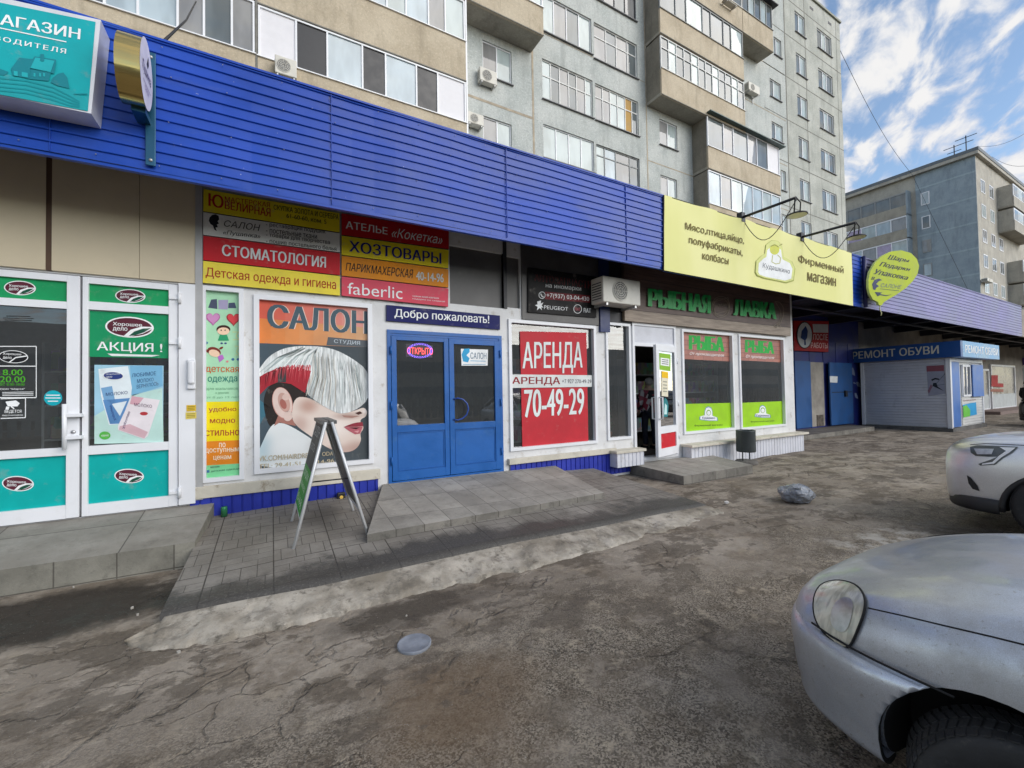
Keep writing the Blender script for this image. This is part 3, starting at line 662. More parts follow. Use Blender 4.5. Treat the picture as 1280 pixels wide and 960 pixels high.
# left (part out of frame) and right leaf of the white double door
lx0, lx1 = -2.72, -1.785; rx0, rx1 = -1.765, -.955
opR = [rect4((112.5, 354.5), (212, 384), (212, 384), (112, 377), YF)]
def opz(*q): return rect4(*q, YF)
oR = [opz((112.5, 355), (212, 363), (212, 384), (112.5, 377)), opz((112, 388), (212, 392.5), (211, 552), (111, 557)), opz((111, 567.5), (210, 562.5), (210, 621), (111, 628))]
oL = [opz((-6, 346), (86, 352), (86, 376), (-6, 374)), opz((-6, 382), (85, 386), (84, 561), (-6, 562)), opz((-6, 573), (83.5, 570), (83, 633), (-6, 638))]
xl0, xl1 = oL[0][0], oL[1][1]; oL = [(-2.60, xl1, a[2], a[3]) for a in oL]; oR = [(oR[1][0], oR[1][1], a[2], a[3]) for a in oR]
for nm, x0, x1, op in (('l', lx0, lx1, oL), ('r', rx0, rx1, oR)):
    d = leaf('door', x0, x1, .41, 2.965, op, YF-.035, YF+.03, PVC)
    for k, (a, b_, c, e) in enumerate(sorted(op, key=lambda t: -t[2])):
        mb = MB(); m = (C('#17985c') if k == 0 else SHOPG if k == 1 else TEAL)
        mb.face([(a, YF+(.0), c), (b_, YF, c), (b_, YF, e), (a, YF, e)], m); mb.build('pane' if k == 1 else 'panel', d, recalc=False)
    F = Flat(YF)
    if nm == 'r':
        logo(F, 163, 370, 19, 8.5); logo(F, 161.5, 595, 18.5, 9); 
        F.poly([(112.5, 388.5), (211.5, 393), (210.5, 448), (112, 446)], C('#12905d'), 1); logo(F, 162, 409, 30.5, 13, 2)
        F.text('АКЦИЯ !', Q(121, 440, 203, .03, 13), PAPER, 3, .03); F.poly([(134, 442), (200, 444), (190, 446), (140, 445)], PAPER, 3)
    else:
        logo(F, 25, 360, 20, 9); logo(F, 22.5, 604.5, 20, 9.5)
        F.line([(-6, 433), (45.5, 433), (45.5, 497), (-6, 497)], 1.1, PAPER, 2); F.line([(-6, 457.5), (45.5, 457.8)], 1.1, PAPER, 2)
        F.ell(17, 446, 18.5, 8, PAPER, 2, .05); F.ell(17, 446, 17.3, 7.2, INK, 3, .05); F.text('Хорошее', Q(4, 444, 27, .05, 3.6), PAPER, 4, .03); F.text('дело', Q(4, 449, 15, .05, 3.4), PAPER, 4, .03); F.line([(12, 453), (20, 447), (34, 445)], 1.4, PAPER, 4)
        G = C('#4fae2a'); F.text('8.00', Q(3.5, 469, 28.5, 0, 7), G, 2, .03); F.text('20.00', Q(0, 478, 32, 0, 7.6), G, 2, .03); F.text('ВС 8.00-18.00', Q(0, 482, 31, 0, 3), G, 2, .02)
        F.text('ООО "Марта"', Q(0, 488, 31, -.01, 2.6), PAPER, 2, .02)
        for y in (490.5, 492.5, 494.5): F.line([(3, y), (42, y-.6)], .7, PAPER, 2)
        F.line([(1, 498.5), (32, 497.5), (32, 522), (1, 523)], 1.1, PAPER, 2); F.poly([(7, 502), (20, 500.5), (25, 504), (22, 508), (10, 508)], PAPER, 2); F.poly([(8, 508), (12, 509), (11, 512), (7, 512)], PAPER, 2); F.line([(14, 508), (18, 511)], 1.5, PAPER, 2)
        F.text('ВЕДЕТСЯ', Q(6, 517, 27, -.02, 4.5), PAPER, 2, .03); F.text('ВИДЕОНАБЛЮДЕНИЕ', Q(3, 520.5, 29, -.02, 2), PAPER, 2, .02)
        F.ell(66.5, 497.5, 11.5, 9.5, C('#12a9b8'), 2)
        for y, a_, b2 in ((494, 58, 75), (497.5, 57, 76), (501.5, 60, 73)): F.line([(a_, y), (b2, y)], 1.2, PAPER, 3)
        for y, a_, b2 in ((395, 8, 38), (397.5, 4, 42), (400, 6, 40)): F.line([(a_, y), (b2, y+.8)], 1., C('#2b2e2e'), 2)
    F.build('sticker', d)
    if nm == 'l':
        mb = MB(); h0 = PY(80.5, 562, YF-.1); h1 = PY(80.5, 505, YF-.1); mb.tube([(h0.x, YF-.10, h0.z), (h1.x, YF-.10, h1.z)], .02, PVC, 10)
        for z in (h0.z+.12, h1.z-.12): mb.box(h0.x-.015, h0.x+.13, YF-.115, YF-.036, z-.018, z+.018, PVC, .004)
        mb.build('handle', d); mb = MB(); kp = PY(91.5, 540, YF-.04); mb.lathe([(.0, -.012), (.018, -.01), (.02, 0)], (kp.x, YF-.036, kp.z), STEEL, (0, 1, 0), 16); mb.build('lock', d)
    else:
        for px1, py1 in ((225, 373), (225, 429), (225, 615)):
            q = PY(px1, py1, YF-.05); mb = MB(); mb.tube([(q.x, YF-.075, q.z-.06), (q.x, YF-.075, q.z+.06)], .017, PVC, 10); mb.box(q.x-.1, q.x+.01, YF-.06, YF-.034, q.z-.015, q.z+.015, PVC); mb.build('hinge', d)
        q = PY(239, 467, YF-.1); mb = MB(); mb.box(q.x-.04, q.x+.04, YF-.10, YF-.061, q.z-.18, q.z+.17, PVC, .012); mb.box(q.x-.03, q.x+.035, YF-.13, YF-.098, q.z-.12, q.z+.15, PVC, .02); mb.build('intercom', shop)

# blue double door: frame, two leaves with glass above and a steel panel below
x0, x1, z0, z1 = H['door_b']; xm = PY(561, 500, YF).x
mb = MB(); frame(mb, x0, x1, z0-.05, z1, YF-.02, YF+.1, .05, BLUED); mb.box(x0+.05, x1-.05, YF-.01, YF+.02, z1-.085, z1-.05, BLUED); dbf = mb.build('door_frame', shop)
gl = [opz((495.5, 425), (555, 428), (554.5, 529), (495.5, 532)), opz((567, 430), (618, 432.5), (617.5, 526), (567.3, 528.7))]
for k in (0, 1):
    a, b_, c, e = gl[k]; d = leaf('door', x0+.055 if k == 0 else xm+.004, xm-.004 if k == 0 else x1-.055, z0+.01, z1-.09, [(a, b_, z0+.14, c-.10), gl[k]], YF-.03, YF+.03, BLUED)
    mb = MB(); mb.box(a, b_, YF-.012, YF+.01, z0+.14, c-.10, BLUED); frame(mb, a+.008, b_-.008, z0+.15, c-.11, YF-.02, YF-.0121, .012, BLUED)
    mb.build('panel', d)
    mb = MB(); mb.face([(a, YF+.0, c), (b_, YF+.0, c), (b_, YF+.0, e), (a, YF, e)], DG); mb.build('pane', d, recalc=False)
    for zz_ in (z0+.3, z0+1.1, z0+1.9):
        xh = x0+.045 if k == 0 else x1-.045; mb = MB(); mb.tube([(xh, YF-.045, zz_-.06), (xh, YF-.045, zz_+.06)], .013, BLUED, 8); mb.build('hinge', d)
    if k:
        mb = MB(); pts = [(566, 499), (571, 497.5), (577, 499.5), (581.5, 504.5), (583, 511), (581, 518), (576, 523), (570, 525), (566, 524)]
        mb.tube([Vector((PY(*p, YF).x, YF-.04-.04*math.sin(math.pi*i/8), PY(*p, YF).z)) for i, p in enumerate(pts)], .012, mat('handle_blue', (.015, .06, .30), .3), 8); mb.build('handle', d)

# fish shop doorway: white frame, plain transom, the door standing open
x0, x1, z0, z1 = H['door_f']
mb = MB(); frame(mb, x0-.06, x1+.05, z0-.06, z1+.46, YF-.03, YF+.09, .055, PVC); mb.box(x0, x1, YF-.02, YF+.08, z1-.01, z1+.06, PVC); mb.box(x0, x1, YF-.004, YF+.03, z1+.06, z1+.40, mat('plain_transom', (.62, .63, .68), .45)); mb.build('door_frame', shop)
hx = x1+.0; w_ = .89
tl_ = PY(819.4, 430, YF); ang = R(14)
L = Vector((-math.cos(ang), -math.sin(ang), 0)); nrm = Vector((math.sin(ang), -math.cos(ang), 0))     # leaf swings out towards the yard
hg = Vector((x1-.0, YF-.04, 0))
# leaf length so that its free edge is seen at pixel column 819
best = min((abs((lambda P: 640+FPX*((P-EYE).dot(rt))/((P-EYE).dot(fw)))(hg+L*t+Vector((0, 0, 1.5)))-819.4), t) for t in [i*.01 for i in range(30, 130)])[1]
w_ = .89
def LP(u, v, z): p = hg+L*u+nrm*v; return (p.x, p.y, z)
def lbox(mb, u0, u1, v0, v1, za, zb, m):
    k = mb.mi(m); v = [mb.bm.verts.new(LP(u, vv, z)) for z in (za, zb) for u, vv in ((u0, v0), (u1, v0), (u1, v1), (u0, v1))]
    for q in ((3, 2, 1, 0), (4, 5, 6, 7), (0, 1, 5, 4), (1, 2, 6, 5), (2, 3, 7, 6), (3, 0, 4, 7)): mb.bm.faces.new([v[i] for i in q]).material_index = k
zb_, zt_ = z0+.02, z1
mb = MB()
for u0, u1, za, zb in ((0, .1, zb_, zt_), (w_-.12, w_, zb_, zt_), (.1, w_-.12, zb_, zb_+.16), (.1, w_-.12, zt_-.12, zt_), (.1, w_-.12, zb_+.46, zb_+.60)): lbox(mb, u0, u1, -.03, .03, za, zb, PVC)
fdo = mb.build('door', shop)
mb = MB(); lbox(mb, .1, w_-.12, -.008, .008, zb_+.16, zb_+.46, C('#c8232f')); mb.build('panel', fdo)
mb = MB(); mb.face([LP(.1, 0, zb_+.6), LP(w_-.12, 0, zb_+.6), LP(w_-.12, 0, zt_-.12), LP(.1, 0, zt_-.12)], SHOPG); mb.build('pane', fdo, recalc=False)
for s in (-1, 1):
    mb = MB(); hu = w_-.06
    a = [LP(hu, .03*s, 1.07), LP(hu, .11*s, 1.07), LP(hu, .11*s, 1.50), LP(hu, .03*s, 1.50)]
    mb.tube(a, .017, PVC, 8); mb.build('handle', fdo)
for zz_ in (.6, 1.3, 2.2): mb = MB(); mb.tube([LP(-.02, .03, zz_), LP(-.02, .03, zz_+.12)], .018, PVC, 8); mb.build('hinge', fdo)
def pl(x, y):       # photograph pixel -> the door leaf's outer face
    d = ray(x, y); o = Vector(LP(0, .003, 0)); t = (o-EYE).dot(nrm)/d.dot(nrm); return EYE+d*t
F = Flat(0, pl, nrm, .002)
F.poly([(824, 441), (838, 443), (838, 464), (824, 462)], C('#8dbd3c'), 1); F.poly([(825.5, 447), (836.5, 448.5), (836.5, 458), (825.5, 456.5)], PAPER, 2)
for y in (449.5, 452, 454.5): F.line([(827, y), (835, y+.8)], .8, INK, 3)
F.poly([(827, 464), (835, 465), (835, 496), (827, 495)], C('#e6dfc8'), 1); F.poly([(827, 464), (835, 465), (835, 473), (827, 472)], C('#f0c020'), 2)
for y in (477, 481, 485, 489): F.line([(828.5, y), (833.5, y+.5)], 1., C('#8a8a80'), 3)
F.poly([(831, 497), (834, 500), (835.5, 507), (834.5, 521), (829, 521), (827.5, 508), (829.5, 501)], C('#2d7f86'), 1); F.poly([(831, 504), (833.5, 507), (833.5, 518), (830, 518)], C('#bfe0e0'), 2)
F.build('sticker', fdo)

# dark blue steel doors in the recess
RY = 8.2
a0 = PY(991.5, 447.5, RY); a1 = PY(1011, 449, RY); a2 = PY(1028.5, 451, RY); a3 = PY(1031, 452.5, RY); a4 = PY(1059, 454, RY)
RBLUE = mat('recess_door_blue', (.010, .085, .27), .45, 0, .15, 2, .1)
mb = MB(); mb.box(a0.x, a1.x, RY-.05, RY-.003, .2, 2.62, RBLUE); mb.build('door', shop)
mb = MB(); mb.box(a1.x+.02, a2.x, RY-.012, RY-.002, .2, 2.60, mat('pale_lobby', (.34, .31, .27), .8, 0, .3, 1.2)); mb.box(a1.x+.4, a2.x-.15, RY-.03, RY-.013, .2, .62, mat('lobby_rubble', (.12, .10, .08), .9, 0, .5, 8)); mb.build('doorway', shop)
mb = MB(); mb.box(a3.x, a4.x, RY-.16, RY-.10, .2, 2.60, RBLUE, .01); mb.box(a3.x+.1, a4.x-.1, RY-.165, RY-.1601, 1.44, 1.47, DARKM); rd = mb.build('door', shop)
mb = MB(); q = PY(1057, 492, RY-.17); mb.box(q.x-.1, q.x+.06, RY-.22, RY-.162, q.z-.12, q.z+.12, DARKM); mb.build('lock', rd)
F = Flat(RY-.16); F.poly([(1037, 470), (1047, 470.5), (1046.5, 478.5), (1037.5, 478)], PAPER, 3); F.build('notice', rd)
F = Flat(RY, step=.01); 
for x, y, a_, b_ in ((1066, 465, 2.5, 5), (1068, 479, 2, 1), (1073, 481, 3, 3.5), (1070, 495, 2.2, 3.5)): F.poly([(x-a_, y-b_), (x, y-b_*1.1), (x+a_*.6, y-b_*.2), (x+a_, y+b_), (x-a_*.4, y+b_*.6), (x-a_*.8, y)], C('#9aa2b8'), 1)
F.build('paint_patch', shop)

# far shop fronts past the kiosk
for k, (xa, xb, za, zb) in enumerate(((36.6, 38.0, .1, 2.6), (38.4, 43.6, .1, 2.9), (46, 49, .1, 2.8), (52, 56, .1, 2.8), (60, 66, .1, 2.8))):
    mb = MB(); frame(mb, xa, xb, za, zb, 8.1, 8.2, .12, PVC); mb.box(xa+.12, xb-.12, 8.12, 8.18, za+.12, za+.95, mat('pale_panel', (.5, .53, .53), .5)); o = mb.build('door', shop)
    mb = MB(); mb.face([(xa+.12, 8.16, za+.95), (xb-.12, 8.16, za+.95), (xb-.12, 8.16, zb-.12), (xa+.12, 8.16, zb-.12)], mat('far_pane', (.32, .30, .26), .25, 0, .4, .8)); mb.build('pane', o, recalc=False)
    if k == 1:
        F = Flat(8.1, step=.01); F.poly([(1239, 469), (1247, 469), (1247, 479), (1254, 479.5), (1254, 484), (1239, 483)], C('#b02020'), 1); F.poly([(1238, 486), (1254, 486.5), (1254, 490), (1238, 489.5)], C('#a06a58'), 1); F.build('poster', o)
mb = MB(); mb.box(34.5, 45, 7.0, 8.1, -.02, .16, mat('far_step', (.22, .16, .14), .8)); mb.box(46, 58, 7.1, 8.1, -.02, .2, mat('far_step', (.22, .16, .14))); mb.build('doorstep', shop)
mb = MB(); mb.box(30, 37, 8.0, 8.19, 3.0, 3.6, mat('brown_board', (.12, .05, .03), .6)); mb.build('signboard', shop); mb = MB(); mb.box(46, 50, 8.0, 8.19, 3.0, 3.5, mat('violet_board', (.12, .06, .3), .6)); mb.build('signboard', shop)

# ------------------------------------------------------------------ signs on the shop row
YEL, RED, ORG_, PINK, WHT, NAVY = C('#e6d21e'), C('#c4202a'), C('#dd8a1c'), C('#d84f62'), C('#d9d9d6'), C('#141c74')
def board(rows, Y, label, back):
    """directory board: thin boards under one another; each row is a part"""
    root = thing('directory_board', label, 'sign', (PY(*rows[-1][0][3], Y).x, Y, PY(*rows[-1][0][3], Y).z))
    out = []
    for q, m in rows:
        out.append(plate('sign_panel', q, Y-.03, .028, m, None, None, DARKJ, parent=root))
    return out
YS = YF-.02
e = [(254.5, 235.5), (254, 264.5), (254, 294), (254, 325.5), (253.5, 354)]; r_ = [(425, 266), (425, 291), (425.5, 316), (425.5, 344.5), (425.5, 370)]
g = .6
L1 = board([([(e[i][0], e[i][1]+g), (r_[i][0]-g, r_[i][1]+g), (r_[i+1][0]-g, r_[i+1][1]-g), (e[i+1][0], e[i+1][1]-g)], (YEL, WHT, RED, C('#ecd84a'))[i]) for i in range(4)], YS, 'four row directory board above the poster window, yellow row on top', None)
YT = YS-.03
F = Flat(YT); s7 = (240, 220, 4); RD2 = C('#b01418')
F.text('Ю', [(82, 150), (158, 165), (158, 100), (82, 85)], RD2, crop=s7, bold=.06); F.text('МАСТЕРСКАЯ', [(164, 128), (390, 158), (390, 133), (164, 102)], RD2, crop=s7, bold=.02); F.text('ВЕЛИРНАЯ', [(164, 164), (393, 205), (393, 163), (164, 126)], RD2, crop=s7, bold=.05)
F.text('СКУПКА ЗОЛОТА И СЕРЕБРА', [(408, 168), (733, 220), (733, 193), (408, 143)], INK, crop=s7, bold=.03); F.text('61-60-60, ком. 5', [(472, 212), (672, 244), (672, 219), (472, 188)], INK, crop=s7, bold=.03)
F.build('lettering', L1[0])
F = Flat(YT)
F.text('САЛОН', [(160, 252), (342, 277), (342, 243), (160, 220)], INK, crop=s7, shear=.25); F.text('«Пушинка»', [(155, 297), (342, 318), (342, 290), (155, 270)], INK, crop=s7, shear=.25, bold=.02)
F.poly([(88, 208), (100, 195), (118, 191), (133, 200), (136, 218), (128, 226), (135, 238), (124, 243), (130, 256), (118, 258), (124, 276), (112, 268), (104, 248), (92, 240), (84, 224)], INK, 1, crop=s7)
for t, y, x1, sl in (('- реставрация подушек', 256, 668, 38), ('- постельные ткани', 283, 625, 33), ('- товары для творчества', 307, 690, 40), ('- пошив постельного белья', 333, 722, 42)): F.text(t, [(370, y), (x1, y+sl), (x1, y+sl-21), (370, y-21)], INK, crop=s7, bold=.02)
F.build('lettering', L1[1])
F = Flat(YT); F.text('СТОМАТОЛОГИЯ', [(150, 398), (670, 460), (670, 405), (150, 342)], C('#dadada'), crop=s7, bold=.07, outline=C('#5a1016'), ow=.035); F.build('lettering', L1[2])
F = Flat(YT); F.text('Детская одежда и гигиена', [(68, 510), (720, 576), (720, 520), (68, 456)], C('#a8321c'), crop=s7, bold=.02); F.build('lettering', L1[3])
e = [(426.5, 266), (426.5, 294), (426.5, 319), (426.5, 345), (426.5, 370)]; r_ = [(561, 287.5), (561, 312), (560.5, 336), (560.5, 360), (560, 384)]
L2 = board([([(e[i][0]+g, e[i][1]+g), (r_[i][0], r_[i][1]+g), (r_[i+1][0], r_[i+1][1]-g), (e[i+1][0]+g, e[i+1][1]-g)], (C('#b8141c'), YEL, ORG_, PINK)[i]) for i in range(4)], YS, 'four row directory board with a pink lowest row, beside the grey transom panels', None)
F = Flat(YT); F.text('АТЕЛЬЕ', [(768, 262), (978, 293), (978, 258), (768, 224)], PAPER, crop=s7, bold=.04); F.text('«Кокетка»', [(998, 305), (1252, 342), (1252, 296), (998, 258)], PAPER, crop=s7, shear=.3, bold=.0); F.build('lettering', L2[0])
F = Flat(YT); F.text('ХОЗТОВАРЫ', [(785, 378), (1246, 440), (1246, 386), (785, 322)], NAVY, crop=s7, bold=.06); F.build('lettering', L2[1])
F = Flat(YT); F.text('ПАРИКМАХЕРСКАЯ', [(768, 472), (1106, 512), (1106, 468), (768, 432)], INK, crop=s7, shear=.2, bold=.02); F.text('40-14-96', [(1120, 520), (1258, 533), (1258, 490), (1120, 478)], C('#cfcfc8'), crop=s7, bold=.07, outline=C('#4a3010'), ow=.03); F.build('lettering', L2[2])
F = Flat(YT); F.text('faberlic', [(778, 590), (1052, 616), (1052, 556), (778, 532)], PAPER, crop=s7)
F.text('горячая линия компании', [(1102, 606), (1234, 618), (1234, 608), (1102, 597)], PAPER, crop=s7); F.text('подарки со скидкой', [(1102, 618), (1264, 633), (1264, 624), (1102, 609)], PAPER, crop=s7); F.build('lettering', L2[3])

# welcome strip above the blue doors
o = plate('welcome_sign', [(483, 381), (625, 394.5), (625, 412), (483, 401)], YF-.03, .025, C('#171c5c'), 'narrow navy sign with white greeting above the blue double door', 'sign', DARKM)
F = Flat(YF-.03); F.text('Добро пожаловать!', [(493, 398.5), (611.5, 407), (611.5, 394), (493, 386)], PAPER, bold=.04); F.build('lettering', o)
# car parts sign
o = plate('parts_sign', [(660.5, 334), (745.5, 346), (745.5, 397), (660.5, 390)], YF-.06, .03, C('#0c0b0d'), 'black car parts sign with red outlined title and car badges', 'sign', DARKM)
sA = (480, 260, 4); F = Flat(YF-.06)
F.text('АВТОЗАПЧАСТИ', [(750, 365), (1040, 405), (1040, 368), (750, 328)], C('#200508'), crop=sA, bold=.03, outline=C('#b8323c'), ow=.03); F.text('на иномарки', [(808, 402), (985, 420), (985, 398), (808, 380)], C('#c8c8c8'), crop=sA, bold=.02)
F.poly([(805, 418), (1030, 438), (1030, 474), (805, 456)], C('#6d1620'), 1, crop=sA); F.ell(790, 436, 17, 18, PAPER, 1, crop=sA); F.ell(790, 436, 14, 15, INK, 2, crop=sA); F.line([(783, 428), (787, 440), (797, 446)], 5, PAPER, 3, crop=sA)
F.text('+7(937) 03-04-430', [(812, 453), (1025, 472), (1025, 445), (812, 424)], PAPER, crop=sA, bold=.02)
F.text('PEUGEOT', [(800, 505), (920, 514), (920, 497), (800, 486)], PAPER, crop=sA); F.text('FIAT', [(998, 522), (1034, 524), (1034, 503), (998, 500)], PAPER, crop=sA, bold=.03)
F.poly([(765, 468), (785, 463), (783, 478), (797, 472), (788, 488), (797, 498), (786, 497), (790, 512), (778, 500), (764, 512), (768, 494), (754, 486), (768, 482)], PAPER, 1, crop=sA)
F.ell(968, 505, 21, 23, PAPER, 1, crop=sA); F.ell(968, 505, 18, 20, INK, 2, crop=sA); F.text('FIAT', [(954, 512), (982, 515), (982, 500), (954, 497)], C('#c05060'), crop=sA, l=3); F.build('lettering', o)

# tall children's clothing poster
def poster(name, q, Y, m, label, cat='poster'): return plate(name, q, Y, .004, m, label, cat)
YP = YF+.030
o = poster('shop_poster', [(256, 361.5), (301.5, 365), (300.5, 595), (255.5, 599)], YP, C('#a9d9b4'), "tall narrow children's clothing poster in green, yellow and orange beside the hair window")
F = Flat(YP); k2 = (250, 350, 3.69)
F.poly([(19, 562), (188, 560), (188, 738), (19, 745)], C('#e8d414'), 1, crop=k2); F.poly([(19, 745), (188, 738), (188, 846), (19, 856)], C('#dd8420'), 1, crop=k2)
F.poly([(19, 856), (188, 846), (188, 900), (19, 925)], C('#7fd49a'), 1, crop=k2)
F.poly([(52, 90), (78, 88), (80, 134), (38, 128)], C('#4a5268'), 1, crop=k2); F.poly([(85, 92), (130, 92), (128, 136), (85, 134)], C('#a8a0c0'), 1, crop=k2); F.poly([(132, 106), (160, 104), (168, 130), (130, 130)], C('#46506a'), 1, crop=k2)
def heart(cx, cy, s, m, l): F.poly([(cx+s*16*math.sin(t)**3/16, cy-s*(13*math.cos(t)-5*math.cos(2*t)-2*math.cos(3*t)-math.cos(4*t))/16) for t in [i*2*math.pi/30+.02 for i in range(30)]], m, l, crop=k2)
heart(60, 178, 33, C('#b05c9c'), 2); heart(61, 177, 28, C('#c98abb'), 3); heart(155, 180, 33, C('#a02a32'), 2); heart(155, 179, 28, C('#d8464c'), 3)
SK = C('#f2cdb0'); HR = C('#3a1c18'); GR = C('#2e9a6a')
F.ell(108, 228, 32, 20, HR, 2, crop=k2); F.ell(108, 236, 28, 17, SK, 3, crop=k2); F.poly([(92, 252), (124, 252), (134, 280), (82, 280)], GR, 2, crop=k2); F.ell(100, 292, 6, 4, C('#3a4a80'), 2, crop=k2); F.ell(118, 292, 6, 4, C('#3a4a80'), 2, crop=k2)
for x in (98, 116): F.ell(x, 232, 2.5, 3.5, INK, 4, crop=k2)
F.ell(65, 330, 32, 20, C('#7a2c24'), 2, .3, crop=k2); F.ell(66, 338, 26, 16, SK, 3, .3, crop=k2); F.poly([(80, 350), (104, 344), (112, 362), (90, 380)], C('#b46cc0'), 2, crop=k2); F.ell(34, 328, 10, 5, C('#7a2c24'), 2, .8, crop=k2); F.ell(98, 314, 10, 5, C('#7a2c24'), 2, -.5, crop=k2); F.ell(126, 376, 6, 5, C('#d88a8a'), 2, crop=k2)
for x, y in ((152, 366), (176, 366), (30, 290)): F.ell(x, y, 7, 6, C('#3f6f9a'), 2, crop=k2)
for pts in ([(150, 240), (180, 240), (165, 258), (182, 275), (152, 276)], [(160, 305), (182, 306), (168, 330), (184, 345), (160, 347)]): F.line(pts, 2.5, C('#d8d488'), 2, crop=k2)
for t, q, m in (('детская', [(26, 430), (180, 432), (180, 402), (26, 400)], C('#c8602a')), ('одежда', [(36, 476), (172, 474), (172, 444), (36, 446)], C('#2f7f72')), ('удобно', [(40, 613), (168, 610), (168, 585), (40, 586)], C('#a8402a')), ('модно', [(46, 666), (162, 664), (162, 640), (46, 641)], C('#a8402a')), ('стильно', [(24, 720), (182, 716), (182, 690), (24, 694)], C('#a8402a')),
        ('по', [(88, 772), (118, 771), (118, 750), (88, 751)], C('#f0e2c8')), ('доступным', [(24, 804), (180, 796), (180, 772), (24, 778)], C('#f0e2c8')), ('ценам', [(62, 834), (144, 830), (144, 808), (62, 811)], C('#f0e2c8')),
        ('для мальчиков', [(30, 510), (176, 508), (176, 496), (30, 498)], C('#7fae8c')), ('и девочек', [(72, 528), (134, 527), (134, 516), (72, 517)], C('#7fae8c')), ('от 0 до 12 лет', [(26, 548), (182, 546), (182, 535), (26, 537)], C('#7fae8c')), ('детская одежда', [(50, 888), (182, 874), (182, 866), (50, 880)], C('#3a6a5a')), ('магазин', [(48, 868), (90, 864), (90, 856), (48, 860)], C('#3a6a5a'))):
    F.text(t, q, m, bold=.03, crop=k2)
F.poly([(24, 878), (44, 876), (44, 888), (24, 890)], C('#3a6a9c'), 2, crop=k2)
F.build('print', o)

# hair salon poster filling the big window
o = poster('salon_poster', [(321.5, 371), (462.5, 384.5), (462.5, 577), (321.5, 587.5)], YP, C('#3c4348'), 'large hair salon poster of a head with white and red hair')
k3 = (310, 360, 4); F = Flat(YP, step=.0012)
def grad(x0, y0a, y0b, x1, y1a, y1b, ca, cb_, n=8, l=1):
    for i in range(n):
        t0, t1 = i/n, (i+1)/n; c = [a+(b_-a)*(i+.5)/n for a, b_ in zip(ca, cb_)]
        h = '#%02x%02x%02x' % tuple(int(v) for v in c)
        xa, xb_ = x0+(x1-x0)*t0, x0+(x1-x0)*t1
        F.poly([(xa, y0a+(y1a-y0a)*t0), (xb_, y0a+(y1a-y0a)*t1), (xb_, y0b+(y1b-y0b)*t1), (xa, y0b+(y1b-y0b)*t0)], C(h), l, crop=k3)
grad(45, 46, 150, 610, 98, 200, (214, 92, 72), (226, 160, 150), 8); grad(45, 150, 275, 610, 200, 296, (222, 130, 66), (214, 170, 130), 8)
grad(45, 275, 915, 610, 296, 868, (70, 86, 96), (72, 78, 82), 10)
F.poly([(400, 245), (610, 264), (610, 296), (392, 286)], C('#5c6166'), 2, crop=k3); F.text('СТУДИЯ', [(430, 278), (560, 288), (560, 266), (430, 256)], C('#b9c4cc'), crop=k3, bold=.02, l=3)
F.text('САЛОН', [(96, 198), (602, 232), (602, 116), (96, 80)], C('#4a5f6a'), crop=k3, bold=.10, outline=C('#f0d6c8'), ow=.05, l=3)
F.poly([(48, 820), (48, 700), (110, 600), (60, 560), (48, 560)], C('#3f6e80'), 2, crop=k3)
# undercut, neck, face
F.poly([(75, 560), (100, 490), (150, 470), (220, 478), (290, 520), (300, 560), (240, 640), (160, 690), (110, 700), (86, 640)], C('#2a2422'), 2, crop=k3, sm=2)
FACE = [(232, 545), (300, 545), (380, 590), (470, 630), (540, 612), (575, 596), (592, 608), (596, 626), (586, 646), (566, 654), (560, 668), (574, 684), (578, 704), (562, 724), (562, 738), (566, 760), (550, 796), (514, 820), (450, 822), (380, 790), (320, 745), (240, 690), (215, 640)]
def print_mat(name, base, blobs, streak=None):
    b = NB(name); xz = b.n('ShaderNodeSeparateXYZ', {0: b.pos()}); X, Z = xz.outputs[0], xz.outputs[2]; c = base
    if streak:
        n = b.noise(streak[0], 3, .6, b.mapv(streak[1], rot=streak[2])); c = b.mix(b.rng(n, .30, .70), streak[3], streak[4])
    first = True
    for px, py, rx, ry, col_, amt in blobs:
        p = PY(k3[0]+px/k3[2], k3[1]+py/k3[2], YP); q = PY(k3[0]+(px+rx)/k3[2], k3[1]+(py)/k3[2], YP); h = PY(k3[0]+px/k3[2], k3[1]+(py+ry)/k3[2], YP)
        dx = b.math('DIVIDE', b.math('SUBTRACT', X, p.x), q.x-p.x); dz = b.math('DIVIDE', b.math('SUBTRACT', Z, p.z), p.z-h.z)
        d = b.math('SQRT', b.math('ADD', b.math('MULTIPLY', dx, dx), b.math('MULTIPLY', dz, dz)))
        c = b.mix(b.rng(d, .1, 1., amt, 0), c if not first or streak else base, col_); first = False
    b.bsdf(Base_Color=c, Roughness=.5, Specular_IOR_Level=.25); return b.m
SKINP = print_mat('print_skin', (.74, .62, .55), [(430, 700, 130, 80, (.86, .77, .71), .9), (300, 590, 75, 60, (.46, .25, .19), .75), (540, 800, 90, 60, (.48, .30, .25), .8), (440, 815, 120, 45, (.50, .33, .28), .75), (500, 640, 110, 28, (.40, .26, .22), .7), (260, 680, 60, 70, (.52, .34, .29), .7), (566, 712, 26, 40, (.60, .38, .34), .5), (585, 615, 20, 18, (.90, .82, .78), .6), (360, 740, 60, 40, (.62, .47, .41), .5)])
HAIRP = print_mat('print_hair', (.7, .72, .72), [(120, 380, 110, 70, (.80, .85, .85), .5), (300, 330, 140, 40, (.92, .94, .94), .6), (600, 420, 60, 130, (.30, .31, .31), .6), (300, 520, 50, 80, (.45, .45, .44), .5), (560, 590, 90, 40, (.40, .40, .39), .55)], (26, (1.6, 1, .16), (0, R(-12), 0), (.42, .44, .44), (.90, .93, .92)))
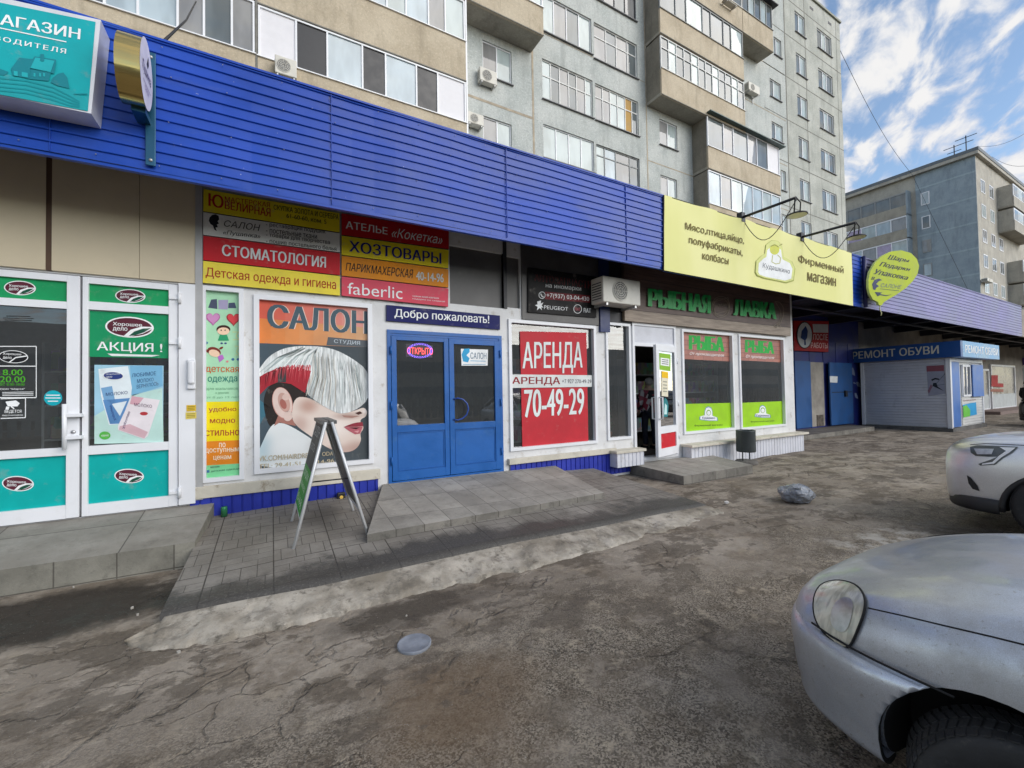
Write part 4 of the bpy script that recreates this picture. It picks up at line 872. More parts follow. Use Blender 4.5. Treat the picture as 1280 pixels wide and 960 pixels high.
WRAP = print_mat('print_wrap', (.74, .77, .77), [(70, 800, 90, 120, (.42, .56, .62), .8), (200, 800, 130, 90, (.86, .88, .88), .8), (330, 800, 60, 90, (.55, .55, .55), .6)])
F.poly(FACE, SKINP, 3, crop=k3, sm=2)
F.poly([(48, 830), (60, 800), (110, 690), (150, 672), (200, 682), (300, 742), (350, 780), (345, 880), (48, 905)], WRAP, 3, crop=k3, sm=2)
F.poly([(130, 690), (150, 640), (215, 640), (240, 690), (200, 682), (160, 672)], C('#a87468'), 4, crop=k3)
F.ell(172, 575, 50, 80, C('#c98f84'), 5, -.22, crop=k3); F.ell(172, 574, 47, 77, C('#e0c8be'), 6, -.22, crop=k3); F.ell(180, 572, 28, 50, C('#c8a094'), 7, -.3, crop=k3); F.ell(176, 580, 15, 26, C('#a8665c'), 8, -.4, crop=k3); F.ell(190, 545, 20, 16, C('#dcbfb4'), 8, -.3, crop=k3); F.ell(200, 640, 22, 26, C('#dcc4ba'), 7, .3, crop=k3)
# lips, nostril
F.poly([(478, 694), (520, 678), (545, 672), (572, 670), (576, 690), (545, 694)], C('#8e3440'), 5, crop=k3); F.poly([(478, 695), (545, 695), (574, 692), (560, 728), (535, 732), (500, 712)], C('#b4606a'), 5, crop=k3); F.poly([(505, 698), (560, 697), (540, 706)], C('#3a1418'), 6, crop=k3); F.poly([(530, 716), (556, 712), (548, 724)], C('#d49a9c'), 6, crop=k3)
F.poly([(535, 625), (560, 616), (572, 626), (552, 634)], C('#4a2c28'), 5, crop=k3); F.poly([(470, 636), (560, 640), (520, 650), (480, 646)], C('#a98478'), 4, crop=k3)
# hair: cap, coloured band, many strands
F.poly([(50, 420), (62, 395), (110, 335), (190, 296), (300, 288), (420, 300), (520, 350), (608, 420), (608, 545), (560, 600), (470, 635), (400, 604), (330, 560), (285, 520), (315, 420), (250, 395), (160, 395), (90, 425), (50, 450)], HAIRP, 6, crop=k3, sm=2)
F.poly([(48, 450), (90, 425), (160, 395), (250, 395), (315, 415), (285, 525), (215, 480), (150, 470), (100, 492), (48, 545)], C('#a82a36'), 7, crop=k3)
F.poly([(148, 398), (192, 396), (190, 472), (150, 470)], C('#3c4244'), 8, crop=k3)
rs = random.Random(3)
for i in range(46):
    t = i/45; x0 = 55+t*255; y0 = 448-60*math.sin(min(1, t*1.5)*1.6)+rs.uniform(-6, 6); x1 = x0-8+rs.uniform(-4, 4); y1 = y0+rs.uniform(55, 95)*(0.7+.5*t)
    c = rs.choice(['#c8444e', '#8a1c28', '#d8626a', '#5a1820', '#b0303c']); F.poly([(x0, y0), (x0+rs.uniform(3, 6), y0), (x1+1.5, min(y1, 520))], C(c), 9, crop=k3)
for i in range(20):                                   # short strands over the cap
    t = i/19; a_ = 52+t*270; x0 = 250+t*110+rs.uniform(-8, 8); y0 = 300+rs.uniform(-6, 8); y1 = 405+25*abs(t-.6)+rs.uniform(-8, 8)
    mx_ = (x0*.45+a_*.55); my = 330+rs.uniform(-4, 4)+20*(1-t)
    c = rs.choice(['#e8efed', '#b4c0c0', '#d6e0dd', '#f2f6f4', '#a8b6b6'])
    F.poly([(x0, y0), (mx_, my), (a_, y1), (a_+4, y1), (mx_+5, my+4), (x0+3, y0+3)], C(c), 8, crop=k3)
for i in range(70):                                  # the long fringe swept over the eyes
    t = rs.random(); x0 = 320+t*240+rs.uniform(-8, 8); y0 = 300+t*80+rs.uniform(0, 40); x1 = 288+t*318+rs.uniform(-8, 6)
    y1 = 520+90*math.sin(min(1., t*1.25+.12)*1.9)-t*t*42+rs.uniform(-14, 8); mx_ = (x0+x1)/2+26*(1-t)-6; my = (y0+y1)/2-4; ww = rs.uniform(1.0, 2.8)
    c = rs.choice(['#eef5f2', '#a8b4b2', '#dbe4e1', '#f6faf8', '#8c9896', '#cfc8ba', '#c0cac8', '#e6e0d4'])
    F.poly([(x0, y0), (mx_, my), (x1, y1), (x1+1, y1+1), (mx_+ww, my+2), (x0+ww*.6, y0)], C(c), 10, crop=k3)
LT = C('#b9ac90'); F.text('VK.COM/HAIRDRE', [(54, 866), (300, 848), (300, 824), (54, 840)], LT, l=12, crop=k3, bold=.03); F.text('TEL: 29-41-51', [(54, 905), (262, 888), (262, 866), (54, 880)], LT, l=12, crop=k3, bold=.03)
F.text('ODA', [(370, 840), (425, 836), (425, 816), (370, 820)], LT, l=12, crop=k3, bold=.03); F.text('14-96', [(350, 880), (430, 872), (430, 852), (350, 860)], LT, l=12, crop=k3, bold=.03)
F.build('print', o)

# rent posters behind the second window
o = poster('rent_poster', [(650, 414), (733, 416), (735.5, 551.5), (653, 559.5)], YP, C('#c0303a'), 'large red rental poster with huge white letters inside the shop window')
F = Flat(YP); WQ = C('#dfe6e4'); kB = (480, 420, 4)
F.text('АРЕНДА', [(692, 190), (992, 185), (992, 30), (692, 30)], WQ, crop=kB, bold=.05, outline=C('#5a2028'), ow=.02); F.text('70-49-29', [(700, 408), (1000, 390), (1000, 262), (700, 268)], WQ, crop=kB, bold=.06, outline=C('#5a2028'), ow=.02); F.build('print', o)
o = poster('rent_banner', [(638.5, 468), (740, 469), (740, 483.5), (639.5, 485)], YP-.012, C('#d8dcda'), 'white rental strip lying across the red poster')
F = Flat(YP-.012); F.text('АРЕНДА', [(640, 246), (880, 248), (880, 205), (640, 205)], C('#8e1c28'), crop=kB, bold=.04); F.text('+7 927 270-49-29', [(890, 236), (1036, 236), (1036, 218), (890, 216)], C('#50505a'), crop=kB, bold=.0); F.build('print', o)

# LED sign and salon sticker on the blue doors
o = plate('open_sign', [(507, 429.5), (541, 432), (540.5, 447), (507, 446)], YF-.004, .003, mat('led_back', (.02, .01, .03), .4), 'small lit oval sign with red letters and violet dots behind the left door glass', 'lit sign')
def emis(name, c, s):
    b = NB(name); e_ = b.n('ShaderNodeEmission', {0: (*c, 1), 1: s}); b.t.links.new(e_.outputs[0], b.out.inputs[0]); return b.m
F = Flat(YF-.004, step=.0008); F.text('ОТКРЫТО', [(509, 442.5), (541, 443.5), (541, 435), (509, 434)], emis('led_red', (1, .12, .12), 1.3), bold=.02, l=1)
LV = emis('led_violet', (.28, .16, 1), 1.6)
for ring in (0, 1):
    for i in range(40):
        a = 2*math.pi*(i+.5*ring)/40
        F.ell(525+(15.5-ring*1.8)*math.cos(a), 438.3+(9-ring*1.3)*math.sin(a), .55, .55, LV, 1, n=6)
F.build('lamp_dots', o)
o = plate('salon_sticker', [(576, 436), (610, 437), (609.5, 457), (577, 457)], YF-.003, .002, PAPER, 'white salon sticker with a light blue profile on the right blue door', 'sticker')
F = Flat(YF-.003, step=.0008); BL = C('#3aa0cf'); F.poly([(577, 443), (580, 436), (587, 435.5), (587, 440), (583, 444), (587, 448), (585, 453), (579, 452)], BL, 1); F.text('САЛОН', [(588, 448.5), (608, 449), (608, 441), (588, 440.5)], C('#55708a'), bold=.02); F.line([(588, 451), (607, 451.5)], .7, BL, 1); F.line([(579, 455.5), (607, 455.5)], .7, C('#4a8fb0'), 1); F.build('print', o)
# milk poster in the right leaf of the white door
o = poster('milk_poster', [(118, 456), (204.5, 457), (203.5, 552), (118, 555)], YF-.006, C('#9fcbe0'), 'pale blue milk advertisement showing two milk bags in the white door')
F = Flat(YF-.006, step=.0008); k6 = (0, 420, 4)
F.poly([(472, 400), (640, 300), (812, 260), (818, 530), (472, 540)], C('#bfe0d8'), 1, crop=k6); F.poly([(650, 148), (812, 150), (814, 250), (660, 300)], C('#7cb6d8'), 1, crop=k6)
F.poly([(492, 165), (640, 150), (660, 260), (650, 330), (600, 440), (545, 445), (505, 300)], C('#e4eef2'), 2, crop=k6); F.poly([(505, 260), (560, 250), (600, 430), (550, 440)], C('#7aa8d0'), 3, crop=k6); F.poly([(515, 320), (650, 310), (600, 438), (550, 440)], C('#5f8fc4'), 3, crop=k6); F.poly([(560, 340), (635, 325), (600, 400)], C('#dfe9ee'), 4, crop=k6)
F.poly([(660, 300), (800, 320), (740, 500), (720, 515), (590, 470), (590, 450)], C('#eae2e6'), 5, crop=k6); F.poly([(660, 300), (720, 309), (690, 345), (650, 340)], C('#d8a8b4'), 6, crop=k6); F.poly([(600, 450), (650, 440), (740, 480), (722, 512), (595, 468)], C('#d4b0b8'), 6, crop=k6); F.ell(720, 388, 20, 9, C('#b83a40'), 6, crop=k6)
F.ell(567, 199, 52, 21, PAPER, 6, .05, crop=k6); F.ell(567, 199, 48, 18, C('#2e3f80'), 7, .05, crop=k6); F.text('Хорошее', [(532, 196), (600, 194), (600, 184), (532, 188)], PAPER, l=8, crop=k6); F.text('дело', [(532, 212), (562, 210), (562, 200), (532, 202)], PAPER, l=8, crop=k6)
for t, q in (('ЛЮБИМОЕ', [(660, 206), (780, 196), (780, 176), (660, 188)]), ('МОЛОКО', [(686, 236), (768, 226), (768, 208), (686, 216)]), ('ВЕРНУЛОСЬ', [(684, 264), (792, 246), (792, 228), (684, 244)])): F.text(t, q, C('#31527e'), l=3, crop=k6, bold=.01)
F.text('МОЛОКО', [(530, 300), (638, 290), (638, 274), (530, 284)], C('#3c4a78'), l=6, crop=k6); F.text('МОЛОКО', [(672, 350), (760, 360), (760, 344), (672, 334)], C('#5a3a58'), l=8, crop=k6)
F.text('Хорошее', [(568, 425), (545, 350), (560, 345), (583, 420)], C('#2e3f80'), l=6, crop=k6, bold=.02); F.text('Хорошее', [(608, 462), (640, 375), (656, 380), (624, 465)], C('#4a3a6a'), l=8, crop=k6, bold=.02)
F.ell(525, 497, 28, 20, C('#57b84a'), 6, crop=k6); F.text('новинка', [(508, 503), (543, 501), (543, 492), (508, 494)], PAPER, l=7, crop=k6)
F.build('print', o)
# paper stickers on the white pillar
for q in ([(233, 506.5), (245, 506), (245, 514), (233, 514.5)], [(232, 515.5), (245.5, 515), (245.5, 523), (232, 524)]):
    top = q[0][1] < 510; o = plate('notice_sticker', q, YF-.0635, .0015, C('#d8b53a' if top else '#d6c260'), ('upper' if top else 'lower')+' of two small yellow stickers on the white door pillar', 'sticker')
    F = Flat(YF-.0635); 
    for k in range(3): F.line([(q[0][0]+1.5, q[0][1]+2+k*2), (q[1][0]-1.5, q[1][1]+2+k*2)], .6, C('#7a6a20'), 1)
    F.build('print', o)

# fish shop sign: weathered boards with green letters
WOODT = NB('sign_boards'); bb = WOODT
wv = bb.noise(3.2, 6, .65, bb.mapv((.6, 1, 9))); cc = bb.mix(bb.rng(wv, .3, .7), (.075, .045, .036), (.15, .095, .078)); zc = bb.n('ShaderNodeSeparateXYZ', {0: bb.pos()}).outputs[2]
bb.bsdf(Base_Color=cc, Roughness=.5)
WOODP = NB('pale_board_print'); bb = WOODP; wv = bb.noise(2.6, 6, .65, bb.mapv((.7, 1, 7))); bb.bsdf(Base_Color=bb.mix(bb.rng(wv, .3, .7), (.20, .15, .11), (.38, .30, .23)), Roughness=.5)
z0 = PY(870, 409, YF-.1).z; X0, X1 = PY(781, 390, YF-.1).x, PY(988, 400, YF-.1).x
mb = MB(); mb.box(X0, X1, YF-.10, YF-.035, z0+.22, 4.3, WOODT.m); mb.box(X0, X1, YF-.099, YF-.035, z0, z0+.22, WOODP.m); 
for zz_ in (z0+.222, z0+.55, z0+.86): mb.box(X0, X1, YF-.1015, YF-.0999, zz_, zz_+.008, DARKJ)
o = mb.build('fish_shop_sign', None, 'brown wooden sign with raised green letters above the fish shop windows', 'sign')
def raised(F, t, q, m, rim, depth, bold=.1, crop=None):
    F.text(t, q, rim, l=6, bold=bold+.04, crop=crop); F.text(t, q, m, l=9, bold=bold, crop=crop)
F = Flat(YF-.10, step=.004); k8 = (790, 340, 6.095); GL = mat('green_letters', lin('#12a04a'), .5); RIM = mat('green_rim', lin('#0d2416'), .6)
raised(F, 'РЫБНАЯ', [(112, 262), (590, 318), (590, 182), (112, 128)], GL, C('#93ab92'), 0, bold=.2, crop=k8); raised(F, 'ЛАВКА', [(762, 330), (1090, 360), (1090, 240), (762, 208)], GL, C('#93ab92'), 0, bold=.2, crop=k8)
LB = C('#8c8072'); 
for rr in (68, 56):
    F.line([(675+rr*math.cos(a), 266+rr*1.18*math.sin(a)) for a in [i*math.pi/16 for i in range(33)]], 5, LB, 2, crop=k8)
F.line([(612, 232), (728, 196), (742, 290), (630, 322), (612, 232)], 5, LB, 3, crop=k8); F.text('ВСЕГДА', [(630, 275), (718, 258), (718, 238), (630, 252)], LB, l=3, crop=k8)
F.line([(1085, 225), (1125, 232), (1150, 270), (1152, 330), (1132, 385), (1095, 425)], 6, LB, 2, crop=k8); F.line([(1085, 225), (1112, 262), (1130, 300), (1132, 350), (1110, 395), (1095, 425)], 5, LB, 2, crop=k8); F.line([(1095, 425), (1080, 410), (1120, 380), (1128, 425)], 5, LB, 2, crop=k8)
F.build('lettering', o)
# stickers on the two fish windows
kf = (840, 380, 5.65)
BRK = NB('brick_print'); bb = BRK; tt = bb.n('ShaderNodeTexBrick', {'Vector': bb.mapv(rot=(R(90), 0, 0)), 'Color1': (.44, .17, .125, 1), 'Color2': (.34, .125, .095, 1), 'Mortar': (.22, .09, .07, 1), 'Scale': 1., 'Mortar Size': .008, 'Brick Width': .35, 'Row Height': .11}); bb.bsdf(Base_Color=tt.outputs[0], Roughness=.45)
LIME = C('#9cd020'); GB = C('#2fae4a')
def cloud(F, cx, cy, s, l, m1, m2, crop=None):
    P = [(-1, .55), (-.95, .2), (-.45, .05), (-.42, -.45), (-.3, -.8), (0, -.95), (.3, -.8), (.42, -.45), (.45, .05), (.95, .2), (1, .55), (0, .62)]
    F.poly([(cx+x*s*1.1, cy+y*s*1.1+x*s*.07) for x, y in P], m1, l, crop=crop); F.poly([(cx+x*s, cy+y*s+x*s*.07) for x, y in P], m2, l+1, crop=crop)
for k, (up_, lo_, t1, t2, cl, t3) in enumerate((
    ([(78, 190), (420, 215), (420, 408), (78, 388)], [(82, 706), (424, 698), (426, 880), (84, 906)], [(118, 320), (370, 336), (370, 235), (118, 220)], [(125, 362), (368, 378), (368, 352), (125, 338)], (258, 785, 60), [(158, 868), (356, 862), (356, 846), (158, 852)]),
    ([(478, 222), (768, 243), (768, 412), (480, 398)], [(480, 698), (788, 686), (790, 852), (486, 880)], [(515, 340), (722, 352), (722, 268), (515, 252)], [(522, 384), (722, 394), (722, 370), (522, 358)], (640, 768, 52), [(556, 840), (722, 832), (722, 818), (556, 826)]))):
    sd_ = ('left', 'right')[k]
    q = [(kf[0]+x/kf[2], kf[1]+y/kf[2]) for x, y in up_]
    o = plate('window_film', q, YF+.046, .0015, BRK.m, f'brick patterned film atop the {sd_} of the two fish shop windows', 'window film', group='films on the fish shop windows')
    F = Flat(YF+.046, step=.0012); F.text('РЫБА', t1, GB, l=1, crop=kf, bold=.2, outline=C('#7fd86a'), ow=.03); F.text('От производителя', t2, PAPER, l=1, crop=kf, shear=.35); F.build('lettering', o)
    q = [(kf[0]+x/kf[2], kf[1]+y/kf[2]) for x, y in lo_]
    o = plate('window_film', q, YF+.046, .0015, LIME, f'lime film with white badge low on the {sd_} of the two fish shop windows', 'window film', group='films on the fish shop windows')
    F = Flat(YF+.046, step=.0012); cloud(F, *cl, 1, C('#5a8ab0'), PAPER, crop=kf); F.ell(cl[0], cl[1]-18, 16, 20, C('#7fae3a'), 3, crop=kf); F.ell(cl[0], cl[1]-16, 12, 15, PAPER, 4, crop=kf); F.text('Кудашкино', [(cl[0]-46, cl[1]+30), (cl[0]+46, cl[1]+32), (cl[0]+46, cl[1]+12), (cl[0]-46, cl[1]+10)], C('#2c3a78'), l=4, crop=kf, bold=.03); F.text('Фирменный магазин', t3, C('#3c4a20'), l=1, crop=kf, bold=.03); F.build('lettering', o)
# thank-you sign in the recess
o = plate('bar_sign', [(992.5, 401), (1036, 401.5), (1035.5, 440), (993, 438)], RY-.12, .1, C('#a8181e'), 'red and white sign with a blue bird badge above the recessed blue doors', 'sign')
F = Flat(RY-.12, step=.006); ks = (960, 360, 4)
F.poly([(222, 180), (300, 182), (300, 224), (226, 222)], C('#c8c8cc'), 1, crop=ks); F.ell(181, 236, 40, 68, C('#1a1c24'), 2, crop=ks); F.ell(181, 236, 36, 63, C('#d0d4d8'), 3, crop=ks)
F.poly([(165, 215), (185, 190), (196, 215), (192, 250), (184, 262), (186, 285), (178, 285), (178, 262), (160, 250)], C('#183a78'), 4, crop=ks); F.text('ПОСЛЕ', [(226, 258), (298, 262), (298, 232), (226, 230)], C('#e8c8c8'), crop=ks, l=1, bold=.03); F.text('РАБОТЫ', [(214, 300), (298, 302), (298, 276), (214, 272)], C('#e8c8c8'), crop=ks, l=1, bold=.03); F.build('lettering', o)

# ------------------------------------------------------------------ things hung on the canopy
def plane_proj(p0, n):
    p0 = Vector(p0); n = Vector(n).normalized()
    def f(x, y):
        d = ray(x, y); return EYE+d*((p0-EYE).dot(n)/d.dot(n))
    return f
# yellow banner: stretched vinyl with waves
BAN = NB('yellow_vinyl'); bb = BAN; nn = bb.noise(.9, 3, .5, bb.mapv((1, 1, .5))); bb.bsdf(Base_Color=bb.mix(bb.rng(nn, .3, .7), (.76, .75, .31), (.83, .81, .39)), Roughness=.75, Specular_IOR_Level=.2)
tl, tr, br, bl = [PY(*p, YC-.04) for p in ((830, 244), (1064.8, 316), (1066.2, 382.3), (830, 337.8))]
mb = MB(); rows = []
def banner_pt(u, v): return bl*(1-u)*(1-v)+br*u*(1-v)+tr*u*v+tl*(1-u)*v
for j in range(13):
    r_ = []
    for i in range(61):
        u, v = i/60, j/12; p = banner_pt(u, v); ed = min(v, 1-v)*2
        wv = .012*math.sin(u*34+v*2.5)*v**4+.004*mn.noise(Vector((u*9, v*3, 4)))
        r_.append((p.x, p.y-.004-max(-.006, wv), p.z+(.012*math.sin(u*40) if j == 12 else 0)))
    rows.append(r_)
mb.grid(rows, BAN.m); 
for a_, b_ in ((bl, br), (tl, tr), (bl, tl), (br, tr)): mb.tube([a_+Vector((0, .012, 0)), b_+Vector((0, .012, 0))], .014, DARKM, 6)
ban = mb.build('shop_banner', None, 'long yellow green vinyl banner stretched over the canopy with brown lettering', 'banner')
sb = (820, 220, 4); BR = C('#6a5a1c'); F = Flat(YC-.0525, step=.0012)
for t, q in (('Мясо,птица,яйцо,', [(147, 272), (440, 345), (440, 303), (147, 230)]), ('полуфабрикаты,', [(165, 345), (433, 408), (433, 365), (165, 300)]), ('колбасы', [(232, 416), (363, 443), (363, 406), (232, 376)]), ('Фирменный', [(712, 440), (938, 496), (938, 452), (712, 392)]), ('магазин', [(757, 523), (900, 553), (900, 512), (757, 480)])): F.text(t, q, BR, crop=sb, bold=.03)
P_ = [(498, 480), (502, 425), (528, 398), (545, 388), (550, 345), (578, 322), (608, 326), (628, 345), (636, 402), (678, 425), (693, 460), (686, 520), (650, 531), (540, 508), (508, 496)]
cx_, cy_ = 596, 440
F.poly([(cx_+(x-cx_)*1.03, cy_+(y-cy_)*1.03+2) for x, y in P_], C('#9aa23a'), 1, crop=sb); F.poly(P_, C('#d8dc8c'), 2, crop=sb); F.poly([(cx_+(x-cx_)*.88, cy_+8+(y-cy_)*.82) for x, y in P_], PAPER, 3, crop=sb)
F.ell(592, 368, 24, 26, C('#cfd258'), 4, crop=sb); F.line([(572, 352), (592, 344), (612, 356)], 4, C('#8a8a3a'), 5, crop=sb); F.line([(582, 396), (578, 430), (598, 440), (618, 436), (622, 410), (606, 394)], 4, C('#b8b870'), 4, crop=sb); F.line([(616, 348), (630, 340)], 4, C('#8a8a3a'), 4, crop=sb)
F.text('Кудашкино', [(532, 465), (668, 496), (668, 466), (532, 433)], C('#5c6068'), crop=sb, bold=.0, l=5, shear=.1); F.build('lettering', ban)
# two lamp arms reaching out over the banner
for k, (b0, e0, lab) in enumerate((((926, 272.5), (995, 247), 'black floodlight arm reaching out from the middle of the yellow banner'), ((1000, 297), (1070, 278), 'black floodlight arm at the right end of the yellow banner'))):
    b_ = PY(*b0, YC); e_ = PX(*e0, b_.x); L_ = e_-b_
    root = thing('banner_lamp', lab, 'lamp', b_, 'floodlights over the yellow banner')
    mb = MB(); mb.tube([b_, e_], .028, DARKM, 8); mb.box(b_.x-.06, b_.x+.06, YC-.06, YC+.05, b_.z-.10, b_.z+.10, DARKM); mb.build('arm', root)
    mb = MB(); c_ = e_+Vector((.12, .05, -.28)); 
    for sx in (-.1, .1): mb.tube([e_+Vector((0, 0, 0)), e_+Vector((.12+sx, .03, -.03)), c_+Vector((sx, 0, .03))], .012, DARKM, 6)
    mb.lathe([(.0, .045), (.09, .04), (.165, .012), (.172, -.01), (.16, -.016)], c_, DARKM, (0, 0, 1), 24); hd = mb.build('lamp_head', root)
    mb = MB(); mb.lathe([(.159, -.014), (.0, -.015)], c_, mat('lamp_glass', (.62, .60, .46), .2), (0, 0, 1), 24); mb.build('lens', hd)
    mb = MB(); pts = [b_+L_*t+Vector((.05, 0, -.75*math.sin(math.pi*t)*(1-.45*t))) for t in [i/14 for i in range(15)]]; mb.tube(pts, .008, DARKM, 5); mb.build('cable', root)
# balloon shaped sign on its post
BY = YC-.28; kb8 = (1040, 280, 8)
OUTL = [(365, 560), (380, 480), (430, 390), (500, 320), (590, 275), (690, 262), (790, 290), (850, 350), (872, 420), (855, 500), (810, 570), (740, 640), (640, 710), (560, 755), (516, 785), (500, 812), (470, 812), (462, 780), (410, 755), (380, 700), (366, 640)]
mb = MB(); P = [PY(kb8[0]+x/8, kb8[1]+y/8, BY) for x, y in OUTL]; LIMES = C('#a9b81c'); mb.prism(P[::-1], (0, .05, 0), C('#b9c878'), LIMES); bal = mb.build('balloon_sign', None, 'lime balloon shaped sign with slanted dark lettering beside the yellow banner', 'sign')
F = Flat(BY); DK = C('#20242c')
for t, q in (('Шары', [(545, 365), (765, 392), (778, 352), (575, 305)]), ('Подарки', [(462, 432), (770, 480), (790, 440), (492, 376)]), ('Упаковка', [(412, 500), (752, 560), (772, 520), (440, 448)]), ('в', [(388, 556), (420, 560), (430, 530), (400, 526)])): F.text(t, q, DK, crop=kb8, bold=.09, shear=.15)
F.poly([(410, 655), (400, 600), (425, 558), (470, 545), (500, 562), (470, 570), (440, 600), (470, 622), (440, 640), (432, 660)], C('#232858'), 2, crop=kb8); F.text('САЛОНЕ', [(485, 632), (690, 650), (698, 612), (490, 592)], C('#5a6470'), crop=kb8, shear=.2); F.line([(480, 648), (670, 668)], 6, C('#5a6a40'), 2, crop=kb8)
F.poly([(425, 680), (500, 685), (480, 700), (540, 712), (600, 704), (540, 722), (478, 712), (455, 725)], C('#1c2848'), 2, crop=kb8); F.build('lettering', bal)
mb = MB(); q0 = PY(1081.5, 384, YC-.06); q1 = PY(1080.5, 321, YC-.06); mb.tube([(q0.x, YC-.07, q0.z), (q0.x, YC-.07, q1.z)], .05, mat('navy_steel', (.01, .015, .09), .4), 8)
for t in (.2, .5, .8): mb.tube([(q0.x, YC-.07, q0.z+(q1.z-q0.z)*t), (q0.x+.5, BY+.1, q0.z+(q1.z-q0.z)*t)], .015, DARKM, 6)
mb.build('post', bal)
mb = MB(); mb.tube([PY(1040+482/8, 280+810/8, BY+.05), PY(1040+475/8, 280+850/8, BY+.05), PY(1040+495/8, 280+890/8, BY+.05), PY(1040+490/8, 280+915/8, BY+.05)], .012, mat('tail', (.6, .6, .3), .5), 6); mb.build('ribbon', bal)

# teal lightbox, tilted forward at its top
bx = PY(113.5, 142, YC-.12); tx = PX(126, 25, bx.x); AL = mat('white_alu', (.70, .70, .72), .35, .2, .04)
nrm_ = Vector((0, -1, 0)); up_ = Vector((0, tx.y-bx.y, tx.z-bx.z)).normalized(); pn = Vector((1, 0, 0)).cross(up_)
if pn.y > 0: pn = -pn
PRJ = plane_proj(bx, pn)
fr = [PRJ(-60, -18), PRJ(126, 25), PRJ(113.5, 142), PRJ(-60, 108)]
x_l = -3.6; YL_ = YC-.26; PRJ = lambda x, y: PY(x, y, YL_); pn = Vector((0, -1, 0)); fr = [PRJ(-90, -24), PRJ(126, 25), PRJ(114, 142), PRJ(-90, 100)]
mb = MB(); back = [Vector((v.x, YC-.02, v.z)) for v in fr]
for i in range(4): a_, b_, c_, d_ = fr[i], fr[(i+1) % 4], back[(i+1) % 4], back[i]; mb.face([a_, b_, c_, d_], AL)
mb.face(fr, AL); tb = mb.build('lightbox_sign', None, 'big teal lightbox sign with white lettering and a farmhouse at the upper left', 'sign')
F = Flat(0, PRJ, pn, .003); TLB = C('#0fa5ac'); k1 = (0, 0, 6)
F.poly([(-300, -40), (718, 166), (660, 836), (-300, 655)], TLB, 1, crop=k1)
F.text('МАГАЗИН', [(-135, 162), (602, 300), (608, 220), (-132, 78)], PAPER, crop=k1, bold=.05); F.text('ПРОИЗВОДИТЕЛЯ', [(-430, 232), (495, 415), (500, 370), (-428, 192)], PAPER, crop=k1, bold=.04, space=1.25); F.line([(-300, 150), (500, 318)], 8, PAPER, 2, crop=k1)
TD = C('#16808c'); TD2 = C('#0f8f98')
F.poly([(-300, 520), (0, 560), (180, 575), (400, 620), (560, 690), (660, 770), (660, 836), (-300, 655)], C('#1c9fa6'), 2, crop=k1)
for dy in (0, 32, 64, 92): F.line([(-200, 570+dy), (0, 590+dy), (200, 610+dy), (400, 660+dy), (520, 720+dy*.8), (600, 770+dy*.4)], 11, TD2, 3, crop=k1)
F.poly([(90, 520), (150, 440), (250, 450), (265, 430), (425, 455), (425, 480), (410, 560), (232, 520), (228, 600), (100, 570)], TD, 4, crop=k1); F.poly([(272, 440), (415, 465), (385, 550), (235, 518)], C('#22aab2'), 5, crop=k1)
F.poly([(110, 540), (140, 545), (140, 580), (110, 575)], C('#22aab2'), 5, crop=k1); F.poly([(170, 548), (215, 556), (215, 590), (170, 582)], C('#22aab2'), 5, crop=k1); F.poly([(310, 415), (338, 418), (338, 470), (310, 466)], TD, 6, crop=k1); F.poly([(235, 525), (385, 555), (370, 615), (230, 600)], TD, 4, crop=k1)
for x in (258, 300, 330): F.poly([(x, 555), (x+14, 558), (x+14, 585), (x, 582)], C('#22aab2'), 5, crop=k1)
F.poly([(400, 590), (440, 560), (480, 550), (510, 590), (525, 670), (440, 650), (385, 625)], TD, 4, crop=k1); F.poly([(-120, 520), (0, 520), (70, 545), (40, 570), (-120, 560)], TD, 3, crop=k1); F.line([(560, 710), (660, 710)], 8, TD2, 4, crop=k1)
F.build('lettering', tb)

# oval drum sign on a steel strap
fc = PY(182.5, 93, YC-.30); rz_ = .30; ry_ = .21
GOLD = NB('gold_film'); bb = GOLD; bb.bsdf(Base_Color=(.62, .46, .17), Metallic=1., Roughness=bb.rng(bb.noise(3, 3), .3, .7, .12, .24), Normal=bb.bump(bb.noise(5, 2, .5, bb.mapv((.3, 2, 2))), .15, .03))
mb = MB(); ring = [[(fc.x-t*.17, fc.y+ry_*math.cos(a), fc.z+rz_*math.sin(a)) for a in [2*math.pi*i/48 for i in range(48)]] for t in (0, .5, 1)]; mb.grid(ring, GOLD.m, True); mb.face(ring[2], GOLD.m); ov = mb.build('oval_sign', None, 'oval drum sign with a gold rim and white face on a blue strap', 'sign')
FX = plane_proj((fc.x+.004, 0, 0), (1, 0, 0))
mb = MB(); mb.face([(fc.x+.004, fc.y+(ry_+.012)*math.cos(a), fc.z+(rz_+.012)*math.sin(a)) for a in [2*math.pi*i/48 for i in range(48)]], C('#dcd8e4')); mb.build('face', ov)
VI = C('#4c3a68')   # face drawn in its own 100 x 100 square
F = Flat(0, lambda u, v: Vector((fc.x+.004, fc.y+(u-50)/100*.42, fc.z-(v-50)/100*.62)), (1, 0, 0), .003)
F.text('Пушинка', [(14, 60), (86, 60), (86, 40), (14, 40)], VI, l=1, shear=.3); F.line([(20, 68), (80, 68)], 1.2, C('#9a8ab0'), 1); F.poly([(50, 34), (62, 18), (66, 30), (58, 38)], C('#2a2a36'), 1); F.text('салон', [(34, 78), (66, 78), (66, 71), (34, 71)], C('#9a8ab0'), l=1); F.build('lettering', ov)
TEALM = mat('teal_steel', (.012, .085, .16), .35, .3, .1)
p0 = PY(185, 206, YC-.05); p1 = PY(192, 66, YC-.05); xm_ = (p0.x+p1.x)/2
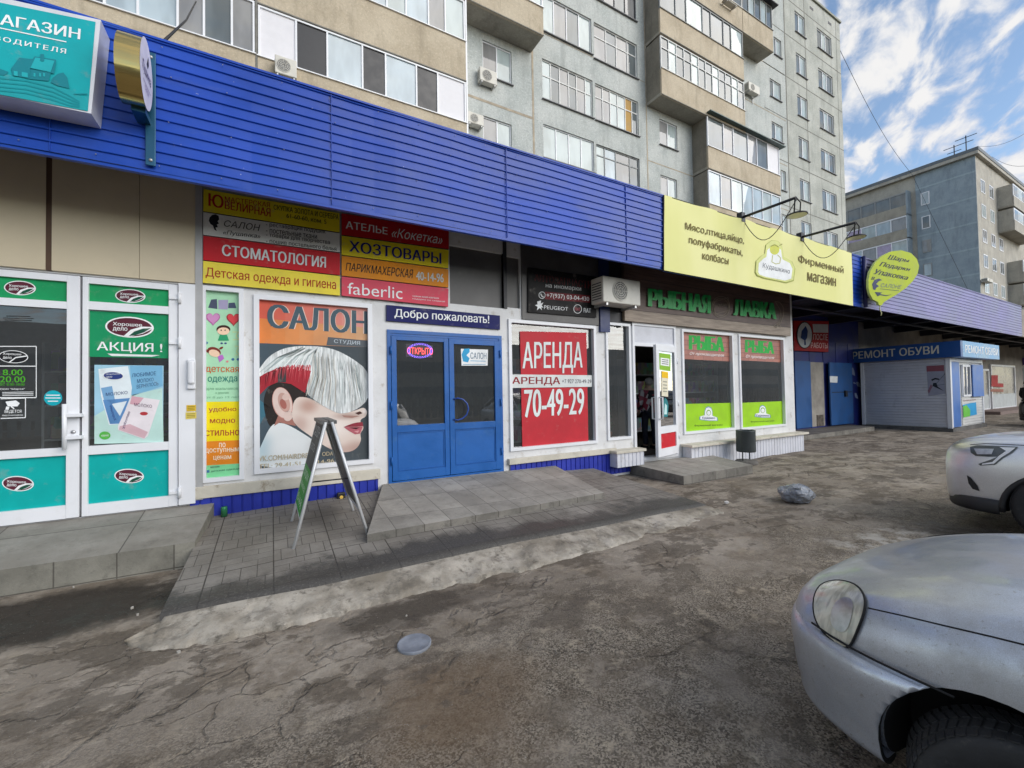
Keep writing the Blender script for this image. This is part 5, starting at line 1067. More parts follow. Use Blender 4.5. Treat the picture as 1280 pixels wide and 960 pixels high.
mb = MB(); mb.box(xm_-.04, xm_+.035, YC-.05, YC-.028, p0.z, p1.z, TEALM, .004); mb.box(xm_-.12, xm_-.04, fc.y+ry_-.02, YC-.03, fc.z-.06, fc.z+.06, TEALM); mb.box(xm_-.1, xm_-.0, fc.y+.05, YC-.03, fc.z-rz_-.03, fc.z-rz_+.02, TEALM)
for z in (p0.z+.05, p1.z-.05): mb.lathe([(0, -.012), (.014, -.01), (.016, 0)], (xm_, YC-.05, z), GALV, (0, 1, 0), 8)
mb.build('bracket', ov)
mb = MB(); a_ = PY(202, 54, YC+.02); b_ = PY(245, 2, 12.8); mb.tube([a_, a_*.5+b_*.5+Vector((0, 0, -.12)), b_], .014, DARKM, 6); mb.build('power_cable', None, 'dark cable running up from the canopy top to the flats', 'cable')

# air conditioners: casing, round fan grille, feet
ACW = mat('ac_white', (.62, .60, .54), .5, 0, .08, 3, 0, 30, .3, (.3, .26, .2))
def aircon(tl_, br_, Y, dep, label, fan=.30, wall=None, grp='outdoor air conditioner units'):
    x0, x1, z0, z1 = XZ(tl_, br_, Y); root = thing('air_conditioner', label, 'air conditioner', ((x0+x1)/2, Y+dep, z0), grp)
    mb = MB(); mb.box(x0, x1, Y, Y+dep, z0, z1, ACW, .02); 
    for i in range(7): mb.box(x0-.004, x0+.001, Y+.05, Y+dep-.04, z0+(z1-z0)*(.14+.1*i), z0+(z1-z0)*(.14+.1*i)+.018, DARKM)
    cs = mb.build('casing', root)
    r = min((z1-z0)*.42, (x1-x0)*.36); c_ = (x0+(x1-x0)*fan, Y-.002, (z0+z1)/2)
    mb = MB(); mb.lathe([(r, .0), (r*.97, -.012), (r*.9, -.002)], c_, ACW, (0, 1, 0), 28); mb.lathe([(r*.9, -.0015), (0, -.001)], c_, mat('fan_dark', (.10, .10, .10), .6), (0, 1, 0), 28)
    for t in (.25, .45, .65, .82): mb.lathe([(r*t, -.006), (r*t+.006, -.009), (r*t+.012, -.006)], c_, ACW, (0, 1, 0), 24)
    for i in range(8): a = i*math.pi/4; mb.tube([c_, (c_[0]+math.cos(a)*r*.95, c_[1]-.007, c_[2]+math.sin(a)*r*.95)], .004, ACW, 4)
    mb.build('fan_grille', root)
    mb = MB()
    for x in (x0+.12*(x1-x0), x1-.12*(x1-x0)): mb.box(x-.02, x+.02, Y+.02, Y+dep+.12, z0-.045, z0-.001, GALV); mb.box(x-.02, x+.02, Y+dep+.06, Y+dep+.12, z0-.35, z0-.046, GALV)
    mb.build('bracket', root); return root
aircon((753.5, 344), (801, 382.5), YF-.42, .34, 'dusty white air conditioner hung under the canopy beside the car parts sign', .45)

# ------------------------------------------------------------------ kiosk
KX, KY = 21.0, 5.42
kt = PX(1103, 531, KX); KB = 8.05; KXR = 24.6
kroot = thing('shoe_repair_kiosk', 'small kiosk with a grey roller shutter and a blue overhanging sign box', 'kiosk', (KX+1.8, 6.7, 0))
SHUT = mat('shutter_grey', (.66, .67, .71), .4, .3, .06, 1.5, 0, 30, .2); KWH = mat('kiosk_siding', (.68, .68, .66), .5, 0, .06, 2, 0, 30, .3); KBL = mat('kiosk_blue', (.08, .19, .50), .4, 0, .08)
zb_, zt_ = .14, 2.62
mb = MB(); mb.box(KX+.05, KXR-.02, KY+.05, KB, zb_-.02, zt_+.1, KWH); 
for i in range(12): mb.box(KX+1.2, KXR-.015, KY+.02, KY+.051, zb_+.03+i*.1, zb_+.105+i*.1, KWH)
mb.build('body', kroot)
mb = MB(); rows = []; n = 24
prof = []
for i in range(n):
    z = zb_+(zt_-zb_)*i/n; hgt = (zt_-zb_)/n; prof += [(z, 0), (z+hgt*.1, -.018), (z+hgt*.9, -.02), (z+hgt*.98, 0)]
mb.grid([[(KX+.045+d, y, z) for z, d in prof] for y in (KY+.12, KB-.1)], SHUT, smooth=False); mb.build('shutter', kroot)
mb = MB(); mb.box(KX-.02, KX+.05, KB-.1, KB, zb_-.05, zt_, PVC); mb.build('corner_post', kroot); mb = MB(); mb.box(KX-.02, KX+.05, KY-.01, KY+.11, zb_-.05, zt_, PVC); mb.box(KX+.051, KX+.12, KY-.01, KY+.05, zb_, zt_, PVC); mb.box(KXR-.1, KXR, KY-.005, KY+.06, zb_, zt_, PVC); mb.box(KX+.121, KXR-.101, KY-.005, KY+.05, zt_-.12, zt_, PVC); mb.build('corner_trim', kroot)
mb = MB(); mb.box(KX+.13, KX+.95, KY, KY+.049, zb_, zt_-.13, KBL); mb.build('door', kroot)
mb = MB(); frame(mb, KX+1.25, KX+2.1, 1.22, 2.4, KY-.02, KY+.04, .07, PVC); mb.box(KX+1.62, KX+1.68, KY-.015, KY+.03, 1.29, 2.33, PVC); kw = mb.build('window', kroot)
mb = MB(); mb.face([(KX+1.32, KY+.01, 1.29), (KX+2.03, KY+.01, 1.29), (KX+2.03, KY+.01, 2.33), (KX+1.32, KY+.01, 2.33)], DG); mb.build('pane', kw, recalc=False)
mb = MB(); mb.box(KX+2.15, KX+3.4, KY-.06, KY-.03, 1.2, 2.42, KBL); mb.box(KX+2.15, KX+2.5, KY-.029, KY+.04, 1.2, 2.42, mat('navy_recess', (.01, .02, .10), .5)); mb.build('window_shutter', kroot)
mb = MB(); mb.box(KX-.1, KXR+.05, KY-.05, KB, 0-.05, zb_-.03, concrete('kiosk_plinth', (.10, .095, .09), (.18, .17, .155))); mb.build('plinth', kroot)
SBL = mat('sign_blue', (.014, .075, .27), .35, 0, .05); SLB = mat('sign_pale_blue', (.13, .34, .60), .3, 0, .15, .8)
a_ = PX(1087, 443, KX-.2); 
mb = MB(); mb.box(KX-.22, KX+.0, KY-.34, KB+.3, zt_+.02, zt_+.58, SBL); mb.box(KX+.001, KXR+.6, KY-.34, KY-.04, zt_+.02, zt_+.58, SLB); mb.box(KX+.0, KXR+.3, KY-.04, KB+.3, zt_+.1, zt_+.35, SBL); ks_ = mb.build('sign_box', kroot)
X0_ = KX-.22; F = Flat(0, lambda u, v: Vector((X0_, KB+.3-u, v)), (-1, 0, 0), .004); F.text('РЕМОНТ ОБУВИ', [(.12, zt_+.17), (2.72, zt_+.17), (2.72, zt_+.47), (.12, zt_+.47)], C('#d8d3c0'), bold=.05, l=1); F.build('lettering', ks_)
F = Flat(0, lambda u, v: Vector((u, KY-.34, v)), (0, -1, 0), .004); F.text('РЕМОНТ ОБУВИ', [(KX+.25, zt_+.17), (KXR+.45, zt_+.17), (KXR+.45, zt_+.45), (KX+.25, zt_+.45)], PAPER, bold=.06, l=1); F.build('lettering', ks_)
XP = KX+.015; F = Flat(0, lambda x, y: PX(x, y, XP), (-1, 0, 0), .006); k5 = (1080, 420, 6.4)
F.poly([(500, 240), (640, 232), (650, 462), (515, 480)], C('#9a9cac'), 0, crop=k5); F.poly([(500, 240), (640, 232), (641, 280), (502, 285)], C('#8f5560'), 1, crop=k5); F.poly([(538, 348), (570, 335), (605, 342), (600, 352), (570, 347), (545, 360)], INK, 1, crop=k5); F.poly([(555, 375), (580, 375), (590, 405), (640, 440), (575, 412), (548, 400)], C('#2a3038'), 1, crop=k5); F.poly([(510, 440), (535, 385), (550, 402), (520, 462)], C('#8a6878'), 1, crop=k5); F.line([(580, 380), (650, 300)], 4, C('#5a606a'), 1, crop=k5); F.line([(580, 395), (648, 385)], 3, C('#5a606a'), 1, crop=k5); F.build('poster', kroot)
F = Flat(0, lambda u, v: Vector((u, KY+.015, v)), (0, -1, 0), .004); F.poly([(KX+1.22, .45), (KX+2.75, .5), (KX+2.7, .98), (KX+1.22, .92)], C('#2f9bd0'), 1); F.poly([(KX+1.22, .45), (KX+1.95, .47), (KX+2.0, .7), (KX+1.6, .9), (KX+1.22, .86)], C('#6cc04a'), 2); F.text('Изготовление ключей', [(KX+1.3, 1.03), (KX+2.7, 1.05), (KX+2.7, 1.13), (KX+1.3, 1.11)], C('#8a5a50'), l=1); F.build('sticker', kroot)

# ------------------------------------------------------------------ small things on the ground
def gp(x, y, z=0.): return PZ(x, y, z)
# sandwich board
AFM = mat('aframe_alu', (.72, .73, .74), .4, .25, .06); GZ = .13
root = thing('sandwich_board', 'open metal sandwich board with dark top and green lower half on the pavers', 'sandwich board', (.53, 5.15, GZ))
f1, b1, f2, b2 = gp(366, 691, GZ), gp(362, 664, GZ+.03), gp(460, 675, GZ), gp(444, 650, GZ+.03)
YFr, YBk = 4.70, 5.52; XL, XR = .165, .885
topf = PY(404, 528, YFr); topz = topf.z; xmid = .5
def side(xb, xt, s):
    mb = MB()
    for y in (YFr, YBk): mb.box(0, 0, 0, 0, 0, 0, AFM) if False else mb.tube([(xb, y, GZ-.01), (xt, y, topz)], .017, AFM, 4)
    for t in (.24, 1.): 
        x = xb+(xt-xb)*t; z = GZ+(topz-GZ)*t; mb.tube([(x, YFr, z), (x, YBk, z)], .015, AFM, 4)
    return mb
for xb, xt, s in ((XL, xmid-.03, -1), (XR, xmid+.03, 1)):
    fr_ = side(xb, xt, s).build('frame', root)
    q = lambda t, y, o: (xb+(xt-xb)*t+s*o, y, GZ+(topz-GZ)*t)
    mb = MB(); mb.prism([q(.24, YFr+.015, .0), q(.24, YBk-.015, .0), q(.995, YBk-.015, .0), q(.995, YFr+.015, .0)], (s*.012, 0, 0), mat('board_back', (.16, .15, .14), .6, 0, .15, 3)); pn_ = mb.build('panel', root)
    if s < 0:
        mb = MB(); mb.face([q(.25, YFr+.02, .016), q(.25, YBk-.02, .016), q(.60, YBk-.02, .016), q(.60, YFr+.02, .016)], C('#35902f')); mb.face([q(.60, YFr+.02, .016), q(.60, YBk-.02, .016), q(.985, YBk-.02, .016), q(.985, YFr+.02, .016)], C('#3a3a3c'))
        F = Flat(0, lambda u, v: Vector(q(v, YBk-.02-u*(YBk-YFr-.04), .018)), (-1, 0, .3), .002); F.mb = mb
        F.text('САЛОН', [(.1, .86), (.9, .86), (.9, .95), (.1, .95)], C('#b8b8b8'), l=1); F.text('красоты', [(.1, .72), (.8, .72), (.8, .80), (.1, .80)], C('#9a9a9a'), l=1); F.text('СКИДКИ', [(.1, .50), (.9, .50), (.9, .57), (.1, .57)], C('#cfe8c8'), l=1); F.text('маникюр', [(.1, .40), (.85, .40), (.85, .46), (.1, .46)], C('#bfe0b8'), l=1); F.text('40-14-96', [(.1, .29), (.9, .29), (.9, .36), (.1, .36)], C('#cfe8c8'), l=1)
        mb.build('print', pn_, recalc=False)
mb = MB(); mb.tube([(XL+(xmid-XL)*.5, YFr+.03, GZ+(topz-GZ)*.52), (XR-(XR-xmid)*.5, YFr+.03, GZ+(topz-GZ)*.52)], .007, DARKM, 6)
for xt in (xmid-.04, xmid+.04): mb.box(xt-.035, xt+.035, YFr-.005, YBk+.005, topz-.02, topz+.015, mat('hinge_cap', (.10, .10, .10), .5))
mb.build('hinge', root)
# round lid
p = gp(518, 805); LIDM = mat('lid_grey', (.25, .27, .31), .5, 0, .25, 9, .1, 40, .3); mb = MB(); mb.lathe([(.108, -.01), (.110, .008), (.104, .012), (.098, .007), (.05, .006), (.0, .008)], (p.x, p.y, .0), LIDM, (0, 0, 1), 40)
mb.build('round_lid', None, 'small round grey lid lying on the cracked asphalt', 'lid')
# litter bin at the fish shop
p = gp(932.5, 573); root = thing('litter_bin', 'dark grey cylindrical litter bin on thin legs by the white skirting', 'litter bin', (p.x, 5.62, 0)); by = 5.62; bxx = PY(932.5, 560, by).x; BINM = mat('bin_grey', (.055, .065, .068), .55, .2, .15, 4, .1)
zb_ = PY(932, 564.5, by).z; zt_ = PY(932, 537.8, by).z; br_ = .195
mb = MB(); mb.lathe([(0, zb_), (br_*.96, zb_), (br_, zb_+.02), (br_, zt_-.02), (br_*1.03, zt_), (br_*.97, zt_+.004), (br_*.95, zt_-.03), (br_*.93, zb_+.06), (0, zb_+.05)], (bxx, by, 0), BINM, (0, 0, 1), 28); mb.build('bucket', root)
mb = MB()
for s in (-1, 1): mb.tube([(bxx+s*.13, by, .05), (bxx+s*.13, by, zb_+.1)], .012, BINM, 6)
mb.build('leg', root); mb = MB(); mb.lathe([(.23, 0), (.23, .05), (.2, .075), (0, .08)], (bxx, by, 0), concrete('bin_foot', (.12, .11, .10), (.2, .19, .17)), (0, 0, 1), 24); mb.build('base', root)
# tied grey bag
BAGM = NB('bag_film'); bb = BAGM; bb.bsdf(Base_Color=bb.mix(bb.rng(bb.noise(5, 4), .35, .65), (.20, .215, .25), (.36, .385, .43)), Roughness=.22, Coat_Weight=.5, Normal=bb.bump(bb.noise(9, 4, .6, bb.mapv((1, 1, 2.5)), dist=1.6), .8, .05))
p = gp(1005, 628); bm_ = bmesh.new(); bmesh.ops.create_icosphere(bm_, subdivisions=5, radius=1)
for v in bm_.verts:
    n_ = mn.fractal(v.co*1.5, 1, 2, 3)*.16+abs(mn.noise(Vector((v.co.x*4, v.co.y*4, v.co.z*1.2))))*.12
    c = v.co*(1+n_); v.co = Vector((p.x+c.x*.235, p.y+c.y*.2+.1, max(.0, .105+c.z*.135)))
me = bpy.data.meshes.new('t'); bm_.to_mesh(me); mb = MB(); mb.addmesh(me, BAGM.m); mb.grid([[(p.x-.13+r*math.cos(a)*(1+.4*math.sin(5*a)), p.y+.02+r*math.sin(a)*(1+.4*math.cos(4*a)), .155+h) for a in [i*math.pi/12 for i in range(24)]] for r, h in ((.05, .0), (.018, .03), (.016, .045), (.045, .075), (.06, .07))], BAGM.m, True, True); mb.build('plastic_bag', None, 'crumpled grey plastic bag lying on the open asphalt', 'bag')
# black boxed device on the skirting, green can, rags and paper
mb = MB(); x0, x1, z0, z1 = XZ((421, 616), (431.5, 629), 6.1); mb.box(x0, x1, 6.06, 6.13, z0, z1, mat('black_plastic', (.015, .014, .014), .4), .01); o = mb.build('meter_box', None, 'small black box with an amber dial behind the sandwich board', 'box')
mb = MB(); mb.lathe([(.022, -.004), (.0, -.006)], ((x0+x1)/2, 6.06, (z0+z1)/2+.02), mat('amber', (.7, .45, .08), .4), (0, 1, 0), 16); mb.build('dial', o)
p = gp(275, 649, .24); mb = MB(); mb.lathe([(0, 0), (.033, .003), (.034, .11), (.03, .118), (0, .116)], (p.x+.03, 6.08, .235), mat('can_green', (.05, .28, .12), .35, .4), (0, 0, 1), 16); mb.build('green_can', None, 'small green can at the corner of the concrete platform', 'can')
def scrap(name, x, y, z, s, m, label, cat, grp=None):
    p = gp(x, y, z); rr = random.Random(int(x*7+y)); mb = MB(); n = 9
    top = [(p.x+s*math.cos(2*math.pi*i/n)*rr.uniform(.5, 1), p.y+s*math.sin(2*math.pi*i/n)*rr.uniform(.4, .9), z+.006+rr.uniform(0, s*.25)) for i in range(n)]
    c = (p.x, p.y, z+s*rr.uniform(.2, .5))
    for i in range(n): mb.face([top[i], top[(i+1) % n], c], m); a_, b_ = top[i], top[(i+1) % n]; mb.face([a_, b_, (b_[0], b_[1], z-.01), (a_[0], a_[1], z-.01)], m)
    return mb.build(name, None, label, cat, grp)
PAP = mat('scrap_paper', (.62, .60, .57), .8)
scrap('crumpled_paper', 908, 628, .02, .05, PAP, 'white crumpled paper at the right end of the concrete kerb', 'litter')
scrap('blue_rag', 887, 566.5, .17, .10, mat('rag_blue', (.06, .11, .42), .8), 'blue rag lying on the fish shop step against the skirting', 'rag')
for x, y, s in ((223, 815, .016), (92, 734, .012), (165, 760, .018), (172, 768, .014), (508, 770, .01), (243, 757, .012)):
    scrap('litter_scrap', x, y, -.004 if y > 700 else .01, s*.75, mat('dull_paper', (.42, .40, .36), .9), 'tiny pale scrap of litter on the asphalt', 'litter', 'tiny pale scraps on the asphalt')
# potted plant behind the narrow window, shelves and goods in the fish shop
lx = (H['narrow'][0]+H['narrow'][1])/2; root = thing('potted_plant', 'small green conifer shaped pot plant behind the narrow window', 'plant', (lx, YF+.4, .55))
mb = MB(); mb.lathe([(0, .55), (.10, .55), (.14, .82), (.12, .82), (0, .80)], (lx, YF+.4, 0), mat('terracotta', (.38, .14, .07), .7), (0, 0, 1), 20); mb.build('pot', root)
mb = MB(); mb.tube([(lx, YF+.4, .8), (lx, YF+.4, 1.75)], [.02, .008], mat('stem', (.08, .05, .03), .8), 6); mb.build('stem', root)
mb = MB(); rr = random.Random(5); LF = mat('leaf_green', (.045, .16, .085), .5, 0, .5, 14)
for i in range(900):
    z = rr.random()**1.2; a = rr.uniform(0, 6.283); rad = (1-z)*.24*math.sqrt(rr.random())+.02; c = Vector((lx+math.cos(a)*rad, YF+.4+math.sin(a)*rad*.8, .86+z*.95)); u = Vector((rr.gauss(0, 1), rr.gauss(0, 1), rr.gauss(0, .6))).normalized()*.035; v = Vector((rr.gauss(0, 1), rr.gauss(0, 1), rr.gauss(0, 1))).normalized()*.014
    mb.face([c-u, c+v, c+u, c-v], LF)
mb.build('foliage', root, recalc=False)

# ------------------------------------------------------------------ the tower block behind the shops
YW, YB = 14.6, 13.66
def panel_mat(name, lo, hi, spk, joint=.0, jc=(.30, .26, .20)):
    b = NB(name); n = b.noise(.8, 6, .62); c = b.mix(b.rng(n, .33, .67), lo, hi)
    c = b.mix(b.rng(b.noise(15, 5, .75), .50, .64, 0, spk), c, tuple(min(1, x*1.45) for x in hi)); c = b.mix(b.rng(b.noise(13, 5, .75, b.mapv(loc=(4, 4, 4))), .52, .66, 0, spk), c, tuple(x*.6 for x in lo))
    c = b.mix(b.rng(b.noise(2.2, 6, .7, b.mapv((1, 1, .22))), .48, .72, 0, .55), c, tuple(x*.66 for x in lo))
    b.bsdf(Base_Color=c, Roughness=.9, Normal=b.bump(b.noise(40, 3, .6), .5, .01)); MATS[name] = b.m; return b.m
TURQ = panel_mat('turquoise_chip_panel', (.41, .44, .425), (.52, .54, .52), .5)
GREYC = panel_mat('grey_chip_panel', (.37, .385, .35), (.49, .50, .46), .45)
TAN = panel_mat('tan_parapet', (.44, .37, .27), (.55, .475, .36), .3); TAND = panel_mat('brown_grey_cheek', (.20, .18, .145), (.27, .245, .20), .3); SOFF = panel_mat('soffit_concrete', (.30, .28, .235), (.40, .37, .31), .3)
JOINT = mat('joint_mortar', (.40, .34, .26), .9, 0, .2, 3, 0, 30, .5, (.26, .20, .14)); DJ = mat('joint_grey', (.20, .195, .175), .9, 0, .25, 3)
G_SKY = glass('flat_glass', (.25, .27, .28), 1.0, (.20, .23, .24), .8); G_PALE = glass('curtained_glass', (.6, .7, .7), 1.0, (.50, .58, .58), .94); G_WHITE = mat('white_infill', (.72, .71, .74), .5, 0, .04); G_BLACK = mat('black_infill', (.022, .022, .024), .35, 0, .2); G_GREY = glass('net_curtain_glass', (.4, .4, .4), 1.0, (.34, .34, .34), .9); G_BLUE = glass('blue_blind_glass', (.6, .7, .8), 1.0, (.50, .60, .66), .92)
OLDW = mat('old_white_frame', (.74, .74, .72), .6, 0, .1, 4, 0, 30, .5, (.25, .2, .15)); GREYF = mat('grey_frame', (.30, .31, .31), .6)
apt = thing('apartment_block', 'tall grey green panel block of flats with tan balconies behind the shops', 'building', (11, YW, 0))
# Each opening is read off the photograph on the wall plane: (top left px, bottom right px, mullion fractions, transom fraction, frame, glass list)
PLAIN, OPEN = [], []
def W(tl_, br_, mull=(.5,), tr=None, fm=PVC, gl_=(G_SKY,), sill=True, fw_=.045, box=False): OPEN.append((XZ(tl_, br_, YW), mull, tr, fm, gl_, sill, fw_))
def WR(x0, x1, z0, z1, *a, **k): OPEN.append(((x0, x1, z0, z1), k.get('mull', (.5,)), k.get('tr'), k.get('fm', PVC), k.get('gl_', (G_SKY,)), k.get('sill', True), k.get('fw_', .045)))
W((603, 49), (640, 107), gl_=(G_GREY, G_PALE)); W((604, 144), (640, 190), gl_=(G_GREY, G_PALE))
FL = 2.6
x0, x1, z0, z1 = XZ((678, 72.5), (741, 149), YW); xr0, xr1, zr0, zr1 = XZ((744, 102), (798, 167), YW)
x0 = PY(678, 100, YW).x; x1 = PY(741, 120, YW).x; xr0 = PY(744, 120, YW).x; xr1 = PY(798, 140, YW).x
zt2 = (PY(678, 73, YW).z+PY(740, 100, YW).z)/2; zb2 = (PY(678, 122, YW).z+PY(741, 149, YW).z)/2
zt1 = PY(739, 24, YW).z; zb1 = (PY(681, 41, YW).z+PY(740, 67.5, YW).z)/2; zt3 = (PY(678, 155, YW).z+PY(742, 176, YW).z)/2
q4 = (.25, .5, .75)
WR(x0, x1, zb1, zt1, mull=q4, gl_=(G_PALE, G_GREY, G_SKY, G_PALE)); WR(xr0, xr1, zb1-.12, zt1-.05, mull=(.28, .52, .78), tr=.66, fm=OLDW, gl_=(G_GREY, G_SKY, G_GREY, G_SKY))
WR(x0, x1, zb2, zt2, mull=(.17, .34, .52, .68, .86), tr=.62, fm=OLDW, gl_=(G_PALE, G_SKY, G_GREY, G_SKY, G_GREY, G_PALE)); WR(xr0, xr1, zb2-.02, zt2-.05, mull=(.18, .35, .52, .70, .86), tr=.66, fm=OLDW, gl_=(G_GREY, G_GREY, G_PALE, G_PALE, mat('ochre_board', (.42, .24, .04), .6), G_SKY))
WR(x0, x1, zt3-1.45, zt3, mull=q4, gl_=(G_PALE,)); WR(xr0, xr1, zt3-1.6, zt3-.05, mull=(.2, .45, .78), tr=.7, fm=GREYF, gl_=(G_PALE, G_BLUE, G_GREY, G_SKY))
for k in (1, 2):
    dz = k*(zt1-zt2); WR(x0, x1, zb1+dz, zt1+dz, mull=q4, gl_=(G_GREY, G_SKY)); WR(xr0, xr1, zb1-.1+dz, zt1+dz, mull=q4, tr=.66, fm=DARKM, gl_=(G_SKY, G_GREY))
W((824, 148), (847, 189), gl_=(G_GREY, G_PALE)); W((825.5, 218), (847, 262), gl_=(G_GREY, G_PALE))
cB = [((991, 13), (1006, 46)), ((994, 64), (1009, 96)), ((997, 116), (1010, 147)), ((999, 169), (1012, 200)), ((1000.5, 222), (1013.5, 253)), ((1002, 276), (1015.5, 306))]
cC = [((1020, 36), (1039, 69)), ((1023, 85), (1041, 118)), ((1024.5, 135), (1042, 166)), ((1026, 185), (1045, 217)), ((1027.5, 235), (1047, 267)), ((1030, 287), (1049, 318))]
cA = [((967, 45), (977, 74)), ((962, 97), (976.5, 128)), ((964.5, 151), (979, 180)), ((976, 212), (983, 240)), ((977, 267), (985, 300))]
fz_ = []
for k, (l_, nm) in enumerate(((cB, 'B'), (cC, 'C'))):
    rs_ = [XZ(*q, YW) for q in l_]; xa = sum(r[0] for r in rs_)/6; xb = sum(r[1] for r in rs_)/6; zc = [(r[2]+r[3])/2 for r in rs_]; st = (zc[0]-zc[-1])/5
    for i in range(8):
        z = zc[0]-i*st; OPEN.append(((xa, xb, z-.72, z+.72), (.45,) if k == 0 else (.36, .62), None, PVC, (G_SKY, G_PALE, G_SKY), True, .06)); fz_.append(z)
FSTEP = st; ZC0 = zc[0]
for i, q in enumerate(cA): W(*q, mull=(.4,), gl_=(G_SKY, G_PALE))
ROOF = 28.55; XLFT, XRGT = -14., (PY(1046, 27, YW).x+PY(1061, 237, YW).x)/2-.1
XS1, XS2 = 9.5, 16.17
mb = MB(); hs = [o_[0] for o_ in OPEN]
wall_holes(mb, XLFT, XS2, 5.0, ROOF, YW, [h for h in hs if h[0] < XS2], TURQ, .14, TURQ)
wall_holes(mb, XS2, 29.05, 5.0, ROOF, YW, [h for h in hs if XS2 <= h[0] < 29.05 and h[1] < 29.06], TURQ, .14, GREYC)
wall_holes(mb, 29.05, XRGT, 5.0, ROOF, YW, [h for h in hs if h[0] >= 29.05], GREYC, .14, GREYC)
mb.face([(XRGT, YW, 0), (XRGT, YW+13, 0), (XRGT, YW+13, ROOF), (XRGT, YW, ROOF)], GREYC); mb.face([(XLFT, YW+13, 0), (XLFT, YW, 0), (XLFT, YW, ROOF), (XLFT, YW+13, ROOF)], GREYC); mb.face([(XRGT, YW+13, 0), (XLFT, YW+13, 0), (XLFT, YW+13, ROOF), (XRGT, YW+13, ROOF)], GREYC)
mb.face([(XLFT, YW+.9, 5), (XRGT, YW+.9, 5), (XRGT, YW+.9, ROOF), (XLFT, YW+.9, ROOF)], ROOM)
mb.build('wall', apt, recalc=False)
mb = MB(); mb.box(XLFT, XRGT+.08, YW-.10, YW+13, ROOF, ROOF+.14, mat('roof_edge', (.24, .25, .20), .6)); mb.box(XRGT+.001, XRGT+1.1, YW+1.6, YW+11, 5, ROOF-2.9, GREYC); mb.build('roof', apt)
mb = MB()     # mortar joints: thin raised strips with small offsets
def vj(x, za, zb, m, wd=.05): mb.box(x-wd/2, x+wd/2, YW-.008, YW-.001, za, zb, m)
def hj(xa, xb, z, m, wd=.045): mb.box(xa, xb, YW-.0075, YW-.0012, z-wd/2, z+wd/2, m)
vj(XS1, 5, ROOF, JOINT, .09); vj(XS2-.0, 5, ROOF, JOINT, .07); vj(29.05, 5, ROOF, DJ, .10); vj(31.6, 5, ROOF, DJ, .05); vj(XRGT-.6, 5, ROOF, DJ, .04)
for k in range(6): hj(6.3, XS2+.0, zt2+.22-(k-2)*-1*(zt1-zt2)*1., JOINT, .05) if False else None
for z in (13.05, 15.95, 18.9, 21.9, 10.1): hj(6.3, XS1-.05, z-.0, JOINT, .10); hj(XS2+.04, 28.9, z-.02, JOINT, .05)
for k in range(8): z = ZC0-FSTEP*(k+.5); hj(26.5, XRGT-.02, z, DJ, .05)
hj(28, XRGT-.02, ROOF-1.35, DJ, .05); hj(XS1+.06, XS2-.05, zt2-.95+2.05, JOINT, .03)
mb.build('joint', apt)
mb = MB()
for x in (30.2, 32.4, 34.9): mb.box(x, x+.45, YW-.012, YW+.1, ROOF-.72, ROOF-.55, DARKM)
mb.build('attic_vent', apt)
def pane_list(mb, x0, x1, z0, z1, y, mull, tr, gl_):
    xs = [0, *mull, 1]
    for i in range(len(xs)-1):
        a, b_ = x0+(x1-x0)*xs[i], x0+(x1-x0)*xs[i+1]; m = gl_[i % len(gl_)]
        for za, zb in (((z0, z1),) if not tr else ((z0, z0+(z1-z0)*tr), (z0+(z1-z0)*tr, z1))): mb.face([(a, y, za), (b_, y, za), (b_, y, zb), (a, y, zb)], m)
def bars(mb, x0, x1, z0, z1, ya, yb, mull, tr, wd, m):
    frame(mb, x0, x1, z0, z1, ya, yb, wd, m)
    for t in mull: mb.box(x0+(x1-x0)*t-wd/2, x0+(x1-x0)*t+wd/2, ya+.003, yb-.003, z0+wd, z1-wd, m)
    if tr: mb.box(x0+wd, x1-wd, ya+.006, yb-.006, z0+(z1-z0)*tr-wd/2, z0+(z1-z0)*tr+wd/2, m)
CILL = mat('tin_cill', (.16, .16, .17), .5, .3)
for (x0, x1, z0, z1), mull, tr, fm, gl_, sill, fw_ in OPEN:
    mb = MB(); bars(mb, x0, x1, z0, z1, YW+.06, YW+.12, mull, tr, fw_, fm); 
    if sill: mb.box(x0-.05, x1+.05, YW-.09, YW+.06, z0-.035, z0-.004, CILL)
    wn = mb.build('window', apt); mb = MB(); pane_list(mb, x0, x1, z0, z1, YW+.09, mull, tr, gl_); mb.build('pane', wn, recalc=False)

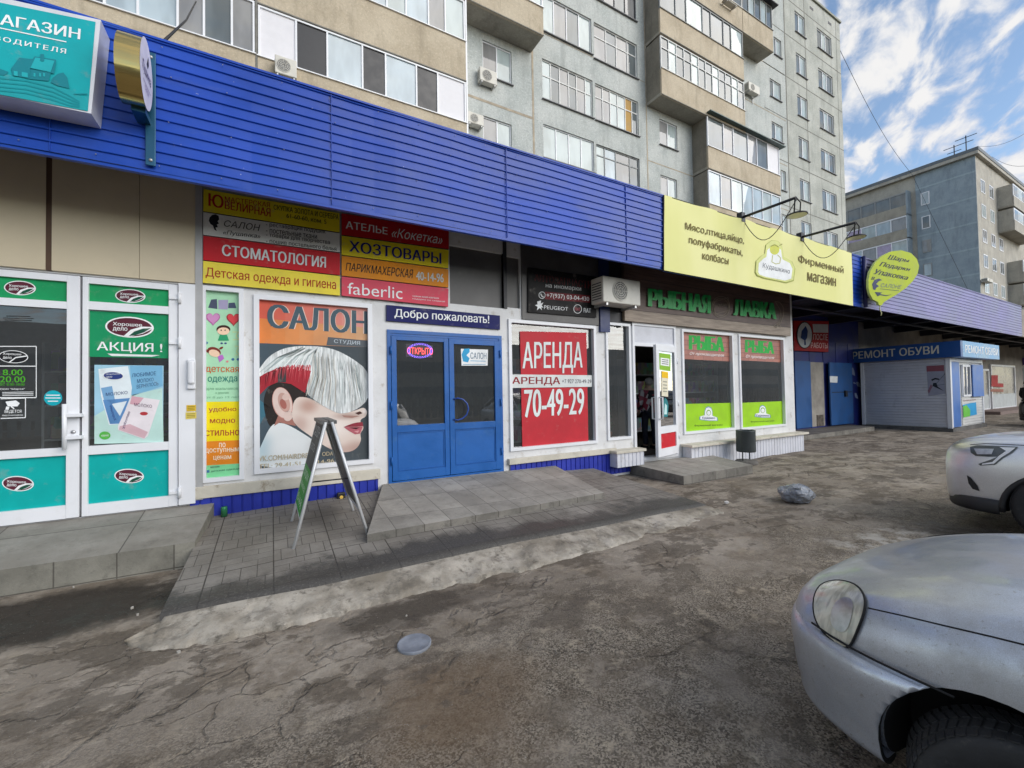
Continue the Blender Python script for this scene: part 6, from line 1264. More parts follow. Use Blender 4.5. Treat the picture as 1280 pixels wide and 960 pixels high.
def balcony(x0, x1, zb, zs, zt, mull, gl_, tr=None, fm=PVC, cheek=True, yf=YB, left_glass=False, wd=.05, hood=None, ptop=None, pm=TAN):
    """one floor's balcony: parapet and slab, glazed band above (sub-part), panes (sub-part)"""
    mb = MB(); mb.box(x0, x1, yf, yf+.09, zb, zs, pm); mb.box(x0+.001, x1-.001, yf+.091, YW-.002, zb, zb+.14, SOFF); mb.box(x0, x0+.08, yf+.091, YW-.003, zb+.141, zs, TAND); mb.box(x1-.08, x1, yf+.091, YW-.003, zb+.141, zs, TAND)
    if cheek and zt: mb.box(x0+.004, x0+.075, yf+.10, YW-.004, zs+.001, zt, TAND); mb.box(x1-.075, x1-.004, yf+.10, YW-.004, zs+.001, zt, TAND)
    mb.box(x0-.01, x1+.01, yf-.015, yf+.0, zb, zb+.035, DJ)
    b_ = mb.build('balcony', apt)
    if not zt: return b_
    mb = MB(); bars(mb, x0+.01, x1-.01, zs+.002, zt, yf+.01, yf+.08, mull, tr, wd, fm); mb.box(x0-.02, x1+.02, yf-.05, yf+.009, zs-.0, zs+.03, fm)
    if hood: mb.box(x0-.05, x1+.25, yf-.25, YW-.01, zt+.01, zt+.06, hood)
    mb.build('glazing_frame', b_)
    mb = MB(); pane_list(mb, x0+.02, x1-.02, zs+.03, zt-.02, yf+.05, mull, tr, gl_); mb.face([(x0, yf+.6, zs), (x1, yf+.6, zs), (x1, yf+.6, zt), (x0, yf+.6, zt)], ROOM); mb.build('pane', b_, recalc=False); return b_
# the glazed stack at the left
XG = (PY(583, 100, YB).x+PY(583, 150, YB).x)/2; X2 = PY(322, 40, YB).x
def zb_at(p): return PY(*p, YB).z
zsB = (zb_at((583, 152))+zb_at((324, 74)))/2; ztB = (zb_at((581, 100))+zb_at((326, 9)))/2; zsA = zb_at((583, 53)); ztA = zsA+(ztB-zsB); 
def mfr(pxs, y): 
    v = [PY(p, y, YB).x for p in pxs]; return v
def mull_of(pxs, y, x0, x1): return tuple((PY(p, y, YB).x-x0)/(x1-x0) for p in pxs)
mB_ = mull_of((370, 409, 453, 482, 520.5, 547), 60, X2, XG)
balcony(X2, XG, zsB-1.22, zsB, ztB, mB_, (G_WHITE, G_BLACK, G_BLUE, G_BLACK, G_BLUE, G_BLACK, G_WHITE))
mA_ = mull_of((358, 408, 455, 484, 508, 536, 557), 20, X2, XG)
balcony(X2, XG, ztB+.02, zsA, ztA, mA_, (G_PALE, G_BLUE, G_PALE, G_BLUE, G_PALE, G_BLUE, G_GREY, G_PALE))
XL2 = PY(-120, 0, YB).x
X3 = X2-.06
mL = mull_of((-80, -40, 0, 40, 72, 130, 172, 222, 255, 290), -30, XL2, X3)
balcony(XL2, X3, zsB-1.22, zsB+.02, ztB+.06, mL, (G_GREY, G_PALE, G_SKY, G_GREY, G_PALE, G_SKY, G_BLUE, G_BLUE, G_GREY, G_SKY, G_GREY))
balcony(XL2, X3, ztB+.1, zsA, ztA, q4, (G_PALE, G_GREY)); 
mb = MB(); mb.box(XG+.002, XG+.06, YB, YW-.01, zsB-1.3, ztA+3, PVC); mb.box(X3+.003, X2-.003, YB-.01, YB+.1, zsB-1.2, ztA, DJ); mb.build('corner_post', apt)
for k in (1, 2): balcony(X2, XG, ztB+.02+k*(zsA-zsB), zsA+k*(zsA-zsB), ztA+k*(zsA-zsB), q4, (G_PALE, G_SKY))
# balcony over the recess (only its parapet and underside show)
xq = PY(679.5, 45, YB).x; zq = PY(679.5, 45, YB).z
balcony(XG+.1, xq, zq, zq+1.12, zq+2.5, (.2, .4, .6, .8), (G_PALE, G_SKY)); balcony(XG+.1, xq, zq+2.9, zq+4., zq+5.4, (.25, .5, .75), (G_SKY, G_PALE))
# right hand balconies
xA0 = PY(826, 60, YB).x; xA1 = (PY(931, 140, YB).x+PY(930, 80, YB).x)/2; zA = (zb_at((826, 113))+zb_at((932, 171)))/2; zAs = (zb_at((826, 84))+zb_at((932, 140)))/2; zAt = (zb_at((826, 46))+zb_at((931, 102)))/2
n = 12; balcony(xA0, xA1, zA, zAs, zAt, tuple(i/n for i in range(1, n)), (G_SKY, G_PALE, G_SKY), .66, OLDW, wd=.045)
zC = zAt+.1; zCs = (zb_at((824, 11))+zb_at((930, 73)))/2; zCt = min(zCs+1.55, zb_at((967, 66))-.04)
balcony(xA0, xA1, zC, zCs, zCt, (.17, .29, .48, .58, .74, .84), (G_SKY, G_SKY, G_PALE, G_SKY), fm=GREYF)
xB0 = PY(885, 180, YB).x; xB1 = PY(975, 215, YB).x; zD = (zb_at((886, 210))+zb_at((975, 245)))/2; zDs = (zb_at((886, 184))+zb_at((975, 219)))/2; zDt = (zb_at((885, 147))+zb_at((976, 182)))/2
bd_ = balcony(xB0, xB1, zD, zDs, zDt, (.20, .33, .53, .66, .82), (G_SKY, G_GREY, G_SKY, G_GREY, G_SKY, G_WHITE), hood=mat('green_hood', (.05, .09, .08), .4))
zE = zD-(zDs-zD)-1.75; zEs = (zb_at((887, 253))+zb_at((974, 284)))/2; zEt = zD-.06
balcony(xB0, xB1, zEs-1.15, zEs, zEt, (.15, .29, .44, .58, .72, .86), (G_BLUE, G_GREY, G_PALE, G_BLUE, G_BLUE, G_PALE, G_BLUE))
balcony(xB0, xB1, zEs-1.15-2.9, zEs-2.9, zEt-2.9, (.25, .5, .75), (G_SKY,))
# topmost balcony at the right, higher up
xT0 = xA1+.04; xT1 = PY(967, 75, YB).x; zT = zb_at((967, 66)); zTs = zb_at((962, 36))
balcony(xT0, xT1, zT, zTs, zTs+1.45, tuple(i/5 for i in range(1, 5)), (G_SKY, G_PALE), fm=GREYF, hood=DARKM); balcony(xA0, xA1, zT, zTs, zTs+1.4, tuple(i/8 for i in range(1, 8)), (G_PALE, G_SKY), fm=OLDW)
aircon((343.5, 67), (371, 98), YB-.36, .30, 'white air conditioner with brown stains under the black and white balcony glazing', .40)
aircon((600, 82), (621.5, 107), YW-.30, .25, 'boxy air conditioner hung below the small window in the recess of the flats', .42)
aircon((585, 138), (605, 158), YW-.34, .30, 'white air conditioner close above the blue canopy beside the lowest flat window', .40)
aircon((936, 101), (950, 119), YW-.40, .30, 'grey air conditioner with a hanging cable beside the right tan balcony', .35)
aircon((908, -3), (922, 8), YB-.34, .30, 'dark air conditioner on the highest tan parapet in view', .40)

# ------------------------------------------------------------------ far block, end wall towards us
B2X = 67.5; BLU = panel_mat('blue_grey_render', (.26, .32, .37), (.33, .395, .44), .2); BLG = panel_mat('blue_joint', (.34, .42, .46), (.40, .48, .52), .1); WARM = panel_mat('warm_grey_panel', (.36, .34, .30), (.46, .44, .385), .3)
b2 = thing('far_apartment_block', 'distant block of flats with a blue grey end wall and grey street front', 'building', (B2X+20, 25, 0))
cr = PX(1220, 187, B2X); YC2 = cr.y+.1; RZ2 = cr.z; YE2 = YC2+14.5
mb = MB(); mb.box(B2X, B2X+70, YC2, YE2, 0, RZ2-.6, WARM); wl = mb.build('wall', b2)
YLG = PX(1148, 330, B2X).y
mb = MB(); mb.box(B2X-.06, B2X-.004, YC2-.02, YLG, 0, RZ2-.61, BLU); mb.build('end_render', b2)
mb = MB(); mb.box(B2X-.5, B2X+70.2, YC2-.35, YE2+2, RZ2-.6, RZ2-.25, WARM); mb.box(B2X-.52, B2X+70.3, YC2-.4, YE2+2.1, RZ2-.25, RZ2+.12, mat('roof_dark', (.13, .15, .17), .6)); rf = mb.build('roof', b2)
mb = MB()
for (x, y), h in (((1193, 195), 2.6), ((1208, 190), 3.2)):
    q = PX(x, y, B2X+3); mb.tube([(q.x, q.y, RZ2), (q.x, q.y, RZ2+h)], .05, DARKM, 6); mb.tube([(q.x, q.y-.9, RZ2+h-.2), (q.x, q.y+.9, RZ2+h-.2)], .04, DARKM, 6); mb.tube([(q.x, q.y-.6, RZ2+h-.8), (q.x, q.y+.6, RZ2+h-.8)], .04, DARKM, 6)
mb.build('antenna', rf)
lv = [PX(1222, 213, B2X).z-i*2.52*B2X/60 for i in range(8)]
mb = MB()
for z in lv: mb.box(B2X-.075, B2X-.0605, YC2-.03, YLG, z-.09, z+.09, BLG)
mb.build('joint', b2)
q0, q1 = PX(1151, 240, B2X), PX(1162, 240, B2X)
for i, z in enumerate(lv[:6]):
    mb = MB(); yy0, yy1 = sorted((q0.y, q1.y)); zc_ = z-1.35
    mb.box(B2X-.11, B2X-.062, yy0, yy1, zc_-.75, zc_+.75, PVC if i < 2 else GREYF); wn = mb.build('window', b2)
    mb = MB(); mb.face([(B2X-.115, yy0+.09, zc_-.66), (B2X-.115, yy1-.09, zc_-.66), (B2X-.115, yy1-.09, zc_+.66), (B2X-.115, yy0+.09, zc_+.66)], (G_BLUE, G_SKY, G_GREY)[i % 3]); mb.build('pane', wn, recalc=False)
# loggia stack on the left part of the end wall
yl0, yl1 = YLG+.6, YE2+1.5
for i, z in enumerate(lv[:7]):
    mb = MB(); mb.box(B2X-1.1, B2X-1.0, yl0, yl1, z-2.95, z-1.75, SOFF); mb.box(B2X-1.0, B2X-.004, yl0, yl1, z-2.95, z-2.8, SOFF); mb.box(B2X-1.1, B2X-.005, yl0-.15, yl0-.002, z-2.95, z+.0, BLU); bl_ = mb.build('balcony', b2)
    mb = MB(); k = 7
    for j in range(k+1): y = yl0+(yl1-yl0)*j/k; mb.box(B2X-1.08, B2X-1.0, y-.05, y+.05, z-1.745, z-.3, GREYF if i == 0 else PVC)
    mb.box(B2X-1.09, B2X-.99, yl0, yl1, z-.3, z-.15, GREYF if i == 0 else PVC); mb.build('glazing_frame', bl_)
    mb = MB()
    for j in range(k): 
        ya, yb = yl0+(yl1-yl0)*j/k, yl0+(yl1-yl0)*(j+1)/k; mb.face([(B2X-1.03, ya, z-1.75), (B2X-1.03, yb, z-1.75), (B2X-1.03, yb, z-.3), (B2X-1.03, ya, z-.3)], (G_SKY,)[0] if i == 0 else (G_PALE, G_BLUE, G_GREY, mat('lilac_blind', (.42, .36, .52), .5))[(j*3+i*2) % 4])
    mb.build('pane', bl_, recalc=False)
# street front of the far block
fx = [PY(x, 250, YC2).x for x in (1229, 1239.5, 1249)]
for x in fx:
    for i, z in enumerate(lv):
        zc_ = z-1.2; 
        mb = MB(); frame(mb, x-.75, x+.75, zc_-.75, zc_+.75, YC2-.03, YC2-.002, .1, PVC); mb.box(x-.04, x+.04, YC2-.028, YC2-.003, zc_-.65, zc_+.65, PVC); wn = mb.build('window', b2)
        mb = MB(); mb.face([(x-.66, YC2-.01, zc_-.66), (x+.66, YC2-.01, zc_-.66), (x+.66, YC2-.01, zc_+.66), (x-.66, YC2-.01, zc_+.66)], (G_SKY, G_PALE, G_GREY)[i % 3]); mb.build('pane', wn, recalc=False)
xb0 = PY(1267, 240, YC2-1.3).x
for i, z in enumerate(lv):
    if i in (2,): continue
    x0 = xb0 if i < 3 else xb0+3
    mb = MB(); mb.box(x0, x0+9, YC2-1.3, YC2-1.2, z-2.8, z-1.6, WARM); mb.box(x0, x0+9, YC2-1.2, YC2-.004, z-2.8, z-2.65, SOFF); mb.box(x0, x0+.12, YC2-1.19, YC2-.005, z-2.64, z-.2, WARM); bl_ = mb.build('balcony', b2)
    mb = MB(); mb.box(x0, x0+9, YC2-1.28, YC2-1.21, z-1.595, z-.2, PVC); mb.build('glazing_frame', bl_)
    mb = MB(); 
    for j in range(5): mb.face([(x0+.2+j*1.75, YC2-1.29, z-1.5), (x0+1.75+j*1.75, YC2-1.29, z-1.5), (x0+1.75+j*1.75, YC2-1.29, z-.35), (x0+.2+j*1.75, YC2-1.29, z-.35)], (G_SKY, G_PALE)[j % 2])
    mb.build('pane', bl_, recalc=False)
aircon((1234.5, 347), (1241.5, 353.5), YC2-.6, .5, 'distant air conditioner under a window of the far block', .4)

# overhead wires
mb = MB(); a_ = Vector((XRGT, YW+.3, PY(1048, 45, YW).z)); b_ = PX(1140, 218, B2X-2)+Vector((0, 0, 0)); c2 = PX(1178, 330, B2X-6)
mb.tube([a_*(1-t)+b_*t+Vector((0, 0, -1.0*math.sin(math.pi*t))) for t in [i/16 for i in range(17)]], .018, DARKM, 5); mb.tube([b_*(1-t)+PX(1228, 400, B2X-2)*t for t in (0, .5, 1)], .018, DARKM, 5)
mb.build('overhead_wire', None, 'single dark wire falling from the near block towards the far block', 'wire')
for (p_, q_), lab in ((((1224, 183), (1300, 155)), 'thin wire rising from the far roof, the upper of two'), (((1240, 196), (1300, 204)), 'thin wire over the far street front, the lower of two')):
    mb = MB(); a_ = PX(*p_, B2X+2); b_ = PX(*q_, B2X-15); mb.tube([a_*(1-t)+b_*t+Vector((0, 0, -.6*math.sin(math.pi*t))) for t in [i/8 for i in range(9)]], .015, DARKM, 5); mb.build('overhead_wire', None, lab, 'wire')

# ------------------------------------------------------------------ cars (both face the shops; y runs back from the nose)
def car_paint(name, c, dust):
    b = NB(name); n = b.noise(2.4, 7, .68); f = b.rng(n, .35, .7, 0, dust)
    fl = b.noise(420, 1, .5); cc = b.mix(b.rng(fl, .3, .7), tuple(x*.86 for x in c), tuple(x*1.12 for x in c)); cc = b.mix(f, cc, (.30, .275, .235))
    sp = b.rng(b.noise(55, 4, .7), .60, .70, 0, dust*.9); cc = b.mix(sp, cc, (.22, .20, .17))
    b.bsdf(Base_Color=cc, Metallic=b.math('SUBTRACT', .75, b.math('MULTIPLY', f, .6)), Roughness=b.rng(f, 0, 1, .34, .66), Coat_Weight=b.rng(f, 0, 1, .55, .10), Coat_Roughness=b.rng(b.math('ADD', f, sp), 0, 1, .05, .3), Normal=b.bump(b.noise(48, 4, .65), .22, .003)); MATS[name] = b.m; return b.m
BLACKP = mat('black_car_plastic', (.018, .018, .02), .55, 0, .2, 8); TYRE = mat('tyre_rubber', (.022, .022, .023), .75, 0, .25, 9, .3, 60, .35, (.10, .09, .075)); RIM = mat('rim_silver', (.42, .43, .45), .35, .8, .1); WELL = mat('wheel_well', (.008, .008, .008), .9); CARG = glass('car_glass', (.10, .12, .12), 1.6)
def finish(mb, mods):
    me = bpy.data.meshes.new('t'); bmesh.ops.recalc_face_normals(mb.bm, faces=mb.bm.faces); mb.bm.to_mesh(me); mb.bm.free()
    for m in mb.mats: me.materials.append(m)
    o = bpy.data.objects.new('t', me); col.objects.link(o)
    for t, k in mods:
        m = o.modifiers.new('m', t)
        for a, v in k.items(): setattr(m, a, v)
    dg = bpy.context.evaluated_depsgraph_get(); dg.update(); out = bpy.data.meshes.new_from_object(o.evaluated_get(dg)); bpy.data.objects.remove(o); return out
def loft(stations, m, arches, cap=True, extra=None):
    """stations: list of (d, section points (x,z) from top centre down to bottom centre)"""
    mb = MB(); rows = []
    for d, sec in stations:
        rows.append([(x, -d, z) for x, z in sec]+[(-x, -d, z) for x, z in sec[-2:0:-1]])
    mb.grid(rows, m, True, True, cap)
    cut = MB()
    for d, r, xw in arches:
        for s in (-1, 1):
            rr = [[(s*(xw-.30), -d+r*math.cos(a), .30+r*math.sin(a)) for a in [2*math.pi*i/40 for i in range(40)]], [(s*(xw+.30), -d+r*math.cos(a), .30+r*math.sin(a)) for a in [2*math.pi*i/40 for i in range(40)]]]
            cut.grid(rr, WELL, True, False, True)
    bmesh.ops.recalc_face_normals(cut.bm, faces=cut.bm.faces)
    cm = bpy.data.meshes.new('c'); cut.bm.to_mesh(cm); cut.bm.free(); cm.materials.append(WELL); co = bpy.data.objects.new('c', cm); col.objects.link(co)
    mods = [('SUBSURF', dict(levels=3, render_levels=3))]
    if arches: mods.append(('BOOLEAN', dict(object=co, operation='DIFFERENCE', solver='EXACT', material_mode='TRANSFER')))
    me = finish(mb, mods); bpy.data.objects.remove(co); return me
def interp(tab, x):
    for (a, *va), (b, *vb) in zip(tab, tab[1:]):
        if x <= b: t = (x-a)/(b-a); t = max(0, min(1, t)); return [p+(q-p)*t for p, q in zip(va, vb)]
    return list(tab[-1][1:])
def put_mesh(me, name, parent, M):
    """world-transform mesh and link as child"""
    me.transform(M); me.transform(Matrix.Translation(-ORG[parent])); o = bpy.data.objects.new(name, me); col.objects.link(o); o.parent = parent; ORG[o] = ORG[parent]
    return o
def wheel(parent, M, x, d, r, wd, side, rim_r, spokes):
    o_ = Vector((x, -d, r)); ax = Vector((side, 0, 0)); T = lambda: None
    mb = MB(); h = wd/2
    prof = [(rim_r, -h*.8), (rim_r+.02, -h*.92), (r*.86, -h), (r*.965, -h*.86), (r*.985, -h*.6), (r*.985, h*.6), (r*.965, h*.86), (r*.86, h), (rim_r+.02, h*.92), (rim_r, h*.8)]
    mb.lathe([(b, a) for b, a in prof], o_, TYRE, ax, 56)
    u = Vector((0, 1, 0)); v = Vector((0, 0, 1)); nb = 54
    for i in range(nb):                                     # tread blocks with slanted grooves
        for j, (ha, hb) in enumerate(((-.9, -.55), (-.48, -.06), (.06, .48), (.55, .9))):
            sl = (.04 if j in (0, 1) else -.04)*(1 if j in (1, 2) else .6); a0 = 2*math.pi*(i+.08+(.3 if j in (1, 2) else 0))/nb; a1 = a0+2*math.pi*.72/nb; P = []
            for rr_ in (r*.975, r*1.004 if j in (1, 2) else r*.992):
                for (a, hh) in ((a0+sl*(ha*3), ha), (a1+sl*(ha*3), ha), (a1+sl*(hb*3), hb), (a0+sl*(hb*3), hb)): P.append(o_+ax*(hh*h)+(u*math.cos(a)+v*math.sin(a))*rr_)
            k = mb.mi(TYRE); vs = [mb.bm.verts.new(p) for p in P]
            for q in ((4, 5, 6, 7), (0, 1, 5, 4), (1, 2, 6, 5), (2, 3, 7, 6), (3, 0, 4, 7)): mb.bm.faces.new([vs[t] for t in q]).material_index = k
    root = None
    me = finish(mb, []); w_ = put_mesh(me, 'wheel', parent, M)
    mb = MB(); mb.lathe([(rim_r, h*.78), (rim_r*.96, h*.86), (rim_r*.9, h*.72), (rim_r*.82, h*.55), (rim_r*.3, h*.62), (rim_r*.26, h*.74), (.0, h*.78)], o_, RIM, ax, 40)
    for i in range(spokes):
        a = 2*math.pi*i/spokes; c = u*math.cos(a)+v*math.sin(a); t = u*-math.sin(a)+v*math.cos(a)
        mb.prism([o_+ax*h*.56+c*rim_r*.2+t*.03, o_+ax*h*.56+c*rim_r*.9+t*.022, o_+ax*h*.56+c*rim_r*.9-t*.022, o_+ax*h*.56+c*rim_r*.2-t*.03], ax*h*.24, RIM)
    put_mesh(finish(mb, []), 'rim', w_, M); return w_
def on_body(bvh, pts_px, off, m, name, parent, dense=.006, thick=.004, extra_mirror=None, bev=None):
    """fill a pixel outline with a mesh draped over the body surface (seen from the photograph's standpoint), offset outwards"""
    poly = pts_px; x0 = min(p[0] for p in poly); x1 = max(p[0] for p in poly); y0 = min(p[1] for p in poly); y1 = max(p[1] for p in poly); bm_ = bmesh.new()
    vs = [bm_.verts.new((x, y, 0)) for x, y in poly]; es = [bm_.edges.new((vs[i], vs[(i+1) % len(vs)])) for i in range(len(vs))]
    bmesh.ops.subdivide_edges(bm_, edges=es, cuts=3, use_grid_fill=False)
    bmesh.ops.triangle_fill(bm_, use_beauty=True, edges=bm_.edges[:], normal=(0, 0, 1))
    for _ in range(3): bmesh.ops.subdivide_edges(bm_, edges=[e for e in bm_.edges if e.calc_length() > max(2.5, (x1-x0)/14)], cuts=1, use_grid_fill=True); bmesh.ops.triangulate(bm_, faces=bm_.faces[:])
    good = {}
    for v in bm_.verts[:]:
        d = ray(v.co.x, v.co.y).normalized(); h = bvh.ray_cast(EYE, d)
        if h[0] is None: bm_.verts.remove(v); continue
        n = h[1] if h[1].dot(d) < 0 else -h[1]; v.co = h[0]+n*off
    return bm_
def smooth_loop(pts, n=3):
    for _ in range(n):
        o = []
        for i in range(len(pts)):
            a, b_ = Vector((*pts[i], 0)), Vector((*pts[(i+1) % len(pts)], 0)); o += [tuple((a*.75+b_*.25)[:2]), tuple((a*.25+b_*.75)[:2])]
        pts = o
    return pts
def drape_line(bvh, pts_px, r, m, off=.0):
    out = []
    for (xa, ya), (xb, yb) in zip(pts_px, pts_px[1:]):
        for i in range(8):
            t = i/8; d = ray(xa+(xb-xa)*t, ya+(yb-ya)*t).normalized(); h = bvh.ray_cast(EYE, d)
            if h[0] is not None: 
                n = h[1] if h[1].dot(d) < 0 else -h[1]; p = h[0]+n*off
                if not out or (p-out[-1]).length < .15: out.append(p)
    return out
def mesh_of(bm_, m, smooth=True):
    bmesh.ops.recalc_face_normals(bm_, faces=bm_.faces); me = bpy.data.meshes.new('t'); bm_.to_mesh(me); bm_.free(); me.materials.append(m)
    for p in me.polygons: p.use_smooth = smooth
    return me
def car(name, label, loc, paint, P):
    root = thing(name, label, 'car', (loc[0], loc[1], 0)); M = Matrix.Translation((loc[0], loc[1], 0))
    st = []
    for d in P['d']:
        w_, zt, zb, sh = interp(P['tab'], d)
        rnd = P.get('round', 1.)
        st.append((d, [(0, zt), (w_*.45, zt-.004*rnd), (w_*.66, zt-.012*rnd), (w_*.72, zt-.030*rnd), (w_*.86, zt-.044*rnd), (w_*.93, zt-.085*rnd), (w_*.982, zt-.17*rnd*sh), (w_, (zt+zb)/2+.06), (w_*.995, (zt+zb)/2-.08), (w_*.965, zb+.05), (w_*.90, zb), (w_*.5, zb-.01), (0, zb-.01)]))
    me = loft(st, paint, P['arch']); 
    for p in me.polygons: p.use_smooth = True
    body = put_mesh(me, 'body', root, M)
    try: body.data.set_sharp_from_angle(angle=R(38))
    except Exception: pass
    # greenhouse
    gh = P['green']; mb = MB(); rows = []
    for d, w0, w1, z0, z1 in gh: rows.append([(-w0, -d, z0), (-w1, -d, z1), (-w1*.6, -d, z1+.035), (w1*.6, -d, z1+.035), (w1, -d, z1), (w0, -d, z0)])
    mb.grid(rows, CARG, False, True); put_mesh(finish(mb, []), 'window', root, M)
    mb = MB(); a_ = [r for r in gh if r[4] > gh[0][4]+.2*(max(g_[4] for g_ in gh)-gh[0][4])]
    mb.grid([[(-w1-.01, -d, z1-.01), (-w1*.6, -d, z1+.042), (w1*.6, -d, z1+.042), (w1+.01, -d, z1-.01)] for d, w0, w1, z0, z1 in gh if z1 > P['roofz']-.08], paint)
    for d0, d1 in P['pillars']:
        for s in (-1, 1):
            (w0a, w1a, z0a, z1a), (w0b, w1b, z0b, z1b) = interp(gh, d0), interp(gh, d1); mb.tube([(s*(w0a+.004), -d0, z0a), (s*(w1b+.006), -d1, z1b)], .035, paint, 6)
    put_mesh(finish(mb, []), 'roof', root, M)
    for d, r, xw in P['arch']:
        for s in (-1, 1):
            Ms = M @ Matrix.Translation((s*(xw-.09), -d, 0)) @ Matrix.Rotation(P.get('steer', 0) if d < 1.5 else 0, 4, 'Z'); wheel(root, Ms, 0, 0, P['wr'], P['ww'], s, P['rim'], 5 if P['wr'] > .32 else 7)
    me2 = body.data.copy(); me2.transform(Matrix.Translation(ORG[root])); bm_ = bmesh.new(); bm_.from_mesh(me2); bvh = BVHTree.FromBMesh(bm_); bm_.free()
    return root, body, bvh, M
def add_draped(root, name, bm_, m, cx=None):
    me = mesh_of(bm_, m); me.transform(Matrix.Translation(-ORG[root])); o = bpy.data.objects.new(name, me); col.objects.link(o); o.parent = root; ORG[o] = ORG[root]; return o
def mirror_part(root, o, name=None):
    me = o.data.copy(); me.transform(Matrix.Scale(-1, 4, (1, 0, 0))); me.flip_normals(); c = bpy.data.objects.new(name or o.name.split('.')[0], me); col.objects.link(c); c.parent = o.parent if name is None else root; ORG[c] = ORG[root]; return c

# silver saloon, nose just inside the frame
SILV = car_paint('silver_paint', (.56, .60, .68), .6)
NX, NY = 2.835, 1.215
SED = dict(d=[0, .02, .06, .14, .26, .42, .62, .85, 1.1, 1.3, 1.7, 2.2, 2.7, 3.2, 3.6, 3.95, 4.1, 4.18, 4.2],
    tab=[(0, .40, .60, .30, .8), (.02, .54, .655, .26, .8), (.06, .635, .69, .23, .85), (.14, .715, .728, .21, .9), (.26, .775, .785, .20, .95), (.42, .812, .84, .20, 1), (.62, .832, .892, .20, 1), (.85, .84, .93, .20, 1), (1.1, .842, .955, .2, 1), (1.3, .842, .97, .2, 1), (2.2, .845, .96, .2, 1), (3.2, .84, .96, .2, 1), (3.6, .83, .96, .22, 1), (3.95, .80, .945, .25, 1), (4.1, .74, .90, .28, 1), (4.18, .66, .83, .32, 1), (4.2, .52, .75, .38, 1)],
    arch=[(.80, .335, .84), (3.2, .335, .84)], green=[(1.15, .70, .66, .90, .93), (1.45, .76, .66, .93, 1.10), (1.95, .775, .60, .94, 1.345), (2.5, .78, .595, .94, 1.38), (3.0, .77, .59, .94, 1.33), (3.4, .74, .62, .94, 1.12), (3.68, .70, .66, .93, .965)], roofz=1.36, pillars=[(1.25, 1.95), (2.35, 2.4), (3.6, 3.0)], wr=.268, ww=.19, rim=.150, steer=R(20))
sed, sbody, sbv, SM = car('silver_saloon', 'dusty silver saloon car with its nose reaching into the lower right foreground', (NX, NY), SILV, SED)
# bumper: a moulded strip swept round the nose
def bumper(root, M, w, prof, m, dmax, name='bumper', plan=None):
    mb = MB(); pl_ = plan; L_ = [(-x, d) for x, d in pl_[::-1]]+[(x, d) for x, d in pl_[1:]]
    rows = []
    for i, (x, d) in enumerate(L_):
        a = L_[max(i-1, 0)]; b_ = L_[min(i+1, len(L_)-1)]; t = Vector((b_[0]-a[0], -(b_[1]-a[1]), 0)).normalized(); n = Vector((-t.y, t.x, 0))
        tp = 1 if d < .42 else max(.12, 1-(d-.42)/.28); rows.append([(x+n.x*o*(tp if o > 0 else 1), -d+n.y*o*(tp if o > 0 else 1), z) for o, z in prof])
    mb.grid(rows, m, False, True); return mb
plan = [(0, 0), (.18, .002), (.34, .014), (.47, .038), (.58, .075), (.67, .13), (.735, .20), (.78, .29), (.808, .38), (.822, .46), (.832, .56), (.838, .68), (.840, .74)]
prof = [(-.10, .20), (-.03, .195), (.0, .215), (.012, .235), (.012, .25), (.02, .30), (.038, .40), (.046, .47), (.046, .52), (.038, .555), (.012, .578), (-.05, .588)]
cutc = MB(); cutc.grid([[(s, -.80+.335*math.cos(a), .30+.335*math.sin(a)) for a in [2*math.pi*i/40 for i in range(40)]] for s in (-1.4, 1.4)], WELL, True, False, True); bmesh.ops.recalc_face_normals(cutc.bm, faces=cutc.bm.faces); cm = bpy.data.meshes.new('c'); cutc.bm.to_mesh(cm); cutc.bm.free(); cm.materials.append(WELL); co = bpy.data.objects.new('c', cm); col.objects.link(co)
bm1 = finish(bumper(sed, SM, .83, prof, SILV, .5, plan=plan), [('SOLIDIFY', dict(thickness=.02, offset=-1)), ('SUBSURF', dict(levels=2, render_levels=2)), ('BOOLEAN', dict(object=co, operation='DIFFERENCE', solver='EXACT', material_mode='TRANSFER'))]); bpy.data.objects.remove(co)
for p in bm1.polygons: p.use_smooth = True
sbump = put_mesh(bm1, 'bumper', sed, SM)
for sg in (-1, 1):
    mb = MB(); mb.tube([(sg*(x+.006), -d-.0, .591) for x, d in plan if .19 < d < .72], .0045, mat('panel_gap', (.006, .006, .007), .8), 5); put_mesh(finish(mb, []), 'panel_gap', sed, SM)
mb = MB(); mb.box(-.3, .3, .005, .03, .27, .36, BLACKP); put_mesh(finish(mb, []), 'grille', sed, SM)
HL = smooth_loop([(1022, 738), (1034, 729), (1052, 727), (1072, 733), (1083, 747), (1083, 764), (1073, 790), (1063, 811), (1050, 806), (1034, 794), (1022, 778), (1018, 758)], 2)
def lamp_glass(name, c):
    b = NB(name); d = b.n('ShaderNodeBsdfPrincipled', {'Base Color': c, 'Roughness': .12, 'Coat Weight': 1.})
    n = b.noise(16, 3, .5, b.mapv((1, 3, .6))); b.put(d, 'Base Color', b.mix(b.rng(n, .38, .62), tuple(x*.68 for x in c), c)); b.put(d, 'Roughness', .22); b.put(d, 'Metallic', .05); b.t.links.new(d.outputs[0], b.out.inputs[0]); return b.m
LAMPG = lamp_glass('headlamp_glass', (.66, .63, .52)); SEAMM = mat('panel_gap', (.006, .006, .007), .8)
hl = add_draped(sed, 'headlight', on_body(sbv, HL, .010, LAMPG, '', sed), LAMPG)
hb = on_body(sbv, smooth_loop([(1045, 757), (1056, 748), (1070, 752), (1068, 772), (1060, 792), (1046, 788), (1040, 775)], 2), .0135, RIM, '', sed); hr = add_draped(sed, 'reflector', hb, mat('reflector', (.55, .56, .56), .35, .7, .2, 20)); hr.parent = hl
